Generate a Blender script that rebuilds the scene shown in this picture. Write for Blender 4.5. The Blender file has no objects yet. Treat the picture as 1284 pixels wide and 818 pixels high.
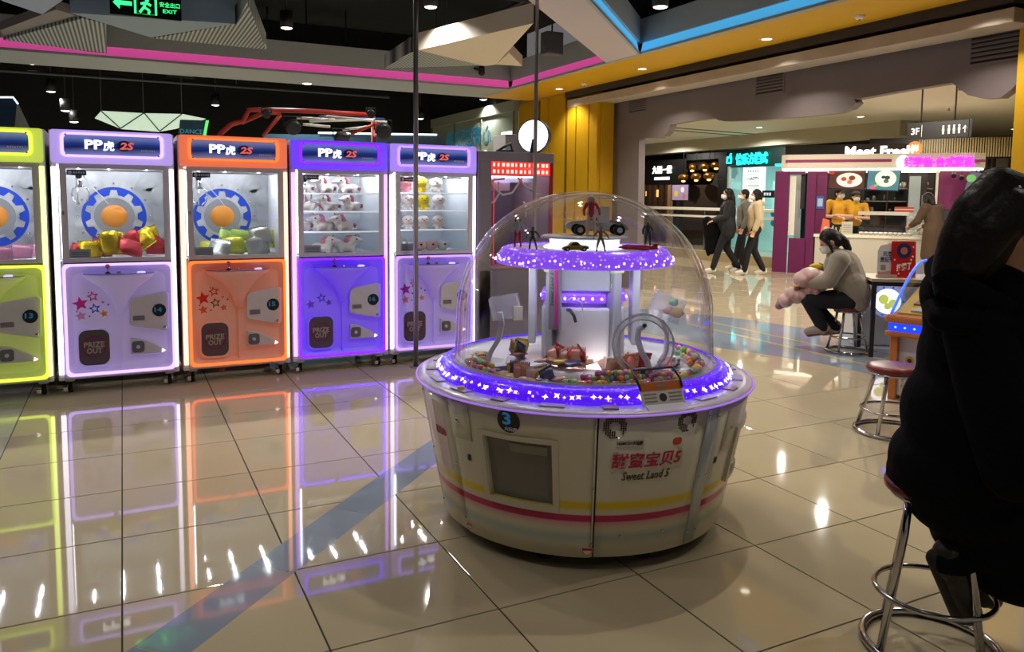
import bpy, bmesh, math, random
from mathutils import Vector, Matrix
R_ = math.radians
random.seed(7)
SC = bpy.context.scene
COL = SC.collection
# ------------------------------------------------------------------ camera
F = 979.8; CX, CY = 642.0, 336.5           # principal point: the photo is a frame cropped at its top
PITCH, ROLL, YAW = .0898, .0107, .462
CAMH = .6/.4121
_u = Vector((math.cos(YAW), math.sin(YAW))); _v = Vector((-math.sin(YAW), math.cos(YAW)))
def _tw(a): return Vector((a[0]*_u.x+a[1]*_u.y, a[0]*_v.x+a[1]*_v.y, a[2]))
_fw0 = Vector((0, math.cos(PITCH), -math.sin(PITCH))); _up0 = Vector((0, math.sin(PITCH), math.cos(PITCH))); _rt0 = Vector((1, 0, 0))
RT = _tw(math.cos(ROLL)*_rt0 + math.sin(ROLL)*_up0); UP = _tw(-math.sin(ROLL)*_rt0 + math.cos(ROLL)*_up0); FW = _tw(_fw0)
EYE = Vector((0, 0, CAMH))
def ray(x, y): return FW + (x-CX)/F*RT - (y-CY)/F*UP
def at(x, y, **k):
    """photo pixel -> point on the plane X=, Y=, Z= or at depth D= along the view axis"""
    d = ray(x, y); (a, v), = k.items()
    if a == 'D': return EYE + d*v
    i = 'XYZ'.index(a); return EYE + d*((v-EYE[i])/d[i])
def px(p):
    d = Vector(p)-EYE; z = d.dot(FW); return (CX+F*d.dot(RT)/z, CY-F*d.dot(UP)/z)
cam = bpy.data.cameras.new('camera'); camo = bpy.data.objects.new('camera', cam); COL.objects.link(camo)
camo.matrix_world = Matrix(((RT.x, UP.x, -FW.x, EYE.x), (RT.y, UP.y, -FW.y, EYE.y), (RT.z, UP.z, -FW.z, EYE.z), (0, 0, 0, 1)))
cam.sensor_fit = 'HORIZONTAL'; cam.sensor_width = 36; cam.lens = 36*F/1284; cam.shift_y = -(409-CY)/1284
cam.clip_start = .05; cam.clip_end = 200
SC.camera = camo
# ------------------------------------------------------------------ world, exposure
w = bpy.data.worlds.new('world'); SC.world = w; w.use_nodes = True
w.node_tree.nodes['Background'].inputs[0].default_value = (.13, .125, .125, 1); w.node_tree.nodes['Background'].inputs[1].default_value = 1.0
SC.view_settings.view_transform = 'Standard'; SC.view_settings.look = 'None'; SC.view_settings.exposure = 0.0; SC.view_settings.gamma = 1.0; SC.view_settings.use_curve_mapping = False
SC.cycles.max_bounces = 10; SC.cycles.diffuse_bounces = 3; SC.cycles.glossy_bounces = 4; SC.cycles.transmission_bounces = 6; SC.cycles.transparent_max_bounces = 16
SC.cycles.caustics_reflective = False; SC.cycles.caustics_refractive = False; SC.cycles.sample_clamp_indirect = 4.0
SC.cycles.use_denoising = True
# ------------------------------------------------------------------ lamps of the place (ceiling downlights), plus an added fill row
def spot(loc, watts, col=(1, .86, .68), angle=120, blend=.6, r=.035, to=None, name='downlight_lamp'):
    l = bpy.data.lights.new(name, 'SPOT'); l.energy = watts; l.color = col; l.spot_size = R_(angle); l.spot_blend = blend; l.shadow_soft_size = r
    o = bpy.data.objects.new(name, l); COL.objects.link(o); o.location = loc
    if to is not None: o.rotation_euler = (Vector(to)-Vector(loc)).to_track_quat('-Z', 'Y').to_euler()
    return o
WARM = (1, .90, .77); NEUT = (1, .93, .84)
ARCADE_LAMPS = [((3.1, 3.2, 3.66), 46), ((2.7, 4.6, 3.66), 30), ((4.6, 1.6, 3.66), 40), ((.6, 1.2, 3.66), 20), ((-1.4, 3.6, 3.66), 20), ((.6, 4.6, 3.66), 15), ((4.9, 4.6, 3.66), 34), ((1.4, -1.4, 3.66), 16), ((4.0, -1.0, 3.66), 22)]
SOFFIT_LAMPS = [((6.66, 4.5, 3.27), 26), ((6.66, 6.9, 3.27), 26), ((6.66, 9.3, 3.27), 24), ((6.66, 11.66, 3.27), 22)]
MALL_LAMPS = [((9.4, 8.2, 3.3), 90), ((9.0, 13.5, 3.3), 80), ((10.6, 10.2, 3.3), 50), ((12.4, 6.2, 3.3), 90), ((9.2, 4.0, 3.3), 90), ((11.5, 15, 3.3), 80), ((15.4, 20.5, 3.3), 80), ((15.4, 16.5, 3.3), 80), ((15.0, 10.6, 3.3), 60), ((14.2, 4.5, 3.3), 80)]
for p, wt in ARCADE_LAMPS: spot(p, wt*1.9, WARM)
for p, wt in SOFFIT_LAMPS: spot(p, wt*3.2, WARM)
BACK_LAMPS = [(at(*q, Z=z) if at(*q, Z=z).y < 17.5 else at(*q, Y=16.9+.3*(q[0] % 2))) for q, z in (((540, 9), 3.75), ((828, 9), 3.45), ((336, 75), 3.8), ((64, 115), 3.45), ((82, 139), 3.45), ((385, 105), 3.3), ((606, 125), 3.5), ((527, 149), 3.2), ((434, 72), 3.9), ((40, 80), 3.7), ((93, 153), 3.2), ((270, 132), 3.3))]
FILL_LAMPS = [Vector((x, y, 3.66)) for x in (-3.4, -1.0, 2.05, 4.2) for y in (7.5, 11.0)]  # added cans: floor bounce behind the machines brightens the ceiling panels
for p in BACK_LAMPS+FILL_LAMPS: spot(p-Vector((0, 0, .03)), 150, (1, .95, .88), 140)
for p, wt in MALL_LAMPS: spot(p, wt*3.4, NEUT, 165, .4, .035)
# ------------------------------------------------------------------ materials
def lin(c):
    if isinstance(c, str):
        c = [int(c[i:i+2], 16)/255 for i in (0, 2, 4)]; c = [x/12.92 if x <= .04045 else ((x+.055)/1.055)**2.4 for x in c]
    return tuple(c)+(1,)
MATS = {}
def mat(name, col='808080', rough=.5, metal=0., emit=None, es=0., spec=.5, var=0., bump=0., scale=30., coat=0., trans=0., ior=1.45, alpha=1., sheen=0.):
    if name in MATS: return MATS[name]
    m = bpy.data.materials.new(name); m.use_nodes = True; MATS[name] = m
    nt = m.node_tree; b = nt.nodes['Principled BSDF']
    b.inputs['Base Color'].default_value = lin(col); b.inputs['Roughness'].default_value = rough; b.inputs['Metallic'].default_value = metal
    b.inputs['Specular IOR Level'].default_value = spec; b.inputs['Coat Weight'].default_value = coat; b.inputs['IOR'].default_value = ior
    b.inputs['Transmission Weight'].default_value = trans; b.inputs['Alpha'].default_value = alpha
    if sheen: b.inputs['Sheen Weight'].default_value = sheen
    if emit is not None: b.inputs['Emission Color'].default_value = lin(emit); b.inputs['Emission Strength'].default_value = es
    if var or bump:
        tc = nt.nodes.new('ShaderNodeTexCoord'); n = nt.nodes.new('ShaderNodeTexNoise'); n.inputs['Scale'].default_value = scale; n.inputs['Detail'].default_value = 5
        nt.links.new(tc.outputs['Object'], n.inputs['Vector'])
        if var:
            h = nt.nodes.new('ShaderNodeHueSaturation'); h.inputs['Color'].default_value = lin(col)
            mr = nt.nodes.new('ShaderNodeMapRange'); mr.inputs['From Min'].default_value = .25; mr.inputs['From Max'].default_value = .75
            mr.inputs['To Min'].default_value = 1-var; mr.inputs['To Max'].default_value = 1+var
            nt.links.new(n.outputs['Fac'], mr.inputs['Value']); nt.links.new(mr.outputs['Result'], h.inputs['Value']); nt.links.new(h.outputs['Color'], b.inputs['Base Color'])
        if bump:
            bp = nt.nodes.new('ShaderNodeBump'); bp.inputs['Strength'].default_value = bump; bp.inputs['Distance'].default_value = .01
            nt.links.new(n.outputs['Fac'], bp.inputs['Height']); nt.links.new(bp.outputs['Normal'], b.inputs['Normal'])
    return m
def led(name, col='ffffff', s=1.): return mat(name, col, .4, emit=col, es=s)
def glass(name, tint=(1, 1, 1), refl=1.0, rough=.02, ior=1.45):
    """thin clear sheet: Fresnel mix of see-through and mirror"""
    if name in MATS: return MATS[name]
    m = bpy.data.materials.new(name); m.use_nodes = True; MATS[name] = m; nt = m.node_tree; nt.nodes.clear()
    o = nt.nodes.new('ShaderNodeOutputMaterial'); mx = nt.nodes.new('ShaderNodeMixShader'); t = nt.nodes.new('ShaderNodeBsdfTransparent'); g = nt.nodes.new('ShaderNodeBsdfGlossy')
    t.inputs[0].default_value = tint+(1,); g.inputs[0].default_value = (refl, refl, refl, 1); g.inputs['Roughness'].default_value = rough
    lw = nt.nodes.new('ShaderNodeLayerWeight'); lw.inputs[0].default_value = .5; pw = nt.nodes.new('ShaderNodeMath'); pw.operation = 'POWER'; pw.inputs[1].default_value = 5.; nt.links.new(lw.outputs['Facing'], pw.inputs[0])
    f0 = ((ior-1)/(ior+1))**2; fr = nt.nodes.new('ShaderNodeMath'); fr.operation = 'MULTIPLY_ADD'; fr.inputs[1].default_value = 1-f0; fr.inputs[2].default_value = f0; nt.links.new(pw.outputs[0], fr.inputs[0])   # Schlick
    nt.links.new(fr.outputs[0], mx.inputs[0]); nt.links.new(t.outputs[0], mx.inputs[1]); nt.links.new(g.outputs[0], mx.inputs[2]); nt.links.new(mx.outputs[0], o.inputs[0])
    return m
# ------------------------------------------------------------------ objects
ORG = {}
def tag(o, label=None, cat=None, group=None, kind=None):
    if label: o['label'] = label
    if cat: o['category'] = cat
    if group: o['group'] = group
    if kind: o['kind'] = kind
    return o
def T(name, label, cat, loc=(0, 0, 0), group=None):
    o = bpy.data.objects.new(name, None); COL.objects.link(o); o.location = loc; o.empty_display_size = .1
    ORG[o.name] = Vector(loc); return tag(o, label, cat, group)
def copy_tree(o, parent=None, loc=None, rotz=None):
    c = o.copy(); COL.objects.link(c); c.parent = parent
    if loc is not None: c.location = loc
    if rotz is not None: c.rotation_euler = (0, 0, rotz)
    for ch in o.children: copy_tree(ch, c)
    return c
class MB:
    def __init__(s): s.v = []; s.f = []; s.mi = []; s.sm = []; s.cur = 0
    def add(s, vs, fs, sm=False, mi=None):
        n = len(s.v); s.v += [Vector(p) for p in vs]; s.f += [[n+i for i in f] for f in fs]; s.mi += [s.cur if mi is None else mi]*len(fs); s.sm += [sm]*len(fs); return s
    def box(s, x0, x1, y0, y1, z0, z1, X=None):
        vs = [Vector((x, y, z)) for z in (z0, z1) for y in (y0, y1) for x in (x0, x1)]
        if X is not None: vs = [X @ p for p in vs]
        return s.add(vs, [(0, 2, 3, 1), (4, 5, 7, 6), (0, 1, 5, 4), (2, 6, 7, 3), (0, 4, 6, 2), (1, 3, 7, 5)])
    def prism(s, poly, a, b, fn=None, cap=True):
        """poly in (u,v), extruded from n=a to n=b ; fn(u,v,n)->point (default z up)"""
        fn = fn or (lambda u, v, n: Vector((u, v, n))); n = len(poly)
        vs = [fn(u, v, a) for u, v in poly]+[fn(u, v, b) for u, v in poly]
        fs = [(i, (i+1) % n, n+(i+1) % n, n+i) for i in range(n)]
        if cap: fs += [tuple(range(n))[::-1], tuple(range(n, 2*n))]
        return s.add(vs, fs)
    def hull_loft(s, rings, closed=True, cap=True, sm=False):
        n = len(rings[0]); vs = [p for r in rings for p in r]; fs = []
        for k in range(len(rings)-1):
            for i in range(n if closed else n-1): fs.append((k*n+i, k*n+(i+1) % n, (k+1)*n+(i+1) % n, (k+1)*n+i))
        s.add(vs, fs, sm)
        if cap:
            m = len(s.v)-len(vs); s.f += [[m+i for i in range(n)][::-1], [m+(len(rings)-1)*n+i for i in range(n)]]; s.mi += [s.cur]*2; s.sm += [False]*2
        return s
    def tube(s, pts, r, n=8, closed=False, cap=True, sm=True):
        pts = [Vector(p) for p in pts]; N = len(pts); rr = r if isinstance(r, (list, tuple)) else [r]*N; rings = []; up = None
        for i, p in enumerate(pts):
            t = (pts[(i+1) % N]-pts[i-1]) if closed else (pts[min(i+1, N-1)]-pts[max(i-1, 0)])
            t = t.normalized() if t.length > 1e-9 else Vector((0, 0, 1))
            if up is None: up = Vector((0, 0, 1)) if abs(t.z) < .9 else Vector((1, 0, 0))
            a = t.cross(up).normalized(); up = a.cross(t).normalized()
            rings.append([p+rr[i]*(math.cos(2*math.pi*k/n)*a+math.sin(2*math.pi*k/n)*up) for k in range(n)])
        if closed: rings.append(rings[0])
        return s.hull_loft(rings, True, cap and not closed, sm)
    def cyl(s, p0, p1, r0, r1=None, n=12, sm=True):
        return s.tube([p0, p1], [r0, r0 if r1 is None else r1], n, sm=sm)
    def lathe(s, prof, c=(0, 0, 0), n=32, sm=True, a0=0, a1=2*math.pi, cap=False, fn=None):
        c = Vector(c); full = abs(a1-a0-2*math.pi) < 1e-6; m = n if full else n+1; rings = []
        for r, z in prof:
            rings.append([c+Vector((r*math.cos(a0+(a1-a0)*k/n), r*math.sin(a0+(a1-a0)*k/n), z)) for k in range(m)])
        return s.hull_loft(rings, full, cap, sm)
    def ell(s, c, r, n=12, m=8, X=None, sm=True):
        c = Vector(c); r = (r, r, r) if not isinstance(r, (tuple, list)) else r; vs = []; fs = []
        for j in range(1, m):
            th = math.pi*j/m
            for k in range(n):
                q = Vector((r[0]*math.sin(th)*math.cos(2*math.pi*k/n), r[1]*math.sin(th)*math.sin(2*math.pi*k/n), r[2]*math.cos(th)))
                vs.append(c+(X @ q if X is not None else q))
        for q in (Vector((0, 0, r[2])), Vector((0, 0, -r[2]))): vs.append(c+(X @ q if X is not None else q))
        t, b = len(vs)-2, len(vs)-1
        for j in range(m-2):
            for k in range(n): fs.append((j*n+k, (j+1)*n+k, (j+1)*n+(k+1) % n, j*n+(k+1) % n))
        for k in range(n): fs.append((t, k, (k+1) % n)); fs.append((b, (m-2)*n+(k+1) % n, (m-2)*n+k))
        return s.add(vs, fs, sm)
    def cap(s, p0, p1, r0, r1=None, n=12):
        """rounded limb"""
        r1 = r0 if r1 is None else r1; p0 = Vector(p0); p1 = Vector(p1); d = (p1-p0); L = d.length; d = d.normalized() if L > 1e-9 else Vector((0, 0, 1)); pts = []; rr = []
        for k in range(5): a = math.pi/2*(k/4); pts.append(p0-d*r0*math.cos(a)); rr.append(max(r0*math.sin(a), 1e-4))
        for k in range(5): a = math.pi/2*(k/4); pts.append(p1+d*r1*math.sin(a)); rr.append(max(r1*math.cos(a), 1e-4))
        return s.tube(pts, rr, n)
    def limb(s, pts, rs, n=12):
        for i in range(len(pts)-1): s.cap(pts[i], pts[i+1], rs[i], rs[i+1], n)
        return s
    def quad(s, a, b, c, d): return s.add([a, b, c, d], [(0, 1, 2, 3)])
    def build(s, name, m, parent=None, bevel=0, seg=2, label=None, cat=None, group=None, kind=None):
        me = bpy.data.meshes.new(name)
        if parent is not None:
            q = parent; off = Vector((0, 0, 0))
            while q is not None: off += ORG.get(q.name, Vector((0, 0, 0))); q = q.parent
        else:
            xs = [p.x for p in s.v]; ys = [p.y for p in s.v]; off = Vector(((min(xs)+max(xs))/2, (min(ys)+max(ys))/2, min(p.z for p in s.v)))
        me.from_pydata([p-off for p in s.v], [], s.f)
        for mm in (m if isinstance(m, (list, tuple)) else [m]): me.materials.append(mm)
        me.polygons.foreach_set('material_index', s.mi); me.polygons.foreach_set('use_smooth', s.sm); me.update()
        bm = bmesh.new(); bm.from_mesh(me); bmesh.ops.recalc_face_normals(bm, faces=bm.faces); bm.to_mesh(me); bm.free()
        o = bpy.data.objects.new(name, me); COL.objects.link(o)
        if parent is not None: o.parent = parent
        else: o.location = off; ORG[o.name] = off.copy()
        if bevel:
            b = o.modifiers.new('bevel', 'BEVEL'); b.width = bevel; b.segments = seg; b.limit_method = 'ANGLE'; b.angle_limit = R_(40)
        return tag(o, label, cat, group, kind)
def remesh(o, voxel, smooth=6):
    """fuse the overlapping pieces of a mesh into one continuous skin"""
    r = o.modifiers.new('fuse', 'REMESH'); r.mode = 'VOXEL'; r.voxel_size = voxel; r.use_smooth_shade = True
    if smooth: q = o.modifiers.new('soft', 'SMOOTH'); q.iterations = smooth; q.factor = .5
    dg = bpy.context.evaluated_depsgraph_get(); me = bpy.data.meshes.new_from_object(o.evaluated_get(dg)); old = o.data
    o.modifiers.clear(); me.name = old.name; o.data = me
    if not me.materials:
        for mm in old.materials: me.materials.append(mm)
    return o
_TC = {}
def glyphs(body, shear=0, bold=0.):
    k = (body, shear, bold)
    if k not in _TC:
        c = bpy.data.curves.new('t', 'FONT'); c.body = body; c.resolution_u = 2; c.shear = shear; c.offset = bold; c.extrude = .02
        o = bpy.data.objects.new('t', c); COL.objects.link(o); dg = bpy.context.evaluated_depsgraph_get(); me = bpy.data.meshes.new_from_object(o.evaluated_get(dg))
        _TC[k] = ([v.co.copy() for v in me.vertices], [list(p.vertices) for p in me.polygons]); bpy.data.objects.remove(o); bpy.data.meshes.remove(me)
    return _TC[k]
def text(body, name, m, parent, fn, wd, ht, d=.003, shear=0, bold=0., flip=False, label=None, cat=None):
    """lettering fitted to a box wd x ht; fn(u,v,n)->point, u right, v up, n out of the surface"""
    vs, fs = glyphs(body, shear, bold); xs = [p.x for p in vs]; ys = [p.y for p in vs]
    x0, x1, y0, y1 = min(xs), max(xs), min(ys), max(ys); sx = wd/(x1-x0); sy = ht/(y1-y0); q = MB()
    q.add([fn((-1 if flip else 1)*((p.x-x0)*sx-wd/2), (p.y-y0)*sy-ht/2, d*(p.z/.04+.5)) for p in vs], fs)
    return q.build(name, m, parent, label=label, cat=cat)
def plane(o, ex=(1, 0, 0), ez=(0, 0, 1)):
    o = Vector(o); ex = Vector(ex).normalized(); ez = Vector(ez).normalized(); en = ex.cross(ez)
    return lambda u, v, n: o+ex*u+ez*v+en*n
def rrect(w_, h_, r, k=5, cx=0, cy=0):
    out = []
    for sx, sy, a in ((1, 1, 0), (-1, 1, 90), (-1, -1, 180), (1, -1, 270)):
        for i in range(k+1): t = R_(a+90*i/k); out.append((cx+sx*(w_/2-r)+r*math.cos(t), cy+sy*(h_/2-r)+r*math.sin(t)))
    return out
def disc(r, n=24, cx=0, cy=0): return [(cx+r*math.cos(2*math.pi*i/n), cy+r*math.sin(2*math.pi*i/n)) for i in range(n)]
def star(r, k=5, cx=0, cy=0, q=.45, a0=90): return [(cx+(r if i % 2 == 0 else r*q)*math.cos(R_(a0+180/k*i)), cy+(r if i % 2 == 0 else r*q)*math.sin(R_(a0+180/k*i))) for i in range(2*k)]
def ring_face(mb, outer, inner, a, b, fn):
    """flat frame between two outlines with the same point count, from n=a to n=b"""
    n = len(outer); vs = [fn(*p, a) for p in outer]+[fn(*p, b) for p in outer]+[fn(*p, a) for p in inner]+[fn(*p, b) for p in inner]; fs = []
    for i in range(n):
        j = (i+1) % n; fs += [(i, j, n+j, n+i), (2*n+j, 2*n+i, 3*n+i, 3*n+j), (n+i, n+j, 3*n+j, 3*n+i), (j, i, 2*n+i, 2*n+j)]
    return mb.add(vs, fs)
# ================================================================== SETTING
def floor_mat(name, col, rough=.07):
    m = mat(name, col, rough, spec=.6, coat=.15)
    nt = m.node_tree; b = nt.nodes['Principled BSDF']; b.inputs['Coat Roughness'].default_value = .02
    tc = nt.nodes.new('ShaderNodeNewGeometry'); n = nt.nodes.new('ShaderNodeTexNoise'); n.inputs['Scale'].default_value = 3.; n.inputs['Detail'].default_value = 8
    nt.links.new(tc.outputs['Position'], n.inputs['Vector'])
    oi = nt.nodes.new('ShaderNodeObjectInfo'); mx = nt.nodes.new('ShaderNodeMath'); mx.operation = 'MULTIPLY_ADD'; mx.inputs[1].default_value = .07; mx.inputs[2].default_value = .965
    nt.links.new(oi.outputs['Random'], mx.inputs[0])
    m2 = nt.nodes.new('ShaderNodeMath'); m2.operation = 'MULTIPLY_ADD'; m2.inputs[1].default_value = .10; m2.inputs[2].default_value = -.05; nt.links.new(n.outputs['Fac'], m2.inputs[0])
    ad = nt.nodes.new('ShaderNodeMath'); ad.operation = 'ADD'; nt.links.new(mx.outputs[0], ad.inputs[0]); nt.links.new(m2.outputs[0], ad.inputs[1])
    h = nt.nodes.new('ShaderNodeHueSaturation'); h.inputs['Color'].default_value = lin(col); nt.links.new(ad.outputs[0], h.inputs['Value']); nt.links.new(h.outputs['Color'], b.inputs['Base Color'])
    mr = nt.nodes.new('ShaderNodeMapRange'); mr.inputs['To Min'].default_value = rough*.5; mr.inputs['To Max'].default_value = rough*1.5; nt.links.new(n.outputs['Fac'], mr.inputs['Value']); nt.links.new(mr.outputs[0], b.inputs['Roughness'])
    return m
TILE = floor_mat('polished_tile', 'c2b598', .04); BLUE = floor_mat('blue_tile', '8a97a8', .06); GREYT = floor_mat('grey_tile', 'b9b8ae', .12); YELT = floor_mat('yellow_inlay', 'c9b45c', .1)
GROUT = mat('grout', '3a342c', .8, var=.1)
floor = MB().box(-12, 26, -6, 30, -.16, -.004).build('floor', GROUT, kind='structure'); floor['label'] = 'polished beige tile floor with blue inlay bands'
TX0, TY0, TS = -.0444, 5.395, .6
def tile_mesh(sx, sy, g=.0028):
    q = MB(); a, b = sx/2-g, sy/2-g; c = .0015
    q.hull_loft([[Vector((x*a, y*b, -.003)) for x, y in ((-1, -1), (1, -1), (1, 1), (-1, 1))], [Vector((x*a, y*b, -c)) for x, y in ((-1, -1), (1, -1), (1, 1), (-1, 1))], [Vector((x*(a-c), y*(b-c), 0)) for x, y in ((-1, -1), (1, -1), (1, 1), (-1, 1))]])
    return q
cells = []
for i in range(-20, 43):
    for j in range(-30, 22):
        x, y = TX0+TS*(i+.5), TY0-TS*(j+.5)
        if not (-11.5 < x < 25.5 and -5.5 < y < 25): continue
        d = Vector((x, y, 0))-EYE; dep = d.dot(FW); vis = False
        if dep > .6:
            u, v = px((x, y, 0)); vis = -70 < u < 1354 and v < 900
        cells.append((not vis, d.length, x, y, i))
cells.sort(key=lambda c: c[:2])
small = [c for c in cells if c[4] < -1]; cells = [c for c in cells if c[4] >= -1]
tm = tile_mesh(TS, TS); proto = tm.build('tile', TILE, floor); tme = proto.data
for k, c in enumerate(cells[:299]):
    o = proto if k == 0 else proto.copy()
    if k: COL.objects.link(o)
    o.location = Vector((c[2], c[3], 0))-ORG[floor.name]
    if k == 0:
        for vv in tme.vertices: vv.co += ORG[floor.name]     # the shared tile mesh is centred on its own tile
rest = MB()
for c in cells[299:]:
    for_p = Vector((c[2], c[3], 0)); n = len(rest.v); rest.add([p+for_p for p in tm.v], tm.f)
rest.build('far_tiles', TILE, floor, kind='stuff')
sm = MB(); stm = tile_mesh(.3, .3, .002)
for c in small:
    for dx in (-.15, .15):
        for dy in (-.15, .15): sm.add([p+Vector((c[2]+dx, c[3]+dy, 0)) for p in stm.v], stm.f)
sm.build('small_grey_tiles', GREYT, floor, kind='stuff')
# diagonal blue strip, pieces .6 long
s2 = 2**.5
for k in range(14):
    t0 = 1.892-.6*1+.6*k; q = MB(); c0 = 2.56
    def sp(t, wd): return Vector(((t-(c0+wd)/s2)/s2, (t+(c0+wd)/s2)/s2, 0))
    a, b = t0+.002, t0+.598
    q.prism([sp(a, -.138).xy, sp(b, -.138).xy, sp(b, .138).xy, sp(a, .138).xy], -.003, .0006); q.build('blue_strip_tile', BLUE, floor)
near = [(4.6, 8.2), (5.0, 7.2), (5.19, 6.35), (5.24, 5.9), (5.45, 5.4), (5.58, 5.0), (5.63, 4.6), (5.57, 4.1), (5.38, 3.5), (5.2, 2.6), (5.1, 1.2)]
far = [(7.05, 1.2), (7.05, 5.5), (6.97, 6.44), (6.85, 7.1), (6.6, 7.71), (6.2, 8.4), (5.8, 9.0)]
MB().prism(near+far, -.003, .0007).build('blue_threshold_band', BLUE, floor)
for xx in (5.93, 6.27): MB().box(xx-.022, xx+.022, 1.2, 7.25, -.002, .0013).build('yellow_line', YELT, floor)

BLACK = mat('ceiling_black', '131416', .85, var=.2); DARK = mat('dark_duct', '1b1d1f', .6, var=.2); BANDW = mat('band_paint', 'a6adb2', .6, var=.03); YEL = mat('yellow_paint', 'd9a919', .5, var=.04, scale=4)
YELD = mat('yellow_panel', 'c39714', .42, var=.05, scale=3); TAUPE = mat('taupe_paint', '7a7072', .65, var=.04, scale=3); CONC = mat('track_grey', 'b3a89c', .6, var=.12, scale=6); CREAM = mat('mall_ceiling', 'd6d0bc', .7, var=.02, scale=2)
PINK = led('pink_led', 'd04c96', .72); CYAN = led('cyan_led', '4aa8dc', .85)
def struct(name, mb, m, parent=None, bevel=0, label=None):
    o = mb.build(name, m, parent, bevel=bevel)
    if parent is None: o['kind'] = 'structure'
    if label: o['label'] = label
    return o
struct('ceiling', MB().box(-12, 7.3, -6, 19, 4.7, 4.9), BLACK, label='black open ceiling over the arcade')
struct('wall_back', MB().box(-12, 7.2, 18.9, 19.1, 0, 4.9), BLACK, label='black back wall of the arcade')
struct('wall_left', MB().box(-12.1, -11.9, -6, 19, 0, 4.9), BLACK, label='black side wall of the arcade')
# open ceiling: beams, ducts, pipes
cb = [(8.2, .3, 4.3), (10.4, .22, 4.4), (15.5, .3, 4.3), (17.2, .25, 4.2)]
for k, (y, wd, z) in enumerate(cb): struct('trim_%d' % (k+20), MB().box(-11, 7, y-wd/2, y+wd/2, z, 4.7), mat('beam_black', '131416', .8))
DUCTG = mat('duct_grey', '34373a', .5, metal=.3, var=.2, scale=5)
def duct(lbl, p0, p1, wd, ht):
    p0 = Vector(p0); p1 = Vector(p1); d = (p1-p0).normalized(); s = Vector((-d.y, d.x, 0)); n = max(1, int((p1-p0).length/1.2)); th = T('air_duct', lbl, 'duct', ((p0.x+p1.x)/2, (p0.y+p1.y)/2, p0.z))
    q = MB(); q.hull_loft([[p+s*wd/2*a+Vector((0, 0, ht*b)) for a, b in ((-1, 0), (1, 0), (1, 1), (-1, 1))] for p in (p0, p1)]); q.build('duct_body', DUCTG, th, bevel=.01)
    for k in range(n+1):
        p = p0+(p1-p0)*k/n; q = MB(); e = .03
        q.hull_loft([[p+d*t+s*(wd/2+e)*a+Vector((0, 0, -e+(ht+2*e)*b)) for a, b in ((-1, 0), (1, 0), (1, 1), (-1, 1))] for t in (-.02, .02)]); q.build('flange', DUCTG, th)
duct('dark grey rectangular air duct under the black ceiling running away above the claw machines', (1.2, 9.0, 3.98), (1.2, 18.5, 3.98), .5, .32)
duct('dark grey square air duct crossing under the black ceiling behind the pink band', (-6, 14.6, 3.6), (5.6, 14.6, 3.6), .45, .26)
duct('wide dark air duct at the far side of the black ceiling', (-4.5, 10.6, 4.0), (-4.5, 18.5, 4.0), .7, .4)
PIPE = mat('pipe_grey', '4a4d50', .45, metal=.4)
def pipe(lbl, pts, r, hang=True):
    th = T('ceiling_pipe', lbl, 'pipe', Vector(pts[0])); MB().tube(pts, r, 8).build('pipe_run', PIPE, th)
    for p in pts[::2]:
        MB().cyl((p[0], p[1], p[2]), (p[0], p[1], 4.699), .008, n=6).build('hanger', PIPE, th)
pipe('grey sprinkler pipe under the black ceiling left of the duct', [(-1.0, 9.2, 4.05), (-1.0, 12, 4.05), (-1.0, 15, 4.05), (-1.0, 18.6, 4.05)], .035)
pipe('long grey pipe crossing the black ceiling beyond the pink band', [(-7, 15.8, 3.5), (-3, 15.8, 3.5), (2, 15.8, 3.5), (5, 15.8, 3.5)], .03)
pipe('thin grey pipe crossing the black ceiling in front of the pink band', [(-7, 9.6, 4.1), (-2, 9.6, 4.1), (3, 9.6, 4.1), (5.5, 9.6, 4.1)], .025)
pipe('thin grey pipe running along the yellow soffit under the black ceiling', [(5.0, 3.6, 4.15), (5.0, 6, 4.15), (5.0, 9, 4.15), (5.0, 11.8, 4.15)], .03)
# dropped bulkhead bands with LED coves
def cove(name, pts, inner_n, m, z0=3.3):
    """pts: the two inner-edge ends, inner_n: horizontal normal of the face that carries the LED"""
    a, b = [Vector(p).to_3d() for p in pts]; n = Vector(inner_n).to_3d().normalized(); up = Vector((0, 0, 1))
    q = MB(); q.hull_loft([[p+n*o+up*z for o, z in ((-.015, z0+.02), (.0, z0+.02), (-.03, z0+.16), (-.045, z0+.16))] for p in (a, b)])
    return q
bandf = struct('trim_1', MB().box(-11.5, 5.98, 12.19, 13.4, 3.3, 3.36), BANDW, label='grey-white dropped ceiling band with pink light')
MB().box(-11.5, 5.98, 12.15, 12.19, 3.29, 3.325).build('lower_lip', BANDW, bandf); MB().box(-11.5, 5.98, 12.17, 12.25, 3.45, 3.75).build('upper_board', BANDW, bandf)
MB().box(-11.5, 5.98, 13.36, 13.4, 3.36, 3.75).build('rear_board', BANDW, bandf)
cove('l', [(-11.5, 12.18), (5.97, 12.18)], (0, -1), PINK).build('pink_led_strip', PINK, bandf)
bandr = struct('trim_2', MB().box(6.02, 7.0, -5, 13.4, 3.3, 3.36), YEL, label='yellow soffit along the opening to the mall')
MB().box(5.95, 6.02, -5, 13.4, 3.295, 3.325).build('lower_lip', BANDW, bandr); MB().box(6.0, 6.05, -5, 13.4, 3.45, 3.75).build('upper_board', BANDW, bandr)
cove('l', [(6.0, 12.15), (6.0, 9.15)], (-1, 0), PINK).build('pink_led_strip', PINK, bandr); cove('l', [(6.0, 8.42), (6.0, -5)], (-1, 0), CYAN).build('cyan_led_strip', CYAN, bandr)
def dg(y_x, x): return Vector((x, x+y_x, 0))
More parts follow.
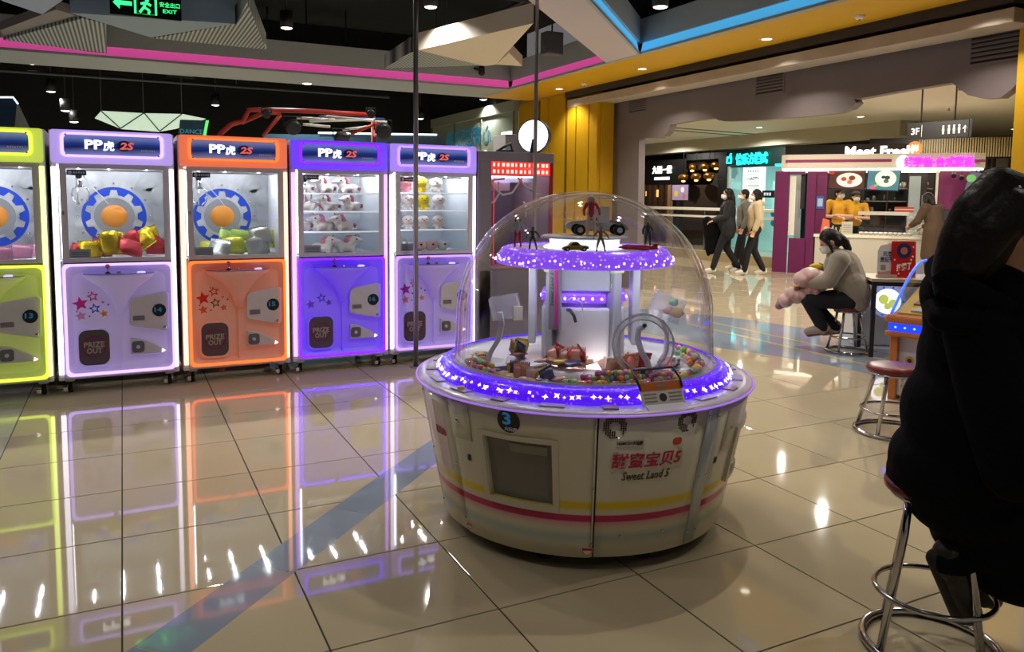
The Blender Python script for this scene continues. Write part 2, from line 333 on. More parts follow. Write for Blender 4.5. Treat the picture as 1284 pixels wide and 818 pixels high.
bd = MB(); bd.prism([dg(2.45, -2.5).xy, dg(2.45, 5.98).xy, dg(3.2, 5.98).xy, dg(3.2, -2.5).xy], 3.3, 3.36)
diag = struct('trim_3', bd, mat('beam_lilac', 'c6bdc4', .6), label='pale diagonal ceiling beam with cyan light')
nn = Vector((1, -1, 0)).normalized()
for nm, zz in (('lower_lip', (3.295, 3.325)), ('upper_board', (3.45, 3.75))):
    MB().prism([dg(2.42, -2.5).xy, dg(2.42, 5.95).xy, dg(2.47, 5.97).xy, dg(2.47, -2.5).xy], *zz).build(nm, BANDW, diag)
cove('l', [dg(2.44, -2.5).xy, dg(2.44, 5.96).xy], nn.xy, CYAN).build('cyan_led_strip', CYAN, diag)
# opening to the mall: shutter track, yellow wall with guide channels, scalloped fascia
struct('trim_4', MB().box(6.99, 7.34, 4.3, 12.0, 3.03, 3.16), CONC, bevel=.01, label='grey shutter track over the mall opening')
struct('trim_5', MB().box(6.97, 7.36, 4.3, 12.0, 3.2, 3.3), mat('shutter_slot', '3b3433', .6), label='dark shutter slot above the track')
wy = struct('wall_right', MB().box(7.06, 7.3, 10.95, 13.95, 0, 3.3), YELD, label='yellow panelled wall beside the mall opening')
yy = 10.98
for k, wd in enumerate((.28, .42, .36, .62, .5, .62)):
    MB().box(7.0, 7.06, yy, yy+wd-.03, .02, 3.03 if yy < 11.9 else 3.29).build('yellow_panel', YELD, wy, bevel=.006); yy += wd
for y0 in (11.95, 12.95, 13.1):
    MB().box(6.975, 7.0, y0, y0+.03, .02, 3.25).build('guide_rail', mat('guide_bronze', '7a6420', .4, metal=.4), wy)
SCAL = [(10.37, 2.43), (9.87, 2.40), (9.74, 2.42), (9.64, 2.48), (9.58, 2.58), (9.1, 2.595), (8.6, 2.59), (8.52, 2.555), (8.4, 2.53), (7.76, 2.49), (6.84, 2.47), (6.5, 2.47), (6.34, 2.5), (6.25, 2.56), (6.28, 2.6), (5.7, 2.625), (5.12, 2.64), (5.05, 2.58), (4.95, 2.5), (4.8, 2.45), (4.63, 2.44), (4.54, 2.5), (4.46, 2.58), (4.2, 2.6)]
fas = MB().prism([(11.2, 0), (10.33, 0)]+SCAL+[(4.2, 3.5), (11.2, 3.5)], 7.4, 7.52, lambda u, v, n: Vector((n, u, v)))
fo = struct('wall_front', fas, TAUPE, label='taupe fascia with scalloped lower edge over the mall opening')
for (y0, z1, y1, z0) in ((10.67, 3.12, 10.2, 2.83), (7.83, 3.14, 7.33, 2.8), (4.96, 3.14, 4.46, 2.77)):
    th = T('air_vent', {10.67: 'small louvred air vent in the taupe fascia beside the yellow wall', 7.83: 'louvred air vent in the middle of the taupe fascia', 4.96: 'large louvred air vent in the taupe fascia above the deepest scallop'}[y0], 'vent', (7.4, (y0+y1)/2, z0))
    q = MB(); fn = lambda u, v, n: Vector((7.4-n, u, v)); ring_face(q, [(y1, z0), (y0, z0), (y0, z1), (y1, z1)], [(y1+.02, z0+.02), (y0-.02, z0+.02), (y0-.02, z1-.02), (y1+.02, z1-.02)], .001, .012, fn); q.build('frame', TAUPE, th)
    MB().box(7.397, 7.3995, y1+.02, y0-.02, z0+.02, z1-.02).build('backing', mat('vent_dark', '221f1f', .8), th)
    n = 7
    for k in range(n):
        z = z0+.03+(z1-z0-.06)*(k+.5)/n; q = MB(); q.hull_loft([[Vector((7.397, y, z+.018)), Vector((7.388, y, z-.008)), Vector((7.386, y, z-.004)), Vector((7.395, y, z+.02))] for y in (y1+.021, y0-.021)]); q.build('slat', TAUPE, th)
struct('trim_6', MB().box(7.3, 7.75, 4.05, 4.43, 0, 3.3), YEL, label='yellow end post of the mall opening')
struct('wall_far', MB().box(7.3, 7.75, -6, 4.05, 0, 3.6), TAUPE, label='taupe wall')
struct('trim_7', MB().box(7.0, 7.4, -5, 11.2, 3.3, 4.7), BLACK, label='black bulkhead above the soffit')
# glass screen beyond the yellow wall, lettering seen from behind
gw = struct('wall_glass', MB().box(6.95, 7.1, 13.95, 18.6, 3.17, 3.38), mat('screen_cream', '9aa092', .6), label='cream framed glass screen beyond the yellow wall')
MB().box(6.99, 7.05, 13.95, 18.6, .9, 3.17).build('pane', mat('frosted_pane', '98a394', .35, var=.03, scale=2), gw)
for y in (14.0, 15.55, 17.1, 18.55): MB().box(6.96, 6.99, y-.02, y+.02, .0, 3.17).build('mullion', mat('mullion_grey', '6a6f66', .4), gw)
for z in (2.25,): MB().box(6.965, 6.99, 13.95, 18.6, z-.015, z+.015).build('rail', mat('mullion_grey'), gw)
text('心情迈乐天地', 'lettering', mat('screen_blue', '1a6f90', .4, emit='1a7fa0', es=.25), gw, plane((6.985, 16.35, 2.80), (0, -1, 0), (0, 0, 1)), 2.5, .42, flip=True, bold=.01)
MB().box(6.97, 6.985, 14.1, 14.55, 2.72, 2.78).build('strip_light', led('strip_white', 'f4f6ea', 3), gw); MB().box(6.97, 6.985, 15.3, 17.6, 2.44, 2.455).build('strip_light', MATS['strip_white'], gw)
struct('wall_upper', MB().box(7.06, 7.2, 13.9, 19, 3.38, 4.9), BLACK, label='black wall above the glass screen')
# downlight fixtures
LAMPON = led('lamp_on', 'fff2d8', 6); RIMW = mat('lamp_rim', 'd8d4c8', .4); CANB = mat('lamp_can', '17181a', .5)
def recessed(p, lbl, r=.06, grp=None, rim=RIMW):
    th = T('recessed_downlight', lbl, 'downlight', p, grp); p = Vector(p)
    MB().lathe([(r*.75, -.004), (r, -.006), (r*1.15, -.002), (r*1.15, .012), (r*.75, .012)], p, 20).build('rim', rim, th)
    MB().lathe([(.0005, 0), (r*.75, -.002), (r*.75, .01)], p, 20).build('lens', LAMPON, th)
for (p, wt) in SOFFIT_LAMPS[1:]: recessed((p[0], p[1], 3.298), 'round recessed downlight in the yellow soffit', .075, 'downlights in the yellow soffit')
def can(p, lbl, grp, h=.22):
    th = T('can_downlight', lbl, 'downlight', p, grp); p = Vector(p)
    MB().lathe([(.075, 0), (.085, 0), (.085, h), (.0005, h)], p, 20).build('can', CANB, th); MB().lathe([(.0005, -.016), (.04, -.013), (.068, -.004), (.074, .004)], p, 20).build('lens', LAMPON, th)
    MB().cyl(p+Vector((0, 0, h)), (p.x, p.y, 4.699), .012, n=6).build('rod', CANB, th)
for (p, wt) in ARCADE_LAMPS: can((p[0], p[1], 3.7), 'black can downlight hanging over the arcade floor', 'can downlights over the arcade floor')
for pz in BACK_LAMPS: can(pz, 'black can downlight hanging from the dark ceiling behind the dome machine', 'can downlights at the dark ceiling')
for pz in FILL_LAMPS: can(pz+Vector((0, 0, .04)), 'added black can downlight hanging behind the claw machine row', 'added can downlights behind the row')
for q, nm in (((1078, 20), 'a'), ((733, 105), 'b')):
    p = at(*q, Z=3.298); th = T('smoke_detector', 'white round smoke detector on the yellow soffit', 'detector', p, 'smoke detectors on the soffit')
    MB().lathe([(.0005, -.035), (.03, -.035), (.045, -.02), (.055, -.004), (.055, .001)], p, 18).build('housing', mat('plastic_white', 'e6e2d6', .4), th); MB().cyl(p+Vector((0, 0, -.036)), p+Vector((0, 0, -.042)), .012, n=10).build('sensor', CANB, th)
# hanging folded star panels
STARW = mat('star_panel', 'd9cdbd', .6, var=.02); STARG = mat('star_grey', '8f8a88', .6); 
def perf_mat():
    if 'perforated' in MATS: return MATS['perforated']
    m = mat('perforated', '9aa3a4', .5, metal=.2); nt = m.node_tree; b = nt.nodes['Principled BSDF']
    tc = nt.nodes.new('ShaderNodeTexCoord'); wv = nt.nodes.new('ShaderNodeTexWave'); wv.inputs['Scale'].default_value = 7; wv.bands_direction = 'X'; nt.links.new(tc.outputs['Object'], wv.inputs['Vector'])
    cr = nt.nodes.new('ShaderNodeValToRGB'); cr.color_ramp.elements[0].color = lin('2c3436'); cr.color_ramp.elements[1].color = lin('c4ced0'); nt.links.new(wv.outputs['Fac'], cr.inputs[0]); nt.links.new(cr.outputs[0], b.inputs['Base Color'])
    return m
PERF = perf_mat()
def slab(parent, name, pxs, z, m, h=.22):
    q = MB(); q.prism([at(x, y, Z=z).xy for x, y in pxs], z, z+h); return q.build(name, m, parent)
def hangers(th, pts, z):
    for p in pts: MB().cyl((p.x, p.y, z), (p.x, p.y, 4.699), .006, n=6).build('cable', PIPE, th)
st = T('star_panel', 'white folded star panel hanging from the ceiling beside the diagonal beam', 'ceiling panel', at(600, 70, Z=3.35))
slab(st, 'face', [(524, 63), (669, 29), (622, 81), (608, 83)], 3.35, STARW); slab(st, 'perforated_face', [(482, 86), (514, 66), (524, 63.5), (607, 82)], 3.36, PERF, .2); slab(st, 'tip', [(622, 81), (638, 66), (655, 83)], 3.37, STARW, .15)
hangers(st, [at(560, 66, Z=3.5), at(640, 48, Z=3.5)], 3.5)
st = T('star_panel', 'large folded star panel with perforated wings and the green sign on it', 'ceiling panel', at(180, 40, Z=3.3))
slab(st, 'face', [(88, 16), (295, 30), (189, 47)], 3.3, mat('star_blue', '8ea4b8', .5), .3); slab(st, 'perforated_face', [(192, 48), (296, 30), (310, 3), (334, 62)], 3.32, PERF, .2); slab(st, 'perforated_face', [(4, 50), (104, 23), (133, 30), (134, 68)], 3.36, PERF, .06); slab(st, 'back_face', [(0, 38), (70, 12), (104, 22), (6, 48)], 3.4, STARG, .1)
hangers(st, [at(150, 24, Z=3.5), at(250, 34, Z=3.5), at(60, 42, Z=3.5)], 3.42)
st = T('star_panel', 'blue-white pointed ceiling panel above the large star', 'ceiling panel', at(50, 5, Z=3.35)); slab(st, 'face', [(-40, -20), (80, -14), (82, -2), (53, 18), (5, 2)], 3.35, mat('star_sky', 'a7b8d8', .5), .1); hangers(st, [at(50, 2, Z=3.4)], 3.4)
# exit sign on the star
p = at(183, 8, Z=3.36); p = p+Vector((0, -.05, 0)); fn = plane((p.x, p.y, p.z), (1, 0, 0)); ex = T('exit_sign', 'black exit sign with green arrow and running figure on the star panel', 'sign', p)
EW, EH = .66, .24
q = MB(); q.prism([(-EW/2, -EH/2), (EW/2, -EH/2), (EW/2, EH/2), (-EW/2, EH/2)], -.04, 0, fn); q.build('case', mat('sign_black', '07100b', .3), ex, bevel=.004)
GRN = led('exit_green', '2fe878', 2.2)
q = MB(); q.prism([(-.30, .0), (-.24, .06), (-.24, .02), (-.13, .02), (-.13, -.02), (-.24, -.02), (-.24, -.06)], .001, .004, fn); q.build('arrow', GRN, ex)
q = MB(); ring_face(q, [(-.11, -.09), (.1, -.09), (.1, .09), (-.11, .09)], [(-.09, -.09), (.08, -.09), (.08, .07), (-.09, .07)], .001, .004, fn); q.build('door_mark', GRN, ex)
q = MB(); q.prism(disc(.018, 12, .01, .05), .001, .004, fn)
for a, b in (((0, .03), (-.02, -.02)), ((-.02, -.02), (.03, -.05)), ((.03, -.05), (.02, -.085)), ((-.02, -.02), (-.06, -.075)), ((0, .025), (.045, .0)), ((0, .025), (-.05, .01))):
    a = Vector(a); b = Vector(b); s = Vector((-(b-a).y, (b-a).x)).normalized()*.011; q.prism([(a-s), (b-s), (b+s), (a+s)], .001, .004, fn)
q.build('running_figure', GRN, ex)
text('安全出口', 'lettering', GRN, ex, lambda u, v, n: fn(u+.22, v+.025, n), .19, .05); text('EXIT', 'lettering', GRN, ex, lambda u, v, n: fn(u+.22, v-.04, n), .13, .035)
# glowing folded light panel, blue box, dance sign, blue band behind the machines
lp = T('light_panel', 'pale green folded light panel glowing above the lilac claw machine', 'light', at(190, 152, Y=14.2)); PALE = led('pale_green_light', 'cfe8cf', .75)
def card(parent, name, pxs, Y, m, d=.08):
    q = MB(); q.prism([(p.x, p.z) for p in (at(x, y, Y=Y) for x, y in pxs)], Y, Y+d, lambda u, v, n: Vector((u, n, v))); return q.build(name, m, parent)
for poly in ([(119, 148), (127, 139), (180, 142), (151, 161)], [(151.5, 161.4), (181, 142), (228, 143), (200, 165)], [(201, 164.6), (229, 143), (258, 149), (222, 161)]): card(lp, 'facet', poly, 14.2, PALE)
for a_, b_ in (((127, 139.5), (151, 161)), ((180, 142), (151.5, 161)), ((181, 142), (200, 164.5)), ((228, 143), (200.5, 164.5))): MB().cyl(at(*a_, Y=14.19), at(*b_, Y=14.19), .010, n=6).build('seam', DARK, lp)
for x in (127, 180, 228): p = at(x, 141, Y=14.24); MB().cyl(p, (p.x, p.y, 4.699), .006, n=6).build('cable', PIPE, lp)
bb = T('game_header', 'dark blue slanted header box with white lit edge above the green claw machine', 'game machine', at(5, 158, Y=11.0)); NAVY = mat('navy_panel', '1a3350', .35)
card(bb, 'header_panel', [(-30, 123), (16, 123), (21, 130), (18, 160), (-30, 160)], 11.0, NAVY, .3); card(bb, 'white_cheek', [(21.2, 131), (35, 160), (18.4, 160)], 11.0, mat('cheek_white', '8f9694', .4), .3); card(bb, 'lit_edge', [(-30, 121), (16.5, 121), (23, 129.5), (21.5, 130.5), (16, 122.9), (-30, 122.9)], 10.99, led('edge_white', 'dfe9f2', 2.5), .05)
card(bb, 'lower_cabinet', [(-60, 160), (30, 160), (30, 300), (-60, 300)], 11.02, mat('cab_dark', '16181c', .5), .5)
ds = T('dance_game_sign', 'small dark teal sign with green lit edge above the orange claw machine', 'sign', at(244, 168, Y=8.6)); card(ds, 'board', [(226, 150), (258, 151), (254, 172), (224, 172)], 8.6, mat('teal_dark', '17303a', .4), .06); card(ds, 'lit_edge', [(258.5, 151), (262, 151), (258, 172), (254.5, 172)], 8.6, led('edge_green', '58d86a', .9), .06)
p = at(240, 165, Y=8.59); text('DANCE', 'lettering', mat('dance_txt', '3f8aa0', .4, emit='3f8aa0', es=.3), ds, plane(p), .21, .045)
card(ds, 'post', [(234, 172), (246, 172), (246, 420), (234, 420)], 8.63, mat('cab_dark'), .05)
bp = T('lit_partition', 'dusky blue partition with white lit top edge behind the claw machines', 'partition', (2.8, 13.0, 0)); card(bp, 'panel', [(330, 168), (556, 170), (556, 300), (330, 300)], 13.6, mat('dusk_blue', '35566f', .5), .1); card(bp, 'lit_edge', [(400, 165.5), (548, 168), (548, 170), (400, 167.5)], 13.58, led('edge_white'), .06)
# red truss of a dance stage with lamp heads
tr = T('stage_truss', 'red tubular truss with white tubes above the violet claw machine', 'truss', at(380, 175, Y=9.6)); REDP = mat('red_tube', 'a3271c', .4); WHT = mat('white_tube', 'd8dcd6', .4)
def yt(x, y, Y): return at(x, y, Y=Y)
def run(name, pts, r, m, Y=9.6): MB().tube([yt(x, y, Y) for x, y in pts], r, 8).build(name, m, tr)
run('red_rail', [(276, 168), (290, 156), (305, 152), (312, 138), (330, 137.5), (400, 140), (462, 144)], .028, REDP); run('red_rail', [(303, 154), (330, 142), (352, 141)], .025, REDP, 9.9); run('red_brace', [(330, 170), (352, 144)], .022, REDP); run('red_brace', [(440, 168), (474, 154)], .02, REDP)
for a, b in (((372, 148), (420, 150)), ((380, 156), (414, 159)), ((430, 163), (468, 158)), ((410, 146), (485, 153)), ((388, 152), (470, 150))): run('white_tube', [a, b], .016, WHT, 9.7)
run('blue_rail', [(400, 147), (440, 149), (482, 150)], .02, mat('blue_tube', '2a3480', .4), 9.75); run('post', [(276, 168), (276, 400)], .03, REDP); run('post', [(468, 146), (470, 396)], .03, REDP, 9.9)
for k, (x, y, r) in enumerate(((367, 158, .09), (480, 163, .1), (428, 173, .09), (334, 142, .05), (465, 142, .05))):
    th = T('stage_lamp', 'black round stage lamp head clamped on the red truss', 'stage lamp', yt(x, y, 9.5), 'stage lamps on the truss'); p = yt(x, y, 9.5); d = Vector((-.1, -.9, -.42)).normalized()
    MB().tube([p-d*r, p-d*r*.8, p, p+d*r*.9, p+d*r], [.01, r*.6, r, r*.95, r*.85], 14).build('head', CANB, th); MB().tube([p+Vector((-r*1.1, 0, 0)), p+Vector((-r*1.1, 0, r*1.2)), p+Vector((r*1.1, 0, r*1.2)), p+Vector((r*1.1, 0, 0))], .008, 6).build('yoke', CANB, th); MB().cyl(p+d*r*1.0, p+d*r*1.02, r*.7, n=14).build('lens', mat('dark_lens', '2a2c30', .1), th)
# small camera and speaker under the dark ceiling
p = at(604, 91, Y=12.1); th = T('dome_camera', 'small black security camera under the pink band', 'camera', p); MB().ell(p, .055, 14, 8).build('ball', CANB, th); MB().cyl(p+Vector((0, 0, .03)), p+Vector((0, 0, .1)), .05, n=14).build('mount', CANB, th); MB().cyl(p+Vector((-.05, -.03, .03)), p+Vector((-.16, -.05, .05)), .02, n=8).build('arm', CANB, th)
p = at(692, 55, Y=10.2); th = T('ceiling_speaker', 'grey box speaker under the dark ceiling beside the diagonal beam', 'speaker', p); MB().box(p.x-.14, p.x+.14, p.y-.1, p.y+.1, p.z-.16, p.z+.16).build('cabinet', mat('spk_grey', '5a5c60', .5), th, bevel=.015); MB().lathe([(.0005, 0), (.07, 0), (.075, .01)], (0, 0, 0), 16).build('cone', CANB, th).matrix_local = Matrix.Translation((0, -.11, -.04)) @ Matrix.Rotation(R_(90), 4, 'X'); MB().cyl((p.x, p.y, p.z+.16), (p.x, p.y, 4.699), .012, n=6).build('rod', CANB, th)
# two thin steel poles
STEEL = mat('steel_pole', '9a9a98', .3, metal=.85)
def pole(p, r, lbl):
    th = T('steel_pole', lbl, 'pole', p); MB().cyl(p, (p.x, p.y, 4.7), r, n=14).build('shaft', STEEL, th); MB().lathe([(r*2.2, 0), (r*2.2, .008), (r*1.05, .012)], p, 16).build('base_plate', STEEL, th)
pole(at(521.5, 461, Z=0), .021, 'thin steel pole standing before the right lilac claw machine')
pp = at(671, 200, Y=6.15); pole(Vector((pp.x, 6.15, 0)), .017, 'thin steel pole standing before the red-lit crane machine')
# ================================================================== CLAW MACHINES
SILV = mat('silver_frame', 'd6d2dc', .4, var=.03); PLW = mat('machine_plastic', 'e9e4ec', .38, coat=.15); DKP = mat('dark_plastic', '2c2830', .35); CHROME = mat('chrome', 'd9d9dc', .12, metal=1.); INW = mat('inner_white', 'd9dde0', .4); WHITELED = led('white_tube_led', 'f6f8ff', 105.); RUB = mat('rubber', '1a1a1c', .7)
PANE = glass('window_glass', (.97, .98, .98), .9)
W_, D_ = .806, .82
def cl(x0, x1, y0, y1, z0, z1, name, m, th, bevel=.004): return MB().box(x0, x1, y0, y1, z0, z1).build(name, m, th, bevel=bevel)
CLAWN = 0
def claw_machine(X, lab, num, frame_c, post_c, panel_c, fe, pe, bg, starcol, ge=.2):
    th = T('claw_machine', lab, 'claw machine', (0, 0, 0))
    FR = led('frame_led_'+num, frame_c, fe); PO = led('post_led_'+num, post_c, pe); PN = mat('panel_'+num, panel_c, .42, emit=frame_c, es=ge)  # panel emits an even tint in place of frame light falling on it
    fn = plane((0, 0, 0))
    # cabinet shell
    cl(0, .018, .02, D_, .105, 1.9, 'side_panel', SILV, th); cl(W_-.018, W_, .02, D_, .105, 1.9, 'side_panel', SILV, th); cl(.018, W_-.018, D_-.02, D_, .105, 1.9, 'back_panel', SILV, th); cl(.018, W_-.018, .03, D_-.02, 1.87, 1.9, 'roof_panel', SILV, th); cl(.018, W_-.018, .02, D_-.02, .105, .135, 'base_panel', SILV, th)
    # light posts at both front edges
    for x in (.006, W_-.04):
        po = cl(x, x+.034, .0, .03, .13, 1.665, 'light_post', SILV, th); MB().tube([(x+.017, .004, .15), (x+.017, .004, 1.64)], .017, 8).build('led_tube', PO, po)
        for z in (.105, 1.66): cl(x-.002, x+.036, -.004, .034, z, z+.03, 'post_cap', SILV, po)
    # marquee header
    q = MB(); ring_face(q, rrect(.79, .235, .02, 4, W_/2, 1.785), rrect(.62, .138, .03, 4, W_/2, 1.80), .0, .012, lambda u, v, n: Vector((u, -n, v))); hd = q.build('marquee_frame', mat('marquee_plastic_'+num, panel_c, .4, emit=frame_c, es=.55+ge*.9), th)
    q = MB(); ring_face(q, rrect(.665, .172, .035, 4, W_/2, 1.80), rrect(.625, .142, .03, 4, W_/2, 1.80), .012, .02, lambda u, v, n: Vector((u, -n, v))); q.build('marquee_led', FR, hd)
    cl(.02, W_-.02, .002, .03, 1.668, 1.9, 'marquee_back', SILV, hd)
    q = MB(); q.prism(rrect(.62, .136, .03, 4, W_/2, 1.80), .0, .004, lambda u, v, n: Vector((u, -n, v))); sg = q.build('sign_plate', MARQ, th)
    f2 = lambda cx, cz: (lambda u, v, n: Vector((cx+u, -.0045-n, cz+v)))
    text('PP', 'lettering', MTX, sg, f2(.28, 1.805), .115, .066, .006, bold=.03); text('虎', 'lettering', MTX, sg, f2(.375, 1.797), .072, .07, .006, bold=.02)
    q = MB(); q.prism([(p[0], p[1]*.8) for p in disc(.048, 20)], .001, .003, f2(.475, 1.80)); q.build('badge', mat('badge_navy', '1c2f86', .3), sg); text('2S', 'lettering', mat('logo_red', 'ff5a4a', .3, emit='ff7a6a', es=.6), sg, f2(.492, 1.80), .095, .052, .008, shear=.2, bold=.03)
    q = MB()
    for k in range(7): q.prism([(k*.014, 0), (k*.014+.010, 0), (k*.014+.010, .014), (k*.014, .014)], .001, .003, f2(.585, 1.762))
    q.build('small_print', mat('print_white', 'c8d0e8', .4), sg)
    for x, z in ((.105, 1.868), (W_-.105, 1.868), (.105, 1.733), (W_-.105, 1.733)): MB().lathe([(.0004, .006), (.006, .004), (.008, 0)], (0, 0, 0), 10).build('bolt', CHROME, hd).matrix_local = Matrix.Translation((x, -.019, z)) @ Matrix.Rotation(R_(90), 4, 'X')
    # window: hinged frame and pane
    q = MB(); ring_face(q, rrect(.716, .72, .012, 2, .415, 1.31), rrect(.626, .644, .004, 2, .412, 1.312), .0, .016, lambda u, v, n: Vector((u, .012-n, v))); wf = q.build('window_frame', SILV, th)
    MB().box(.098, .726, .006, .009, .988, 1.636).build('pane', PANE, wf); cl(.066, .078, -.012, -.002, 1.30, 1.33, 'window_lock', CHROME, wf, .003)
    lb = cl(.10, .235, -.0005, .003, .992, 1.055, 'rules_label', mat('label_grey', '9aa2ac', .5), wf, 0)
    for k in range(3): cl(.112, .224, -.0015, -.0005, 1.002+.014*k, 1.008+.014*k, 'label_line', mat('label_blue', '5a6a9a', .5), lb, 0)
    sk = cl(.102, .225, -.0015, .003, 1.586, 1.622, 'top_sticker', mat('sticker_navy', '232a52', .4), wf, 0)
    q = MB(); q.prism(disc(.013, 12, .122, 1.604), .0015, .003, lambda u, v, n: Vector((u, -n, v)))
    for k in range(5): q.box(.142+.016*k, .153+.016*k, -.003, -.0015, 1.597, 1.611)
    q.build('sticker_print', mat('print_white'), sk)
    # inner compartment
    cl(.03, W_-.03, .03, D_-.03, .955, .972, 'prize_floor', INW, th); cl(.0185, .03, .03, D_-.03, .972, 1.665, 'inner_wall', INW, th, 0); cl(W_-.03, W_-.0185, .03, D_-.03, .972, 1.665, 'inner_wall', INW, th, 0); cl(.03, W_-.03, .03, D_-.03, 1.665, 1.68, 'inner_ceiling', INW, th, 0)
    bk = cl(.03, W_-.03, D_-.035, D_-.022, .972, 1.665, 'backdrop', BRUSH if bg else INW, th, 0)
    for x in (.16, .36, .62): cl(x, x+.010, .10, .56, 1.65, 1.662, 'ceiling_tube', WHITELED, th, .004)
    cl(.05, .07, .035, .05, .99, 1.63, 'corner_tube', mat('corner_led', 'f2f4fb', .4, emit='f2f4fb', es=9.), th, .004)
    if bg:
        yb = D_-.036; cx, cz = .39, 1.272; fb = lambda u, v, n: Vector((cx+u, yb-n, cz+v)); N = 40
        q = MB(); ring_face(q, disc(.292, N), disc(.238, N), .0, .012, fb); rg = q.build('medallion_ring', BRUSH2, bk)
        q = MB(); ring_face(q, disc(.238, N), disc(.165, N), .0, .006, fb); q.build('blue_ring', mat('medal_blue', '1440b8', .35), bk)
        q = MB(); ring_face(q, disc(.172, N), disc(.150, N), .006, .014, fb)
        for k in range(10):
            a = R_(36*k+18); c, s = math.cos(a), math.sin(a); q.prism([(c*.165-s*.033, s*.165+c*.033), (c*.165+s*.033, s*.165-c*.033), (c*.213+s*.022, s*.213-c*.022), (c*.213-s*.022, s*.213+c*.022)], .006, .013, fb)
        q.build('gear_ring', BRUSH2, bk)
        q = MB(); q.prism(disc(.15, N), .0, .007, fb); q.build('medallion_plate', mat('medal_grey', '9c9ea2', .35, metal=.3), bk)
        q = MB(); q.lathe([(.0005, .03), (.05, .027), (.08, .018), (.098, .007)], (0, 0, 0), 24); q.v = [fb(p.x, p.y*.95, p.z) for p in q.v]; q.build('amber_boss', mat('amber', 'd98a2c', .5), bk)
        for k in range(12):
            a = R_(30*k); q = MB(); q.lathe([(.0004, .010), (.007, .007), (.010, 0)], (0, 0, 0), 10); q.v = [fb(math.cos(a)*.265+p.x, math.sin(a)*.265+p.y, .012+p.z) for p in q.v]; q.build('rivet', CHROME, bk)
        for u, v in ((.245, .30), (.30, .18)):
            q = MB(); q.prism([(u-.1, v-.06), (u+.03, v-.10), (u+.08, v-.02), (u+.06, v+.06), (u-.06, v+.05)], .0, .01, fb); q.build('corner_plate', BRUSH2, bk)
    # claw on its gantry
    gx, gy = (.165, .28)
    gn = cl(.035, W_-.035, gy-.02, gy+.02, 1.622, 1.64, 'gantry_rail', CHROME, th); cl(gx-.05, gx+.05, gy-.05, gy+.05, 1.59, 1.622, 'carriage', DKP, gn)
    cw = MB().cyl((gx, gy, 1.59), (gx, gy, 1.50), .022, n=12).build('claw_coil', CHROME, th)
    for k in range(3):
        a = R_(120*k+20); c, s = math.cos(a), math.sin(a); MB().tube([(gx+c*r_, gy+s*r_, z) for r_, z in ((.02, 1.51), (.055, 1.49), (.068, 1.45), (.055, 1.40), (.022, 1.375))], .006, 8).build('claw_prong', CHROME, cw)
    MB().tube([(gx+.02, gy, 1.6), (gx+.09, gy+.02, 1.5), (gx+.15, gy+.04, 1.43), (gx+.2, gy+.06, 1.36)], .003, 6).build('cable', mat('cable_white', 'd8d8dc', .4), cw)
    # lower front panel, recessed in a glowing frame
    fz = lambda u, v, n: Vector((u, -n, v))
    q = MB(); ring_face(q, rrect(.726, .82, .035, 4, .415, .54), rrect(.690, .784, .04, 4, .415, .54), -.02, .010, fz); lf = q.build('panel_led_frame', FR, th)
    q = MB(); ring_face(q, rrect(.745, .84, .02, 4, .415, .54), rrect(.724, .818, .035, 4, .415, .54), -.02, .004, fz); q.build('panel_rim', PLW, lf)
    q = MB(); ou = rrect(.700, .794, .04, 4, .415, .54); mi = rrect(.62, .70, .06, 4, .415, .53); n = len(ou)
    q.hull_loft([[fz(u, v, -.004) for u, v in ou], [fz(u, v, -.040) for u, v in mi]], cap=False, sm=True); q.add([fz(u, v, -.040) for u, v in mi], [tuple(range(n))]); lp_ = q.build('front_panel', PN, th)
    # control shelf with tapering bracket
    q = MB(); K = 14; sh = lambda k, r, e, z: Vector((.415+r*math.cos(math.pi+math.pi*k/K), -.0+e*math.sin(math.pi+math.pi*k/K)+.03, z))
    q.hull_loft([[sh(k, .03, .03, .58) for k in range(K+1)], [sh(k, .06, .05, .68) for k in range(K+1)], [sh(k, .13, .085, .77) for k in range(K+1)], [sh(k, .225, .12, .84) for k in range(K+1)], [sh(k, .245, .13, .868) for k in range(K+1)]], closed=True, cap=True, sm=True); cs = q.build('control_bracket', PN, th)
    q = MB(); q.hull_loft([[sh(k, .235, .125, .869) for k in range(K+1)], [sh(k, .235, .125, .875) for k in range(K+1)]]); q.build('control_plate', mat('control_lilac', '8f8ac0', .25), cs)
    js = MB().cyl((.34, -.03, .875), (.34, -.03, .915), .006, n=8).build('joystick', CHROME, th); MB().ell((.34, -.03, .928), .017, 12, 8).build('knob', mat('knob_pink', 'c66a8a', .3), js); MB().lathe([(.022, .875), (.014, .886), (.007, .89)], (.34, -.03, 0), 14).build('boot', RUB, js)
    cn = cl(.40, .425, -.05, -.02, .875, .895, 'coin_knob', CHROME, th); MB().lathe([(.0005, .889), (.026, .887), (.03, .875)], (.56, -.035, 0), 16).build('button', mat('button_white', 'e8e8f4', .3, emit='cdbdff', es=.8), th)
    q = MB(); q.box(.409, .421, .02, .045, .14, .60); q.build('centre_ridge', PN, th)
    # prize door
    q = MB(); q.prism(rrect(.20, .262, .055, 5, .235, .33), -.042, -.022, fz); pd = q.build('prize_door', mat('door_brown', '5c5058', .35), th); q = MB(); ring_face(q, rrect(.226, .288, .06, 5, .235, .33), rrect(.20, .262, .055, 5, .235, .33), -.042, -.018, fz); q.build('door_rim', PN, pd)
    q = MB(); ring_face(q, disc(.082, 28, .235, .335), disc(.068, 28, .235, .335), -.022, -.0195, fz); q.build('emblem_ring', mat('emblem_wine', '7a2a52', .4), pd)
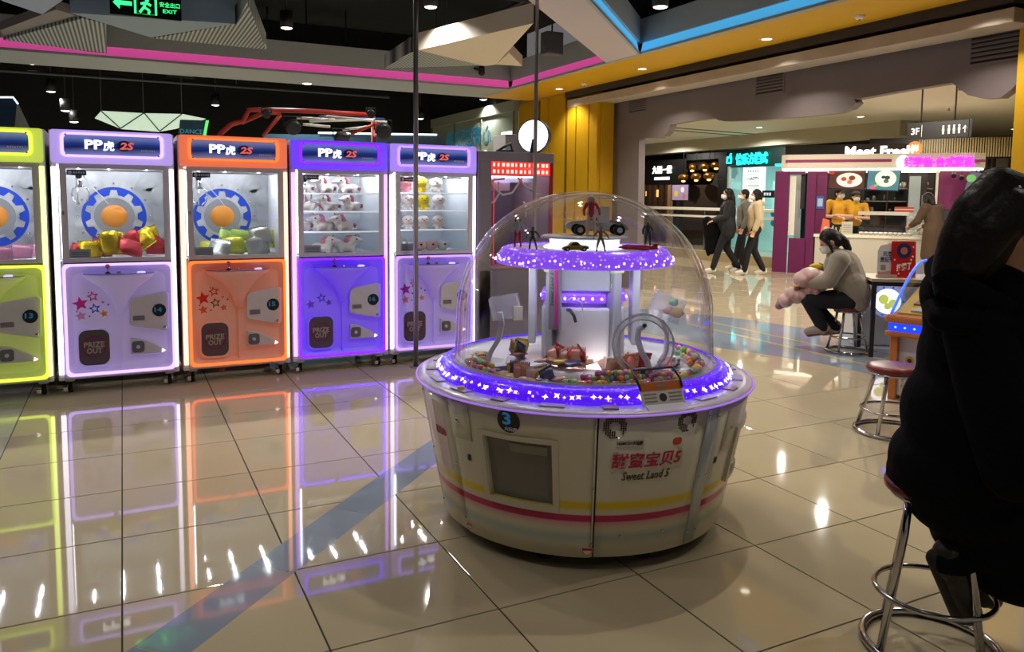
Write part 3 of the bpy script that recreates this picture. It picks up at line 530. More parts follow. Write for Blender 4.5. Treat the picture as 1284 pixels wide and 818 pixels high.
    PT = mat('prize_text', 'b8a79c', .4); text('PRIZE', 'lettering', PT, pd, lambda u, v, n: Vector((.235+u, .0215-n, .352+v)), .135, .04, bold=.02); text('OUT', 'lettering', PT, pd, lambda u, v, n: Vector((.235+u, .0215-n, .306+v)), .10, .04, bold=.02)
    # lock plate, number disc, speaker
    q = MB(); q.prism([(.475, .665), (.50, .69), (.72, .725), (.745, .71), (.738, .44), (.72, .425), (.485, .478), (.472, .495)], -.042, -.012, fz); lk = q.build('lock_plate', SILV, th, bevel=.006)
    q = MB(); q.prism(disc(.048, 24, .675, .585), -.012, -.009, fz); nd = q.build('number_disc', mat('disc_black', '14161c', .3), lk); text(num, 'lettering', mat('num_blue', '2a6f9c', .3, emit='2a6f9c', es=.3), nd, lambda u, v, n: Vector((.668+u, .008-n, .59+v)), .052, .036, bold=.03)
    MB().lathe([(.0004, .008), (.011, .006), (.013, 0)], (0, 0, 0), 12).build('lock', CHROME, lk).matrix_local = Matrix.Translation((.712, .011, .452)) @ Matrix.Rotation(R_(90), 4, 'X')
    cl(.495, .575, .007, .012, .515, .55, 'coin_slot', mat('slot_grey', '7b7684', .4), lk, .003)
    q = MB(); q.prism([(.475, .385), (.55, .37), (.66, .315), (.715, .27), (.70, .258), (.475, .258)], -.042, -.014, fz); sp_ = q.build('speaker_plate', SILV, th, bevel=.006); q = MB(); q.prism(rrect(.085, .085, .02, 3, .525, .315), -.014, -.010, fz); q.build('speaker_grille', mat('grille_dark', '6d6874', .5), sp_); q = MB(); q.prism(disc(.014, 12, .525, .315), -.010, -.006, fz); q.build('speaker_dot', mat('print_white'), sp_)
    q = MB(); q.prism([(.685, .262), (.712, .275), (.69, .29)], -.014, -.008, fz); q.build('arrow_light', led('arrow_led', 'fff4e0', 2), sp_)
    # star decals
    for (u, v, r, c, hol) in starcol:
        q = MB(); s1 = star(r, 5, u, v, .45, 100)
        if hol: ring_face(q, s1, star(r*.55, 5, u, v, .45, 100), -.040, -.0385, fz)
        else: q.prism(s1, -.040, -.0385, fz)
        q.build('star_decal', mat('star_'+c, c, .4), th)
    # casters
    for x in (.07, W_-.07):
        for y in (.07, D_-.09):
            c = cl(x-.03, x+.03, y-.03, y+.03, .088, .105, 'caster', SILV, th, .003)
            MB().cyl((x-.013, y+.015, .036), (x+.013, y+.015, .036), .036, n=16).build('wheel', RUB, c)
            for s in (-1, 1): MB().hull_loft([[Vector((x+s*.017+t, y-.022, .09)), Vector((x+s*.017+t, y+.022, .09)), Vector((x+s*.017+t, y+.026, .036)), Vector((x+s*.017+t, y+.004, .036))] for t in (-.002, .002)]).build('fork', CHROME, c)
            if y < .2: cl(x-.045, x-.015, y-.05, y-.025, .02, .055, 'brake', CHROME, c, .004)
    th.location = (X, CY0, 0); ORG[th.name] = Vector((0, 0, 0)); return th
CY0 = 6.4
def brushed(name, c0, c1):
    m = mat(name, c0, .35, metal=.35); nt = m.node_tree; b = nt.nodes['Principled BSDF']; tc = nt.nodes.new('ShaderNodeTexCoord'); n = nt.nodes.new('ShaderNodeTexNoise'); n.inputs['Scale'].default_value = 2.5; n.inputs['Distortion'].default_value = 1.5; nt.links.new(tc.outputs['Object'], n.inputs['Vector'])
    cr = nt.nodes.new('ShaderNodeValToRGB'); cr.color_ramp.elements[0].color = lin(c0); cr.color_ramp.elements[0].position = .35; cr.color_ramp.elements[1].color = lin(c1); cr.color_ramp.elements[1].position = .65; nt.links.new(n.outputs['Fac'], cr.inputs[0]); nt.links.new(cr.outputs[0], b.inputs['Base Color']); return m
BRUSH = brushed('brushed_backdrop', 'a9adb2', 'd4d7da'); BRUSH2 = brushed('brushed_ring', '9ea1a6', 'e2e4e6')
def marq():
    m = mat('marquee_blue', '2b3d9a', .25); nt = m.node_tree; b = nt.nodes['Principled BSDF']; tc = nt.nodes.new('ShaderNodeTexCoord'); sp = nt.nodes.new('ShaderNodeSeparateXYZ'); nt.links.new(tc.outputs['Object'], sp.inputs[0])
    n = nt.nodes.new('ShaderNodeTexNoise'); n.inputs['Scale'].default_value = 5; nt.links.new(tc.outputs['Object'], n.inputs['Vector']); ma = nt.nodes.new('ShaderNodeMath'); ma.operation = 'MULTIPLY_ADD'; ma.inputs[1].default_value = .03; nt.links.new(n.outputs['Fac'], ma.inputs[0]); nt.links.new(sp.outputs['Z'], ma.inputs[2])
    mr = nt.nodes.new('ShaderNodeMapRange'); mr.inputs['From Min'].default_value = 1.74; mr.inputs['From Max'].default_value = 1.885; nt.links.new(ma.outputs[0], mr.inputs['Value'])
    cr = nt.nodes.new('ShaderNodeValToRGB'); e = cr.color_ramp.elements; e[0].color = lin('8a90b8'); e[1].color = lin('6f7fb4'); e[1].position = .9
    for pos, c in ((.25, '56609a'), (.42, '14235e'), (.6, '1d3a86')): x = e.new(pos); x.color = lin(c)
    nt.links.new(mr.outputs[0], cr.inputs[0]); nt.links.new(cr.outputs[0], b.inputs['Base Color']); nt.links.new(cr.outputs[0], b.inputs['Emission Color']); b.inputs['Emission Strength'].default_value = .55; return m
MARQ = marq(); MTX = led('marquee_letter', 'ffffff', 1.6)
def stars(*cs): return [(.155, .655, .055, cs[0], 0), (.235, .705, .042, cs[0], 1), (.245, .615, .042, cs[1], 1), (.155, .565, .040, cs[2], 0), (.305, .575, .030, cs[3], 0), (.13, .60, .008, cs[1], 0), (.21, .56, .009, cs[1], 0), (.21, .735, .008, cs[1], 0), (.30, .66, .012, cs[0], 0), (.335, .64, .010, cs[1], 0)]
MX = [-1.283, -.451, .381, 1.205, 2.02]
claw_machine(MX[0], 'claw machine glowing yellow-green with a bear-less gear backdrop beside the lilac one'.replace('a bear-less ', 'a '), '13', 'cfe83a', 'eaff7a', 'c8ccb0', 2.0, 3.0, True, [], .16)
claw_machine(MX[1], 'claw machine glowing pale lilac with gold prize bags between green and orange ones', '14', 'b89cff', 'f1e9ff', 'd4d0da', 2.0, 3.0, True, stars('e02a9a', '2a58c8', 'e8a0c8', 'f0a03c'), .16)
claw_machine(MX[2], 'claw machine glowing orange with a gear backdrop and snack bags', '15', 'ff6428', 'ffa888', 'c0b4ae', 2.0, 3.0, True, stars('d8281c', '5a3a30', 'd86a3a', 'd8783a'), .15)
claw_machine(MX[3], 'claw machine glowing deep violet full of white pony plush toys', '16', '5a18ff', 'c88eff', '9a92b4', 3.4, 2.4, False, stars('3a2ad0', '2a48e0', '8a4ae0', '7a4ac0')[2:5], .48)
claw_machine(MX[4], 'claw machine glowing lilac full of round pastel plush toys behind the steel pole', '17', '9a74ff', 'e6daff', 'c4bed4', 2.3, 3.0, False, stars('b02ab0', '2a3ad0', 'e07a9a', 'e0985a'), .22)
# ------------------------------------------------------------------ prizes in the claw machines
def foil(name, m, sx, sy, h):
    """crimped pillow bag standing on its edge"""
    q = MB(); nx, ny = 8, 8
    for s in (1, -1):
        vs = []; fs = []
        for j in range(ny+1):
            for i in range(nx+1):
                u, v = i/nx*2-1, j/ny*2-1; b = max(0, (1-u**4)*(1-v**4))**.55; wob = .12*math.sin(5*u+3*v*s)*math.cos(4*v-2*u)
                vs.append(((u*(1-.08*abs(v)**2))*sx/2, s*h/2*b*(1+wob), v*sy/2*(1-.06*u*u)))
        for j in range(ny):
            for i in range(nx): a = j*(nx+1)+i; fs.append((a, a+1, a+nx+2, a+nx+1))
        q.add(vs, fs, True)
    for v in (-1, 1):
        for i in range(10):
            x = -sx*.44+sx*.88*i/9.; q.box(x-sx*.03, x+sx*.03, -.003, .003, v*sy*.5-.008, v*sy*.5+.008)
    return q
def foil_obj(m, sx, sy, h, loc, rot, lbl, grp, cat='prize bag'):
    q = foil('b', m, sx, sy, h); X = Matrix.Rotation(rot[2], 4, 'Z') @ Matrix.Rotation(rot[1], 4, 'Y') @ Matrix.Rotation(rot[0], 4, 'X'); q.v = [X @ p+Vector(loc) for p in q.v]
    return q.build(cat.replace(' ', '_'), m, None, label=lbl, cat=cat, group=grp)
GOLD = mat('gold_foil', 'd8b81c', .22, metal=.65, bump=.3, scale=30); REDF = mat('red_foil', 'a8202c', .3, metal=.4, bump=.3); SILF = mat('silver_foil', 'c8ccc6', .25, metal=.6, bump=.3); GRNF = mat('green_foil', '9db85a', .35, metal=.2, bump=.3); PKF = mat('pink_foil', 'd890b0', .4, bump=.2); YGF = mat('yellow_foil', 'c8c84a', .3, metal=.3, bump=.3)
rnd = random.Random(3)
def bags(X, mats, spots, lbls, grp):
    for k, (x, z, s, r) in enumerate(spots):
        m, lb = mats[k % len(mats)], lbls[k % len(mats)]
        foil_obj(m, .16*s, .13*s, .06*s, (X+x, CY0+.22+.17*((k*7) % 3), .976+z), (R_(rnd.uniform(-40, 20)), R_(r), R_(rnd.uniform(-30, 30))), lb, grp)
bags(MX[1], [GOLD, REDF], [(.36, .11, 1.1, 80), (.30, .06, 1, 10), (.42, .05, 1, -10), (.50, .07, 1.1, 20), (.58, .12, 1.2, -35), (.66, .08, 1.1, 30), (.22, .06, 1, 0), (.52, .12, .9, 60), (.64, .15, .9, -20), (.16, .04, .9, 15), (.40, .13, .7, 90), (.68, .04, .9, 0)], ['shiny gold foil prize bag in the lilac claw machine', 'dark red foil prize bag in the lilac claw machine'], 'prize bags in the lilac claw machine')
bags(MX[2], [SILF, YGF, GRNF], [(.30, .05, 1.1, 5), (.42, .06, 1.2, -5), (.50, .11, 1.2, 10), (.60, .07, 1.3, -15), (.68, .12, 1.1, 5), (.40, .12, 1, 20), (.62, .15, 1.1, -10), (.24, .04, 1, 0), (.52, .04, 1, 0)], ['silver foil snack bag in the orange claw machine', 'yellow foil snack bag in the orange claw machine', 'green foil snack bag in the orange claw machine'], 'snack bags in the orange claw machine')
bags(MX[0], [PKF], [(.5, .03, .9, 0), (.6, .035, .9, 10), (.68, .03, .9, -8), (.4, .03, .9, 5), (.3, .03, .9, 0)], ['pale pink prize bag in the yellow-green claw machine'], 'pink bags in the green claw machine')
# shelves and plush in the violet and the right lilac machines
CLEAR = glass('clear_shelf', (.95, .97, 1.), .9); PLUSHW = mat('plush_white', 'efe6e2', .9, sheen=.4, bump=.25, scale=120); PLUSHP = mat('plush_pink', 'e0879c', .9, sheen=.4, bump=.25, scale=120); PLUSHY = mat('plush_yellow', 'e8cf1e', .9, sheen=.3, bump=.2, scale=120); PLUSHG = mat('plush_grey', 'd3d6d2', .9, sheen=.3); GOLDM = mat('gold_soft', 'd8a63c', .4, metal=.4); EYED = mat('eye_dark', '16161c', .2)


def shelves(mi, zs, lb):
    for k, z in enumerate(zs):
        th = T('plush_shelf', ['lowest', 'middle', 'top'][k]+' clear shelf inside the '+lb+' claw machine', 'shelf', (MX[mi]+.4, CY0+.45, z)); x0 = MX[mi]+.032
        MB().box(x0, MX[mi]+W_-.032, CY0+.16, CY0+.75, z-.004, z).build('board', CLEAR, th); MB().box(x0, MX[mi]+W_-.032, CY0+.154, CY0+.16, z-.006, z+.006).build('lit_edge', mat('shelf_edge', 'f0f2f8', .3, emit='f0f2f8', es=.5), th)
shelves(3, (1.155, 1.325, 1.475), 'violet'); shelves(4, (1.165, 1.335, 1.49), 'right lilac')
def pony():
    th = T('plush_pony', 'white pony plush toy with pink mane', 'plush toy', (0, 0, 0))
    q = MB(); q.ell((0, 0, .055), (.05, .04, .042)); q.ell((.035, 0, .062), (.036, .036, .036)); q.cap((-.03, 0, .075), (-.04, 0, .115), .026, .024); q.ell((-.045, 0, .125), (.036, .03, .032)); q.ell((-.078, -.002, .115), (.024, .021, .019))
    for x in (-.03, .035):
        for y in (-.022, .022): q.cap((x, y, .04), (x-.004, y, .012), .016, .014)
    for y in (-.016, .016): q.cap((-.035, y, .15), (-.033, y*1.2, .168), .009, .003)
    b = q.build('body', PLUSHW, th); remesh(b, .006, 3)
    q = MB()
    for x, z, r in ((-.012, .15, .016), (-.004, .13, .018), (.0, .108, .017), (.002, .088, .014), (-.03, .155, .013)): q.ell((x, 0, z), (r, r*1.5, r), 10, 6)
    remesh(q.build('mane', PLUSHP, th), .006, 2)
    q = MB(); q.limb([(.065, 0, .07), (.085, 0, .06), (.088, 0, .035)], [.012, .014, .008], 8); remesh(q.build('tail', PLUSHP, th), .006, 2)
    MB().cyl((-.05, 0, .152), (-.058, 0, .18), .007, .001, n=8).build('horn', GOLDM, th)
    for y in (-.0285, .0285): MB().ell((-.058, y, .128), (.006, .004, .007), 8, 6).build('eye', EYED, th)
    return th
pn = pony(); k = 0
rows = [(1.4755, (.12, .31, .51)), (1.3255, (.15, .345, .54)), (1.1555, (.11, .29, .47)), (.9735, (.30, .50))]
wl = ['on the top shelf', 'on the middle shelf', 'on the lowest shelf', 'on the floor']
for ri, (z, xs) in enumerate(rows):
    for x in xs:
        o = pn if k == 0 else copy_tree(pn); k += 1; o.location = (MX[3]+x+.02, CY0+.27+.02*(k % 2), z); o.rotation_euler = (0, 0, R_(rnd.uniform(-8, 35))); o.scale = (1.5, 1.4, .88)
        o['label'] = 'white pony plush with pink mane '+wl[ri]+' of the violet machine'; o['group'] = 'ponies '+wl[ri]+' of the violet machine'
        if ri == 3: o.rotation_euler = (0, 0, R_(150+20*(k % 2)))
def blob(m, lbl, s=1.):
    th = T('plush_chick', lbl, 'plush toy', (0, 0, 0)); q = MB(); q.ell((0, 0, .105), (.052, .05, .052), 14, 10); q.ell((0, .004, .04), (.034, .032, .042), 12, 8)
    for x in (-.02, .02): q.ell((x, -.02, .010), (.016, .022, .010), 8, 6)
    for x in (-.05, .05): q.cap((x*.6, 0, .055), (x, -.008, .03), .011, .008, 8)
    b = q.build('body', m, th); remesh(b, .007, 3)
    MB().ell((0, -.05, .10), (.012, .01, .008), 8, 6).build('beak', mat('beak_orange', 'd8862a', .6), th)
    for x in (-.018, .018): MB().ell((x, -.046, .115), (.005, .004, .006), 8, 6).build('eye', EYED, th)
    th.scale = (s,)*3; return th
bl = {c: blob(m, 'round %s plush toy with small feet' % c) for c, m in (('pink', PLUSHP), ('yellow', PLUSHY), ('white', PLUSHW))}; used = set()
for ri, (z, cols) in enumerate(((1.4905, ('pink', 'yellow', 'white')), (1.3355, ('pink', 'white', 'yellow', 'white')), (1.1655, ('white', 'white', 'white', 'white')))):
    for i, c in enumerate(cols):
        o = bl[c] if c not in used else copy_tree(bl[c]); used.add(c); o.location = (MX[4]+(.24 if ri == 0 else .12)+.142*i, CY0+.27, z-.001); o.rotation_euler = (0, 0, R_(-25+8*i))
        o['label'] = 'round %s plush toy on the %s shelf of the right lilac machine' % (c, ('top', 'middle', 'lowest')[ri]); o['group'] = 'round plush toys in the lilac machine'; o.scale = (1.15, 1.1, .93) if ri != 2 else (1.1, 1.1, .8)
for i, c in enumerate(('grey', 'pink', 'pink', 'grey')):
    x = MX[4]+.26+.115*i; th = T('plush_ball', 'crumpled %s plush ball on the floor of the right lilac machine' % c, 'plush toy', (x, CY0+.3, .973), 'plush balls in the lilac machine'); q = MB(); q.ell((x, CY0+.3, 1.015), (.058, .05, .042)); q.ell((x-.03, CY0+.27, 1.035), (.03, .03, .03)); q.ell((x+.035, CY0+.27, 1.03), (.03, .03, .028)); remesh(q.build('body', PLUSHG if c == 'grey' else mat('plush_rose', 'd9a9a4', .9, sheen=.3), th), .007, 3); MB().ell((x, CY0+.247, 1.03), (.012, .01, .008), 8, 6).build('nose', EYED, th)
# ------------------------------------------------------------------ red-lit crane at the end of the row
RX, RW = 2.835, .775; REDL = led('red_sign', 'ff2a1e', 1.3); CRN = mat('crane_grey', '86808f', .5, var=.03)
rc = T('crane_machine', 'grey crane machine with red lit header and white ropes at the row end', 'claw machine', (0, 0, 0))
def rb(x0, x1, y0, y1, z0, z1, n, m, p=None, bv=.004): return MB().box(x0, x1, y0, y1, z0, z1).build(n, m, p or rc, bevel=bv)
rb(0, .02, 0, .8, .04, 1.87, 'side_panel', CRN); rb(RW-.02, RW, 0, .8, .04, 1.87, 'side_panel', mat('clear_side', 'b9a8a8', .3)); rb(.02, RW-.02, .78, .8, .04, 1.87, 'back_panel', mat('crane_back', '8a8490', .5)); rb(.0, RW, -.005, .8, 1.78, 1.87, 'top_cover', CRN); rb(.02, .135, -.004, .03, .04, 1.78, 'front_stile', CRN); rb(RW-.04, RW-.005, -.004, .02, .85, 1.78, 'front_stile', led('red_tube', 'ff3226', 1.1)); rb(.02, RW-.02, -.004, .6, .04, .80, 'lower_cabinet', CRN)
for z in (1.725, 1.665):
    h = rb(.135, RW-.04, -.002, .02, z, z+.055, 'header_sign', REDL)
    q = MB(); rr = random.Random(int(z*1000))
    for k in range(13): x = .15+.045*k; q.box(x, x+.03*rr.uniform(.5, 1), -.005, -.002, z+.012, z+.044)
    q.build('sign_print', led('sign_pale', 'ffd8c8', 1.2), h)
rb(.16, .165, .0, .004, .85, 1.66, 'pane_edge', REDL); MB().box(.135, RW-.04, .004, .008, .8, 1.665).build('pane', PANE, rc); rb(.02, RW-.02, .03, .78, .80, .82, 'prize_floor', mat('pink_floor', 'e8b0a8', .5)); rb(.2, .23, .3, .33, .82, 1.66, 'inner_post', led('red_tube')); rb(.30, .33, .5, .53, .82, 1.66, 'inner_post', mat('post_white', 'e0dce8', .4, emit='b9a8ff', es=.7)); rb(.05, RW-.05, .3, .34, 1.60, 1.635, 'gantry_rail', mat('print_white')); rb(.3, .45, .26, .4, 1.52, 1.6, 'carriage', mat('print_white')); rb(.2, RW-.1, .2, .5, 1.645, 1.66, 'ceiling_light', led('crane_led', 'f0e4ff', 2.2))
ROPE = mat('rope_white', 'dcdce0', .6)
for pts in ([(.14, 1.66), (.19, 1.55), (.28, 1.48), (.38, 1.50), (.44, 1.58), (.48, 1.64)], [(.14, 1.40), (.20, 1.42), (.25, 1.50), (.24, 1.60)], [(.44, 1.64), (.52, 1.56), (.62, 1.50), (.72, 1.48)], [(.5, 1.42), (.53, 1.36), (.52, 1.28)], [(.14, 1.58), (.2, 1.62), (.3, 1.63)]): MB().tube([(x, .07, z) for x, z in pts], .010, 8).build('rope', ROPE, rc)
rc.location = (RX, CY0, 0)
for k, (x, y, c) in enumerate(((.25, .25, 'b06a9a'), (.36, .2, 'd898a8'), (.48, .28, '9a5a8a'), (.58, .22, 'c88aa8'), (.42, .42, '8a8aa8'), (.3, .5, 'a88ab8'), (.62, .45, 'b89ab8'))):
    foil_obj(mat('wrap_'+c, c, .3, bump=.2), .12, .1, .06, (RX+x, CY0+y, .87), (R_(-20), R_(10*k-30), R_(20*k)), 'wrapped prize packet on the floor of the red-lit crane', 'packets in the red-lit crane', 'prize packet')
rl = T('round_lamp', 'round white glowing sign lamp standing on the red-lit crane', 'lamp', (RX+.62, CY0+.12, 1.87)); p = Vector((RX+.62, CY0+.10, 2.03))
dr = Vector((-.75, -.66, 0)); sd = Vector((.66, -.75, 0)); fnr = lambda u, v, n: p+sd*u+Vector((0, 0, v))+dr*n
q = MB(); q.prism(disc(.148, 32), .0, .03, fnr); q.build('lamp_face', led('sign_white', 'ffffff', 1.8), rl); q = MB(); ring_face(q, disc(.156, 32), disc(.147, 32), -.03, .034, fnr); q.prism(disc(.15, 32), -.03, -.001, fnr); q.build('housing', DKP, rl); q = MB(); q.prism([(-.03, -.165), (.02, -.165), (.01, -.03), (-.005, -.03)], .032, .05, fnr); q.build('bracket', DKP, rl); q = MB(); q.prism([(-.06, -.166), (.06, -.166), (.06, -.158), (-.06, -.158)], -.05, .06, fnr); q.build('foot', DKP, rl)
bx = T('white_carton', 'white carton with dark cables on top of the red-lit crane', 'box', (RX+.6, CY0+.5, 1.87)); MB().box(RX+.44, RX+.74, CY0+.35, CY0+.62, 1.8705, 2.06).build('carton_body', mat('carton_white', 'c8c4bc', .6), bx, bevel=.004); MB().box(RX+.44, RX+.74, CY0+.48, CY0+.49, 2.0605, 2.062).build('tape', mat('tape_tan', 'a8987a', .4), bx)
cbn = T('cable_coil', 'small tangle of black cable on top of the red-lit crane', 'cable', (RX+.36, CY0+.2, 1.87)); MB().tube([(RX+.28, CY0+.2, 1.88), (RX+.33, CY0+.16, 1.92), (RX+.42, CY0+.2, 1.96), (RX+.46, CY0+.24, 1.9), (RX+.38, CY0+.27, 1.88), (RX+.3, CY0+.24, 1.89)], .012, 8).build('cable', RUB, cbn); MB().box(RX+.34, RX+.46, CY0+.2, CY0+.26, 1.871, 1.90).build('plug_block', RUB, cbn, bevel=.004)
# ================================================================== DOME PRIZE MACHINE
DC = Vector((1.888, 3.051, 0)); _f = Vector((-DC.x, -DC.y, 0)).normalized(); _r = Vector((-_f.y, _f.x, 0))
if _r.dot(RT) < 0: _r = -_r
def dv(a): return math.cos(a)*_f+math.sin(a)*_r          # a = 0 faces the photographer, a > 0 to the right
ZB, ZT, RB, RTp = .06, .66, .638, .752
def rad(z): return RB+(RTp-RB)*(z-ZB)/(ZT-ZB)
def cone(a, z, n=0.): return DC+dv(a)*(rad(z)+n)+Vector((0, 0, z))
def dome_hit(x, y):
    d = ray(x, y); s = .3
    for _ in range(6000):
        p = EYE+d*s; q = (p-DC).to_2d().length
        if q < rad(p.z) and p.z < ZT+.02: break
        s += .0015
    v = p-DC; return math.atan2(v.dot(_r), v.dot(_f)), p.z
def on_cone(a0, z0):
    """fn(u,v,n): u metres to the right along the shell, v up"""
    return lambda u, v, n: cone(a0+u/rad(z0), z0+v, n+.0015)
def pxbox(x0, y0, x1, y1):
    a0, zt = dome_hit(x0, y0); a1, zb = dome_hit(x1, y1); return a0, a1, zb, zt
DM = T('dome_prize_machine', 'round white prize machine with purple lit rim and clear dome', 'arcade machine', DC)
def body_mat():
    m = mat('machine_body', 'd6cfb8', .3, coat=.3); nt = m.node_tree; b = nt.nodes['Principled BSDF']; g = nt.nodes.new('ShaderNodeNewGeometry'); sp = nt.nodes.new('ShaderNodeSeparateXYZ'); nt.links.new(g.outputs['Position'], sp.inputs[0])
    mr = nt.nodes.new('ShaderNodeMapRange'); mr.inputs['From Min'].default_value = 0; mr.inputs['From Max'].default_value = .7; nt.links.new(sp.outputs['Z'], mr.inputs['Value'])
    cr = nt.nodes.new('ShaderNodeValToRGB'); e = cr.color_ramp.elements; base = 'd6cfb8'; Z = lambda z: z/.7
    e[0].color = lin(base); e[1].color = lin(base)
    for z, c in ((YZ[4]-.035, base), (YZ[4], 'a9bdb8'), (YZ[4]+.03, base), (YZ[2]-.045, base), (YZ[2]-.016, 'd79aa2'), (YZ[2]-.013, 'bb1f5c'), (YZ[2]+.013, 'c02060'), (YZ[2]+.016, base), (YZ[0]-.024, base), (YZ[0]-.010, 'dcc018'), (YZ[0]+.010, 'dcc018'), (YZ[0]+.026, base)):
        x = e.new(max(0.001, min(.999, Z(z)))); x.color = lin(c)
    nt.links.new(mr.outputs[0], cr.inputs[0]); nt.links.new(cr.outputs[0], b.inputs['Base Color']); return m
YZ = [dome_hit(720, 634)[1], 0, dome_hit(720, 650)[1], 0, dome_hit(720, 674)[1]]
BODY = body_mat(); BODYP = mat('machine_trim', 'd0c9b4', .35); LIL = mat('deck_plastic', 'cfc6dc', .25, coat=.3)
# shell in curved panels with open gaps
seams = [dome_hit(749, 560)[0], dome_hit(884, 540)[0], dome_hit(897, 540)[0], dome_hit(568, 540)[0], dome_hit(541, 540)[0]]
sA, sB, sC, sD, sE = seams
MB().lathe([(RB-.02, ZB+.01), (RTp-.02, ZT)], DC, 96).build('inner_shell', mat('shell_dark', '4a463e', .6), DM)
def panel(a0, a1, name, m, n0=-.012, n1=0., z0=ZB, z1=ZT, k=None, parent=DM, hole=None):
    k = k or max(3, int(abs(a1-a0)/R_(4))); q = MB()
    q.hull_loft([[cone(a0+(a1-a0)*i/k, z0, n0), cone(a0+(a1-a0)*i/k, z0+.004, n1), cone(a0+(a1-a0)*i/k, z1, n1), cone(a0+(a1-a0)*i/k, z1, n0)] for i in range(k+1)], sm=False)
    o = q.build(name, m, parent); 
    for pl in o.data.polygons: pl.use_smooth = len(pl.vertices) == 4 and abs(pl.normal.z) < .5 and pl.area > 1e-4
    return o
g_ = R_(.25)
wa0, wa1, wz0, wz1 = pxbox(612, 553, 692, 628)
wa0 = dome_hit(612, 590)[0]; wa1 = dome_hit(693, 590)[0]; wz1 = dome_hit(650, 553)[1]; wz0 = dome_hit(650, 628)[1]
# front-left panel is split round its delivery window
def panel_hole(a0, a1, h0, h1, z0h, z1h):
    sa = sorted([a0+(a1-a0)*k/24 for k in range(25)]+[h0, h1]); sz = sorted([ZB+(ZT-ZB)*k/8 for k in range(9)]+[z0h, z1h]); vs = [cone(a, z) for a in sa for z in sz]; n = len(sz); fs = []
    for i in range(len(sa)-1):
        for k in range(n-1):
            am = (sa[i]+sa[i+1])/2; zm = (sz[k]+sz[k+1])/2
            if not (h0 < am < h1 and z0h < zm < z1h): fs.append((i*n+k, (i+1)*n+k, (i+1)*n+k+1, i*n+k+1))
    q = MB(); q.add(vs, fs, True); o = q.build('body_panel', BODY, DM); m = o.modifiers.new('thick', 'SOLIDIFY'); m.thickness = .01; m.offset = -1; return o
panel_hole(sD+g_, sA-R_(1.0), wa0, wa1, wz0, wz1)
panel(sA+g_, sB-g_, 'body_panel', BODY); panel(sB, sC, 'seam_strip', mat('strip_alu', 'b4bbbb', .35, metal=.4), n1=.002); panel(sC+g_, R_(100), 'body_panel', BODY); panel(R_(100.5), R_(180), 'body_panel', BODY); panel(R_(180.5), 2*math.pi+sE-g_, 'body_panel', BODY); panel(sE, sD, 'body_panel', BODY, n1=.001)
panel(sA-R_(.9), sA-R_(.3), 'seam_strip', BODYP, n1=.002)
for a in (sB+.01, sC-.01, sA-R_(.6), sE+.01, sD-.01):
    for z in (.12, .36, .62): q = MB(); q.ell(cone(a, z, .003), .005, 8, 6); q.build('screw', CHROME, DM)
# delivery window
q = MB(); K = 10
def wbox(q, a0, a1, z0, z1, n0, n1):
    q.hull_loft([[cone(a0+(a1-a0)*i/K, z0, n0), cone(a0+(a1-a0)*i/K, z0, n1), cone(a0+(a1-a0)*i/K, z1, n1), cone(a0+(a1-a0)*i/K, z1, n0)] for i in range(K+1)])
da = R_(2.0)
for (a0, a1, z0, z1) in ((wa0-da, wa0, wz0-.025, wz1+.018), (wa1, wa1+da, wz0-.025, wz1+.018), (wa0, wa1, wz1, wz1+.018), (wa0, wa1, wz0-.025, wz0)): wbox(q, a0, a1, z0, z1, -.06, .010)
wf = q.build('window_frame', BODYP, DM)
q = MB(); wbox(q, wa0, wa1, wz0, wz1, -.08, -.06); q.build('window_back', mat('recess_grey', 'a39c8c', .6), wf)
q = MB(); wbox(q, wa0+.002, wa1-.002, wz0+.002, wz1-.002, -.022, -.018); q.build('flap', mat('smoked_flap', '97938a', .12, alpha=.6), wf); q = MB(); wbox(q, wa0+.15, wa1-.03, wz1-.055, wz1-.02, -.017, -.014); q.build('flap_note', mat('note_clear', '8d8a80', .2), wf)
# right-hand delivery window seen edge-on
q = MB(); ra0, ra1 = R_(63), R_(88); wz = (.30, .50)
for (a0, a1, z0, z1) in ((ra0-da, ra0, wz[0]-.02, wz[1]+.02), (ra1, ra1+da, wz[0]-.02, wz[1]+.02), (ra0, ra1, wz[1], wz[1]+.02), (ra0, ra1, wz[0]-.02, wz[0])): wbox(q, a0, a1, z0, z1, -.001, .014)
w2 = q.build('window_frame', BODYP, DM); q = MB(); wbox(q, ra0, ra1, *wz, .001, .004); q.build('flap', mat('smoked_flap'), w2)
# little doors with locks, sensors
for (x0, y0, x1, y1, a_s) in ((567, 505, 589, 550, 1), (909, 512, 922, 558, 1)):
    a0 = dome_hit(x0, (y0+y1)/2)[0]; a1 = dome_hit(x1, (y0+y1)/2)[0]; z1 = dome_hit((x0+x1)/2, y0)[1]; z0 = dome_hit((x0+x1)/2, y1)[1]; d = panel(a0, a1, 'service_door', BODYP, .001, .006, z0, z1, 3); q = MB(); q.ell(cone((a0*.6+a1*.4), (z0+z1)/2, .007), .009, 10, 6); q.build('lock', CHROME, d)
for (x, y) in ((589, 574), (896, 577)): a, z = dome_hit(x, y); panel(a-.012, a+.012, 'sensor', mat('sensor_dark', '3a342e', .3), .001, .005, z-.014, z+.014, 2)
# number disc
a, z = dome_hit(638, 528); fn = on_cone(a, z); q = MB(); q.prism(disc(.048, 28), .0, .002, fn); nd = q.build('number_disc', mat('disc_black'), DM); text('3', 'lettering', mat('num_blue'), nd, lambda u, v, n: fn(u-.006, v+.01, n+.002), .035, .05, bold=.03); text('大玩家', 'lettering', mat('print_white'), nd, lambda u, v, n: fn(u+.008, v-.032, n+.002), .055, .016, bold=.01)
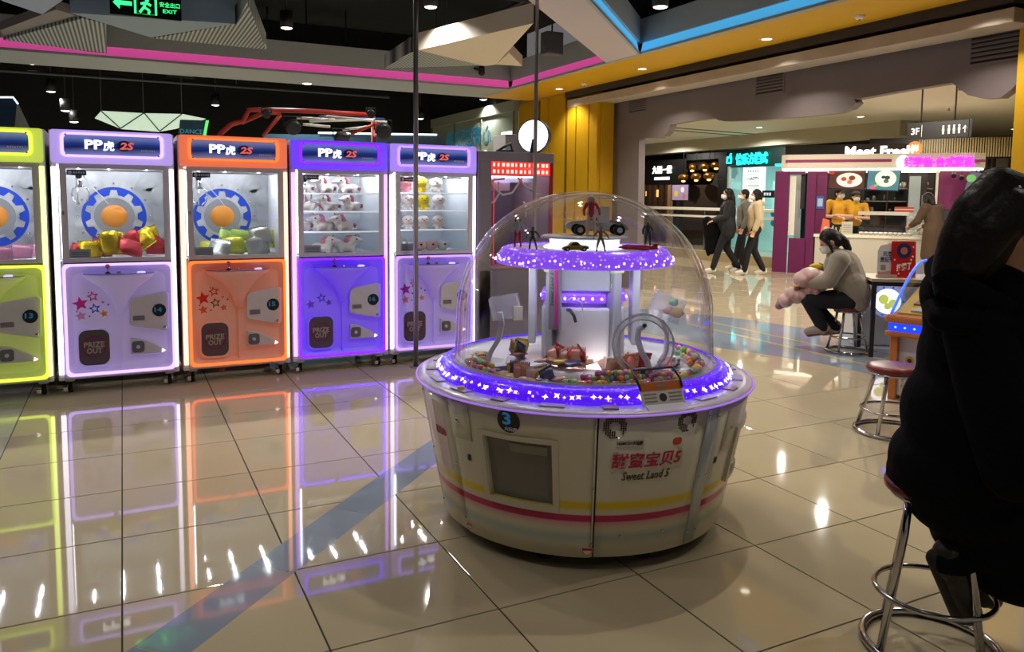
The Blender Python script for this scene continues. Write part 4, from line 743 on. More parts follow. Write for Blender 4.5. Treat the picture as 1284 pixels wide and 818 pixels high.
# speaker grilles in the shape of a broken ring
for (x, y) in ((771, 535), (862, 527)):
    a, z = dome_hit(x, y); fn = on_cone(a, z); q = MB()
    for i in range(-5, 6):
        for j in range(-7, 8):
            u, v = i*.0082, j*.0072; r = math.hypot(u/.043, v/.05)
            if .42 < r < 1.0 and not (j < -1 and abs(u-.010+.35*(v+.01)) < .011): q.prism(disc(.0036, 6, u, v), .0, .0015, fn)
    q.build('speaker_grille', mat('grille_holes', '3c372e', .6), DM, kind='stuff')
# printed stickers
def sticker(x, y, w_, h_, m, name='sticker', outline=None):
    a, z = dome_hit(x, y); fn = on_cone(a, z); q = MB(); q.prism(outline or rrect(w_, h_, min(w_, h_)*.2), .0, .0012, fn, True); return q.build(name, m, DM), fn
STW = mat('sticker_white', 'e4ded0', .4); PINKTX = mat('logo_pink', 'c81e50', .4); INK = mat('ink_dark', '3c3a34', .5)
s_, fn = sticker(812, 578, .30, .085, mat('sticker_blush', 'd8c2b4', .4)); s_.data.materials[0] = mat('sticker_cream', 'dcd2bc', .4)
text('甜蜜宝贝5', 'lettering', PINKTX, DM, lambda u, v, n: fn(u, v+.006, n+.0015), .285, .062, bold=.015, shear=.12)
text('Sweet Land 5', 'lettering', INK, DM, lambda u, v, n: fn(u, v-.058, n+.0005), .20, .034, shear=.3)
s_, fn = sticker(790, 556, .11, .026, STW); text('NAMCO×大玩家', 'lettering', INK, s_, lambda u, v, n: fn(u, v, n+.0015), .10, .015, bold=.02)
s_, fn = sticker(849, 553, .042, .03, mat('logo_orange', 'd8552a', .4), outline=[(p[0]-.2*max(0, -p[0])*0, p[1]) for p in rrect(.042, .03, .013)])
for (x, y, s) in ((736, 692, .042), (590, 660, .034)):
    s_, fn = sticker(x, y, s, s, STW, outline=[(-s/2, s*.42), (s/2, s*.42), (s/2, -.05*s), (0, -s*.5), (-s/2, -.05*s)]); q = MB(); o1 = [(-s*.46, s*.38), (s*.46, s*.38), (s*.46, -.04*s), (0, -s*.45), (-s*.46, -.04*s)]; ring_face(q, o1, [(u*.86, v*.86) for u, v in o1], .0012, .0022, fn); q.prism([(-s*.46, s*.15), (s*.46, s*.15), (s*.46, s*.38), (-s*.46, s*.38)], .0012, .0022, fn); q.build('warning_mark', mat('warn_red', 'c02a20', .4), s_)
s_, fn = sticker(555, 545, .10, .30, mat('sticker_rose', 'd9c0c4', .4)); text('甜蜜宝贝5', 'lettering', mat('logo_rose', 'c06a80', .4), s_, lambda u, v, n: fn(u, v+.02, n+.0015), .09, .035)
for (x, y) in ((777, 672), (830, 665)): a, z = dome_hit(x, y); q = MB(); q.ell(cone(a, z, .002), .006, 8, 6); q.build('screw', CHROME, DM)
a, z = dome_hit(762, 560); 
# plinth feet
MB().lathe([(RB-.06, .045), (RB-.01, ZB+.005), (RB-.02, ZB+.02)], DC, 64).build('bottom_ring', mat('shell_dark'), DM)
for k in range(8):
    p = DC+dv(R_(-15+45*k))*.52; f_ = MB().cyl(p+Vector((0, 0, .012)), p+Vector((0, 0, .07)), .012, n=8).build('foot', CHROME, DM); MB().lathe([(.035, 0), (.035, .008), (.012, .016)], p, 14).build('pad', RUB, f_)
MB().lathe([(.0005, .05), (RB-.06, .048)], DC, 48).build('bottom_plate', mat('shell_dark'), DM)
# deck
MB().lathe([(.60, .672), (.715, .672), (.752, .668), (.762, .660), (.760, .652), (.74, .650)], DC, 96).build('deck', LIL, DM)
MB().lathe([(.755, .6615), (.766, .662), (.768, .656), (.757, .654)], DC, 96).build('deck_edge_light', led('edge_violet', 'a878f0', .6), DM)
for k in range(20):
    a = R_(18*k+9); 
    if abs(a-R_(27)) < R_(8): continue
    c = DC+dv(a)*.692; t = Vector((-dv(a).y, dv(a).x, 0)); q = MB(); w2_, h2 = (.05, .022) if k % 3 else (.03, .026)
    q.hull_loft([[c+t*sx*w2_+dv(a)*sy*h2+Vector((0, 0, z)) for sx, sy in ((-1, -1), (1, -1), (1, 1), (-1, 1))] for z in (.672, .678)]); q.build('deck_plate', mat('deck_a', 'b7adc9', .3) if k % 3 else mat('deck_b', 'a88aa0', .3), DM, bevel=.002)
    if k % 4 == 1: q = MB(); q.lathe([(.0005, .690), (.014, .688), (.017, .678)], c, 14); q.build('button', mat('button_yel', 'd8c850', .3), DM)
# glitter LED ring
def glitter(name, c0, c1, c2, s):
    m = mat(name, c0, .25, coat=.5); nt = m.node_tree; b = nt.nodes['Principled BSDF']; tc = nt.nodes.new('ShaderNodeTexCoord'); v = nt.nodes.new('ShaderNodeTexVoronoi'); v.inputs['Scale'].default_value = 75; nt.links.new(tc.outputs['Object'], v.inputs['Vector'])
    cr = nt.nodes.new('ShaderNodeValToRGB'); e = cr.color_ramp.elements; e[0].color = lin(c2); e[0].position = .10; e[1].color = lin(c0); e[1].position = .55; x = e.new(.3); x.color = lin(c1)
    sp = nt.nodes.new('ShaderNodeSeparateColor'); nt.links.new(v.outputs['Color'], sp.inputs[0]); mx = nt.nodes.new('ShaderNodeMath'); mx.operation = 'ADD'; nt.links.new(v.outputs['Distance'], mx.inputs[0]); m2 = nt.nodes.new('ShaderNodeMath'); m2.operation = 'MULTIPLY'; m2.inputs[1].default_value = .45; nt.links.new(sp.outputs[0], m2.inputs[0]); nt.links.new(m2.outputs[0], mx.inputs[1])
    nt.links.new(mx.outputs[0], cr.inputs[0]); nt.links.new(cr.outputs[0], b.inputs['Base Color']); nt.links.new(cr.outputs[0], b.inputs['Emission Color']); b.inputs['Emission Strength'].default_value = s; return m
GLIT = glitter('purple_glitter', '4a14d8', '7a30f0', 'c79aff', 1.0); GLIT2 = glitter('lilac_glitter', '7a44dc', 'b07cf4', 'ffffff', 1.05)
lr = MB().lathe([(.668, .674), (.668, .692), (.655, .712), (.632, .726), (.606, .732), (.598, .724), (.598, .674)], DC, 120).build('led_ring', GLIT, DM)
BULB = led('led_bulb', 'ecdcff', 5.)
rl_ = random.Random(21)
for k in range(118):
    a = R_(360/118*k+rl_.uniform(-1.4, 1.4)); sz = rl_.choice((.5, .7, .8, 1., 1.15)); w_r = rl_.uniform(-.006, .006); p = DC+dv(a)*(.661-w_r*.5)+Vector((0, 0, .702+w_r)); q = MB(); q.ell(p, .0052*sz, 6, 4); q.prism(star(.012*sz, 4, q=.25, a0=rl_.choice((90, 45))), -.001, .001, lambda u, v, n: p+Vector((-dv(a).y, dv(a).x, 0))*u+(Vector((0, 0, .7))-dv(a)*.7).normalized()*v+dv(a)*(n+.004)); q.build('led_bulb', BULB, lr)  # each bulb carries a glowing star plate shaped as its flare
# clear dome
DG = glass('dome_acrylic', (.985, .985, .99), .8, .012, 1.36)
dz = .728; prof = [(.60, dz-.006), (.60, dz+.008), (.588, dz+.016), (.588, dz+.10), (.584, dz+.20)]
for k in range(1, 23): t = math.pi/2*k/22; prof.append((max(.0005, .584*math.cos(t)**.95), dz+.20+.562*math.sin(t)))
dm_ = MB(); dm_.lathe(prof, DC, 96); dm_.lathe([(max(.0004, r-.012), z-.012 if z > dz+.21 else z) for r, z in prof[2:]], DC, 96); dm_.build('clear_dome', DG, DM)
MB().lathe([(.586, dz-.004), (.606, dz-.002), (.606, dz+.006), (.590, dz+.012)], DC, 96).build('dome_flange', mat('flange_clear', 'c9bfe0', .15, alpha=.75), DM)
# playfield
WH = mat('play_white', 'e3e3e6', .3, coat=.3); WHS = mat('play_grey', 'b9bcc2', .3)
MB().lathe([(.0005, .690), (.30, .690), (.45, .684), (.52, .688), (.582, .712), (.596, .724)], DC, 72).build('playfield', WH, DM)
MB().lathe([(.0005, .735), (.30, .735), (.345, .728), (.36, .70), (.36, .688)], DC, 64).build('turntable', WH, DM)
for a in (R_(-75), R_(75), R_(165)):
    q = MB(); c = DC+dv(a)*.44; q.lathe([(.0005, .700), (.085, .700), (.10, .712), (.11, .712)], c, 24); q.build('prize_tray', WHS, DM)
# column
def facebox(a, r0, r1, hw, z0, z1, name, m, bevel=.004, off=0., parent=DM):
    f = dv(a); t = Vector((-f.y, f.x, 0)); t = t if t.dot(_r) > 0 or abs(t.dot(_r)) < 1e-6 else -t; q = MB()
    q.hull_loft([[DC+f*r+t*(off+s*hw)+Vector((0, 0, z)) for r, s in ((r0, -1), (r0, 1), (r1, 1), (r1, -1))] for z in (z0, z1)]); return q.build(name, m, parent, bevel=bevel)
MB().lathe([(.15, .73), (.15, 1.19)], DC, 8, sm=False).build('column_core', WH, DM)
for k in range(4):
    a = R_(90*k); o_ = facebox(a, .13, .185, .115, .735, .98, 'column_front', WH, .012); facebox(a, .13, .19, .10, 1.0, 1.04, 'lit_band', GLIT2, .006); facebox(a, .12, .165, .115, 1.05, 1.18, 'column_upper', mat('play_frost', 'ccd2d4', .4), .006)
    for i in range(5): q = MB(); q.ell(DC+dv(a)*.19+Vector((-dv(a).y, dv(a).x, 0))*(-.08+.04*i)+Vector((0, 0, 1.02)), .006, 6, 4); q.build('led_bulb', BULB, o_)
for k in range(4):
    a = R_(45+90*k); facebox(a, .165, .215, .024, .735, 1.18, 'pillar', WHS, .006); facebox(a, .16, .222, .032, 1.13, 1.16, 'pillar_cap', mat('cap_lime', 'd5dcae', .35, emit='d5dcae', es=.2), .006)
for a in (R_(-88), R_(92)): facebox(a, .215, .25, .085, .80, 1.18, 'wing_panel', mat('wing_white', 'dfe3e8', .35), .006)
o_ = facebox(R_(-33), .215, .235, .030, .88, 1.15, 'side_banner', mat('banner_grey', '85868a', .4), .004); facebox(R_(-33), .236, .240, .007, .89, 1.15, 'banner_stripe', mat('banner_pink', 'c02a86', .4), .001, .014, o_)
fb = dv(R_(-33)); tb = Vector((-fb.y, fb.x, 0)); tb = tb if tb.dot(_r) > 0 else -tb; text('Sweet Land 5', 'lettering', INK, o_, lambda u, v, n: DC+fb*(.2365+n)+tb*(-.010-v)+Vector((0, 0, 1.06+u)), .15, .016, .001, shear=.3)
MB().tube([DC+dv(R_(-20))*.20+Vector((0, 0, .97)), DC+dv(R_(-14))*.235+Vector((0, 0, .975)), DC+dv(R_(-9))*.25+Vector((0, 0, .955)), DC+dv(R_(-7))*.25+Vector((0, 0, .925))], .007, 8).build('hook_arm', DKP, DM)
MB().tube([DC+dv(R_(-22))*.21+Vector((0, 0, 1.0)), DC+dv(R_(-12))*.24+Vector((0, 0, 1.03)), DC+dv(R_(-2))*.235+Vector((0, 0, 1.01)), DC+dv(R_(0))*.225+Vector((0, 0, .97))], .003, 6).build('hose', mat('cable_white'), DM)
MB().lathe([(.26, .742), (.27, .748), (.28, .742)], DC, 64, a0=math.atan2(_f.y, _f.x)-.45, a1=math.atan2(_f.y, _f.x)+.5).build('base_light', led('base_led', 'ffffff', 14), DM)
# upper disc
ZD = 1.205
MB().lathe([(.0005, ZD+.03), (.345, ZD+.03), (.368, ZD+.022)], DC, 80).build('upper_deck', WH, DM)
ud = MB().lathe([(.355, ZD+.034), (.372, ZD+.030), (.398, ZD-.004), (.406, ZD-.026), (.402, ZD-.040), (.385, ZD-.044), (.36, ZD-.030)], DC, 100).build('upper_led_skirt', GLIT2, DM)
for k in range(84):
    a = R_(360/84*k+rl_.uniform(-2, 2)); w_r = rl_.uniform(-.012, .012); p = DC+dv(a)*(.403-w_r*.35)+Vector((0, 0, ZD-.016+w_r)); q = MB(); q.ell(p, rl_.choice((.0025, .0035, .005)), 6, 4); q.build('led_bulb', BULB, ud)
MB().lathe([(.10, ZD-.026), (.36, ZD-.026)], DC, 64).build('upper_deck_soffit', WH, DM); MB().lathe([(.33, ZD-.030), (.345, ZD-.034), (.358, ZD-.030)], DC, 72).build('soffit_led', led('soffit_white', 'f4f6ff', 16), DM)
MB().lathe([(.0005, ZD+.085), (.19, ZD+.085), (.20, ZD+.079), (.20, ZD+.074), (.165, ZD+.072), (.155, ZD+.03)], DC, 64).build('upper_tier', mat('tier_clear', 'd9dce2', .2, coat=.3), DM)
for k in range(40): a = R_(-30+2.2*k); q = MB(); c = DC+dv(a)*.335; q.hull_loft([[c+dv(a)*.02*sx+Vector((-dv(a).y, dv(a).x, 0))*.004*sy+Vector((0, 0, z)) for sx, sy in ((-1, -1), (1, -1), (1, 1), (-1, 1))] for z in (ZD+.029, ZD+.033)]); q.build('deck_rib', WHS, DM)
MB().lathe([(.158, ZD+.031), (.172, ZD+.040), (.186, ZD+.031)], DC, 48).build('tier_light', led('tier_led', 'f4f6ff', 3.5), DM)
# acrylic ring gate, scoops, boxes
AC = mat('acrylic', 'e6e6f0', .08, trans=.0, alpha=.24, coat=.5)
a = min((R_(k*.5) for k in range(10, 120)), key=lambda t: abs(px(DC+dv(t)*.46+Vector((0, 0, .86)))[0]-806)); c = DC+dv(a)*.46+Vector((0, 0, .862)); t = Vector((-dv(a).y, dv(a).x, 0)); t = t if t.dot(_r) > 0 else -t; vv = (EYE-c).normalized(); t = Vector((0, 0, 1)).cross(vv).normalized(); t = t if t.dot(RT) > 0 else -t; uu = vv.cross(t); uu = uu if uu.z > 0 else -uu
def gate(u, v, n): return c+t*u+uu*v+vv*n
q = MB(); ring_face(q, disc(.122, 40), disc(.100, 40), -.03, .03, gate); gt = q.build('ring_gate', AC, DM); q = MB(); ring_face(q, disc(.127, 40), disc(.119, 40), .029, .035, gate); ring_face(q, disc(.104, 40), disc(.098, 40), .029, .035, gate); q.build('ring_rim', mat('acrylic_edge', 'f2f0fa', .2, alpha=.8), gt)
q = MB(); q.tube([gate(u, v, 0) for u, v in ((.0, .075), (-.02, .06), (-.022, .02), (-.005, -.03), (.02, -.07), (.03, -.11))], .013, 8); q.build('ring_arm', mat('arm_frost', 'd9dade', .2, alpha=.75), gt); q = MB(); q.ell(gate(.004, .078, .02), .010, 10, 8); q.build('ring_bolt', DKP, gt); q = MB(); q.box(-.018, .018, -.018, .018, -.012, .012, Matrix.Translation(gate(0, -.108, .03))); q.build('ring_catch', DKP, gt)
c2 = DC+dv(R_(-62))*.42; t2 = _r
q = MB(); pts = [(-.0, .70), (-.05, .715), (-.035, .77), (.0, .83), (.015, .90), (.005, .955)]; q.hull_loft([[c2+t2*(u-.012)+Vector((0, 0, z))+_f*.02, c2+t2*(u+.012)+Vector((0, 0, z))+_f*.02, c2+t2*(u+.012)+Vector((0, 0, z))-_f*.02, c2+t2*(u-.012)+Vector((0, 0, z))-_f*.02] for u, z in pts]); q.build('scoop_arm', mat('arm_white', 'd6d6dc', .3), DM, bevel=.004)
def openbox(c, e1, e2, e3, m, name, parent=DM):
    q = MB(); w = .004
    def sl(o, a, b, n): q.hull_loft([[o, o+a, o+a+b, o+b], [o+n, o+a+n, o+a+b+n, o+b+n]])
    o = c-e1/2-e2/2; sl(o, e1, e2, e3.normalized()*w); sl(o, e1, e3, e2.normalized()*w); sl(o+e2, e1, e3, -e2.normalized()*w); sl(o, e2, e3, e1.normalized()*w); sl(o+e1, e2, e3, -e1.normalized()*w); return q.build(name, m, parent)
openbox(c2+t2*.04+Vector((0, 0, .93)), (t2*.12+Vector((0, 0, .02))), _f*.10, Vector((0, 0, .095))-t2*.02, AC, 'scoop_box'); q = MB(); q.box(-.022, .022, -.004, .004, -.03, .03, Matrix.Translation(c2+t2*.09+_f*.06+Vector((0, 0, .96)))); q.build('scoop_plate', mat('plate_ivory', 'd8d6c4', .3), DM)
c3 = DC+dv(R_(78))*.36+Vector((0, 0, .93)); openbox(c3, t2*.13-Vector((0, 0, .05)), _f*.10, Vector((0, 0, .10))+t2*.035, AC, 'scoop_box')
MB().tube([c3+Vector((0, 0, -.01)), c3+Vector((.03, 0, -.08)), c3+Vector((.02, -.01, -.16)), c3+Vector((-.02, 0, -.22))], .011, 8).build('scoop_arm', mat('arm_white'), DM)
# notice stand on the rim
ns = T('notice_stand', 'orange and white notice card in a wire stand on the purple rim', 'sign', DC+dv(R_(27))*.69+Vector((0, 0, .678))); a = R_(26.5); f3 = dv(a); t3 = Vector((-f3.y, f3.x, 0)); t3 = t3 if t3.dot(_r) > 0 else -t3; o3 = DC+f3*.708+Vector((0, 0, .680)); tl = (Vector((0, 0, 1))-f3*.55).normalized(); fn3 = lambda u, v, n: o3+t3*u+tl*v+t3.cross(tl)*n*(1 if t3.cross(tl).dot(f3) > 0 else -1)
q = MB(); q.prism([(-.093, 0), (.093, 0), (.093, .088), (-.093, .088)], -.006, 0, fn3); q.build('card', mat('card_white', 'd9d6cf', .4), ns); q = MB(); q.prism([(-.093, .056), (.093, .056), (.093, .088), (-.093, .088)], .0002, .0012, fn3); q.build('orange_band', mat('card_orange', 'c96a1e', .4), ns)
q = MB(); q.prism(disc(.016, 16, .0, .028), .0005, .002, fn3); q.build('card_dial', DKP, ns); q = MB()
for k in range(3):
    for s in (-1, 1): q.prism([(s*.055-.028, .012+.014*k), (s*.055+.028, .012+.014*k), (s*.055+.028, .017+.014*k), (s*.055-.028, .017+.014*k)], .0004, .0012, fn3)
q.prism([(-.02, .067), (.02, .067), (.02, .078), (-.02, .078)], .0013, .002, fn3); q.build('card_print', mat('print_grey', '8b877d', .5), ns)
q = MB(); q.tube([fn3(-.092, .06, .004), fn3(-.095, .10, .0), fn3(-.092, .150, -.03), fn3(.092, .150, -.03), fn3(.095, .10, .0), fn3(.092, .06, .004)], .005, 8); q.build('wire_frame', mat('wire_dark', '4a4648', .3, metal=.8), ns)
q = MB(); q.prism([(-.085, -.045), (.085, -.045), (.085, .0), (-.085, .0)], -.002, .002, lambda u, v, n: o3+t3*u+(f3*.85-Vector((0, 0, .32))).normalized()*(-v)+Vector((0, 0, n))); q.build('lower_card', mat('card_lilac', 'c9c4dc', .4), ns)
# ------------------------------------------------------------------ figures and cars on the upper deck
def fig(p, h, face, cols, lbl, pose=0):
    th = T('toy_figure', lbl, 'figurine', p); P = Vector(p); e1 = Vector((math.cos(face), math.sin(face), 0)); e2 = Vector((-e1.y, e1.x, 0)); s = h/1.7
    J = lambda x, y, z: P+(e2*x+e1*y+Vector((0, 0, z)))*s
    top, leg, skin, hair = [mat('toy_'+c, c, .4) for c in cols]; w = .25*pose
    q = MB(); q.limb([J(-.1, 0, .88), J(-.13-w*.3, .1*pose, .48), J(-.15-w*.4, -.08*pose, .08)], [.10, .075, .06]); q.limb([J(.1, 0, .88), J(.15+w*.3, .12*pose, .48), J(.18+w*.5, 0, .08)], [.10, .075, .06])
    for x in (-.15-w*.4, .18+w*.5): q.ell(J(x, .06, .045), (.07*s, .07*s, .045*s), 8, 6)
    b = q.build('legs', leg, th)
    q = MB(); q.limb([J(0, 0, .92), J(0, 0, 1.15), J(0, 0, 1.36)], [.14, .13, .15]); q.limb([J(-.2, 0, 1.38), J(-.32-w*.4, .05, 1.12), J(-.30-w*.7, .2+.1*pose, .92)], [.075, .06, .05]); q.limb([J(.2, 0, 1.38), J(.34+w*.4, .02, 1.14), J(.36+w*.6, .16, .94)], [.075, .06, .05]); q.build('torso', top, th)
    q = MB(); q.cap(J(0, 0, 1.4), J(0, 0, 1.5), .05*s*1.2); q.ell(J(0, .01, 1.6), (.10*s, .11*s, .13*s), 10, 8); q.build('head', skin, th)
    q = MB(); q.ell(J(0, -.03, 1.64), (.125*s, .12*s, .12*s), 10, 8)
    if pose == 0: q.limb([J(-.1, -.05, 1.62), J(-.14, -.06, 1.4)], [.05, .03]); q.limb([J(.1, -.05, 1.62), J(.14, -.06, 1.4)], [.05, .03])
    q.build('hair', hair, th); return th
# limb radii above are in figure units: scale them
def fig_scaled(x, y, R, h, cols, lbl, pose=0, z=None):
    """figure standing on the deck where the photo's pixel column meets radius R"""
    z = ZD+.0305 if z is None else z
    d = ray(x, y); p = EYE+d*((z-EYE.z)/d.z) if d.z < 0 else EYE+d*3.5
    d2 = Vector((d.x, d.y, 0)).normalized(); s = (DC-EYE).to_2d().dot(d2.to_2d()); base = Vector((d2.x*s, d2.y*s, 0)); perp = (base-DC).length; k = math.sqrt(max(0, R*R-perp*perp)) if R >= 0 else -math.sqrt(max(0, R*R-perp*perp)); q = base-d2*k; q.z = z
    return fig(q, h, math.atan2(_f.y, _f.x), cols, lbl, pose)
_limb = MB.limb
def _fl(self, pts, rs, n=10):
    return _limb(self, pts, [r*FS[0] if FS[0] else r for r in rs], n)
FS = [0]
def figure_toy(*a, **k):
    h = a[3]; FS[0] = h/1.7; MB.limb = _fl; o = fig_scaled(*a, **k); MB.limb = _limb; FS[0] = 0; return o
figure_toy(649, 303, .31, .135, ('a9b4b4', 'b0242c', 'c8c8c4', 'a03a34'), 'slim silver and red toy figure on the lit upper deck', 0)
figure_toy(668, 305, .33, .095, ('2c3238', '34383c', '3a4044', '20242a'), 'dark grey crouching toy figure on the lit upper deck', 1)
figure_toy(753, 309, .33, .105, ('8a6a4a', '9a7a3a', 'a88a5a', '4a3a2a'), 'bronze armoured toy figure beside the yellow toy car', 1)
figure_toy(812, 300, .28, .12, ('3a3c34', '343630', '6a6a40', 'a89a3a'), 'dark toy figure with yellow crest beside the red toy jet', 0)
figure_toy(741, 285, .10, .175, ('c23a52', 'e6c2b0', 'e6c8b4', 'd8dcd0'), 'girl toy figure in pink dress in front of the white toy car', 0, z=ZD+.0855)
def car(p, L, face, body_m, lbl, h=.30, wing=False):
    th = T('toy_car', lbl, 'toy car', p); P = Vector(p); e1 = Vector((math.cos(face), math.sin(face), 0)); e2 = Vector((-e1.y, e1.x, 0)); J = lambda x, y, z: P+(e1*x+e2*y+Vector((0, 0, z)))*L
    side = [(-.5, .10), (-.5, .17), (-.42, .21), (-.2, .23), (-.08, h), (.12, h), (.26, .22), (.42, .18), (.5, .13), (.5, .08), (.36, .06), (-.36, .06)]; q = MB()
    q.hull_loft([[J(x, -wd, z*(.9 if abs(wd) > .19 else 1)) for x, z in side] for wd in (-.21, -.17)]+[[J(x, wd, z) for x, z in side] for wd in (0,)]+[[J(x, wd, z*(.9 if abs(wd) > .19 else 1)) for x, z in side] for wd in (.17, .21)]); q.build('car_body', body_m, th, bevel=L*.012)
    q = MB(); q.hull_loft([[J(x, wd, z) for x, z in ((-.16, .235), (-.07, h-.012), (.10, h-.012), (.21, .235))] for wd in (-.212, .212)]); q.build('car_window', mat('toy_glass', '22262c', .1), th)
    for x in (-.31, .31):
        for y in (-.19, .19): wv = MB().cyl(J(x, y-.035, .085), J(x, y+.035, .085), .085*L, n=16).build('wheel', RUB, th); MB().cyl(J(x, y-.037, .085), J(x, y+.037, .085), .045*L, n=10).build('hub', CHROME, wv)
    if wing:
        for y in (-.2, .2): q = MB(); q.hull_loft([[J(-.05, y, .22), J(.15, y, .22), J(.13, y*1.25, .46), J(-.04, y*1.25, .42)], [J(-.05, y*1.06, .22), J(.15, y*1.06, .22), J(.13, y*1.31, .46), J(-.04, y*1.31, .42)]]); q.build('raised_door', body_m, th)
        q = MB(); q.box(-.02*L, .02*L, -.2*L, .2*L, 0, .01*L, Matrix.Translation(J(-.45, 0, .25)) @ Matrix.Rotation(face, 4, 'Z')); q.build('spoiler', body_m, th)
    return th
ang = math.atan2(_r.y, _r.x)
car(DC+_r*.06-_f*.02+Vector((0, 0, ZD+.0855)), .29, ang+.15, mat('toy_silver', 'e4e6e4', .25), 'white toy sports car with raised doors on the upper tier', .27, True)
car(DC+_r*(-.04)+_f*.305+Vector((0, 0, ZD+.031)), .115, ang+math.pi+.25, mat('toy_yellow', 'b89a1c', .3), 'small yellow toy car on the lit upper deck', .34)
jt = T('toy_jet', 'flat red toy jet lying on the lit upper deck', 'toy plane', DC+_r*.22+_f*.17+Vector((0, 0, ZD+.031))); J = lambda x, y, z: DC+_r*.23+_f*.19+Vector((0, 0, ZD+.031))+_r*x+_f*y+Vector((0, 0, z)); RJ = mat('toy_red', 'b02420', .4)
q = MB(); q.tube([J(-.085, 0, .012), J(-.05, 0, .014), J(.03, 0, .014), J(.085, 0, .01)], [.003, .012, .012, .005], 10); q.build('fuselage', RJ, jt)
for s in (-1, 1): q = MB(); q.prism([(-.02, s*.008), (.045, s*.008), (.05, s*.06), (.03, s*.06)], .008, .013, lambda u, v, n: J(u, v, n)); q.build('wing', RJ, jt)
q = MB(); q.prism([(.05, .012), (.082, .012), (.088, .03), (.07, .03)], -.002, .002, lambda u, v, n: J(u, n, v)); q.build('tail_fin', RJ, jt)
# ------------------------------------------------------------------ capsules and packets in the dome
r5 = random.Random(11); BCOL = [mat('candy_'+c, c, .15, coat=.6) for c in ('d84a3a', 'e08a2c', 'd8c03a', '7aa83a', '4a9ab0', 'c86aa0', 'e8b0a0', 'b8d080')]; BN = ('red', 'orange', 'yellow', 'green', 'blue', 'pink', 'peach', 'lime'); bm_ = {}
def ball(a, r, z, k, s=.0145):
    if k not in bm_: 
        q = MB(); q.ell((0, 0, 0), s, 10, 7); q.lathe([(s*1.02, -.0012), (s*1.045, 0), (s*1.02, .0012)], (0, 0, 0), 12); o = q.build('candy_ball', BCOL[k]); bm_[k] = o
    else: o = bm_[k].copy(); COL.objects.link(o)
    o.location = DC+dv(a)*r+Vector((0, 0, z)); tag(o, 'tiny %s candy ball in the trough under the clear dome' % BN[k], 'candy ball', 'candy balls under the dome')
def trough_z(r): 
    pr = [(.36, .689), (.45, .684), (.52, .688), (.582, .712)]
    for (r0, z0), (r1, z1) in zip(pr, pr[1:]):
        if r0 <= r <= r1: return z0+(z1-z0)*(r-r0)/(r1-r0)
    return .72
rows_ = [(R_(-8), R_(62), .535, 34), (R_(-4), R_(56), .503, 30), (R_(-72), R_(-46), .53, 16), (R_(-70), R_(-48), .498, 13), (R_(85), R_(118), .53, 18), (R_(84), R_(116), .498, 17), (R_(0), R_(50), .47, 22), (R_(62), R_(84), .53, 9)]
for (a0, a1, r, n) in rows_:
    for i in range(n): ball(a0+(a1-a0)*(i+.5)/n, r+r5.uniform(-.012, .012), trough_z(r)+.016+r5.choice((0, 0, .004)), r5.randrange(8))
for (a0, a1, r, n) in ((R_(2), R_(44), .52, 20), (R_(0), R_(40), .488, 16), (R_(86), R_(116), .515, 16), (R_(-70), R_(-48), .515, 14), (R_(6), R_(34), .505, 11)):
    for i in range(n): ball(a0+(a1-a0)*(i+r5.uniform(.2, .8))/n, r+r5.uniform(-.01, .01), trough_z(r)+.040+(.02 if r == .505 else 0), r5.randrange(8))
PKC = ('c88a72', 'd8b0a0', 'a83a30', 'b88a5a', 'e0c8b8', '6a7a9a', 'c8a83a', 'd86a5a', '7a4a3a', '4a4a6a')
def packet(a, r, z, k, s=1., up=False):
    c = PKC[k % len(PKC)]; m = mat('pack_'+c, c, .3, bump=.2, coat=.3); p = DC+dv(a)*r+Vector((0, 0, z)); foil_obj(m, .07*s, .05*s, .022*s, p, (R_(90+r5.uniform(-25, 25)) if not up else R_(r5.uniform(-30, 10)), R_(r5.uniform(-20, 20)), r5.uniform(0, 6.28)), {'c88a72': 'salmon', 'd8b0a0': 'pale pink', 'a83a30': 'red', 'b88a5a': 'tan', 'e0c8b8': 'cream', '6a7a9a': 'slate blue', 'c8a83a': 'mustard', 'd86a5a': 'coral', '7a4a3a': 'brown', '4a4a6a': 'navy'}[c]+' sweet packet lying under the clear dome', 'sweet packets under the dome', 'sweet packet')
k = 0
for (a0, a1, r, n) in ((R_(-46), R_(-14), .50, 9), (R_(-44), R_(-12), .43, 9), (R_(-36), R_(6), .30, 8), (R_(-30), R_(0), .25, 5), (R_(-80), R_(-60), .32, 4), (R_(18), R_(60), .31, 8), (R_(14), R_(58), .41, 9), (R_(60), R_(100), .40, 6), (R_(-100), R_(-72), .48, 6)):
    for i in range(n):
        z = (.737 if r < .345 else .69)+.02; packet(a0+(a1-a0)*(i+.5)/n, r+r5.uniform(-.015, .015), z+.003*(i % 2), k, r5.uniform(.8, 1.25)); k += r5.randrange(1, 4)
for (a0, a1, r, n, z) in ((R_(-40), R_(-16), .47, 7, .735), (R_(-28), R_(2), .275, 6, .785), (R_(20), R_(50), .36, 6, .765), (R_(-76), R_(-60), .30, 3, .785)):
    for i in range(n): packet(a0+(a1-a0)*(i+.5)/n, r+r5.uniform(-.015, .015), z, k, r5.uniform(.9, 1.3), True); k += r5.randrange(1, 4)
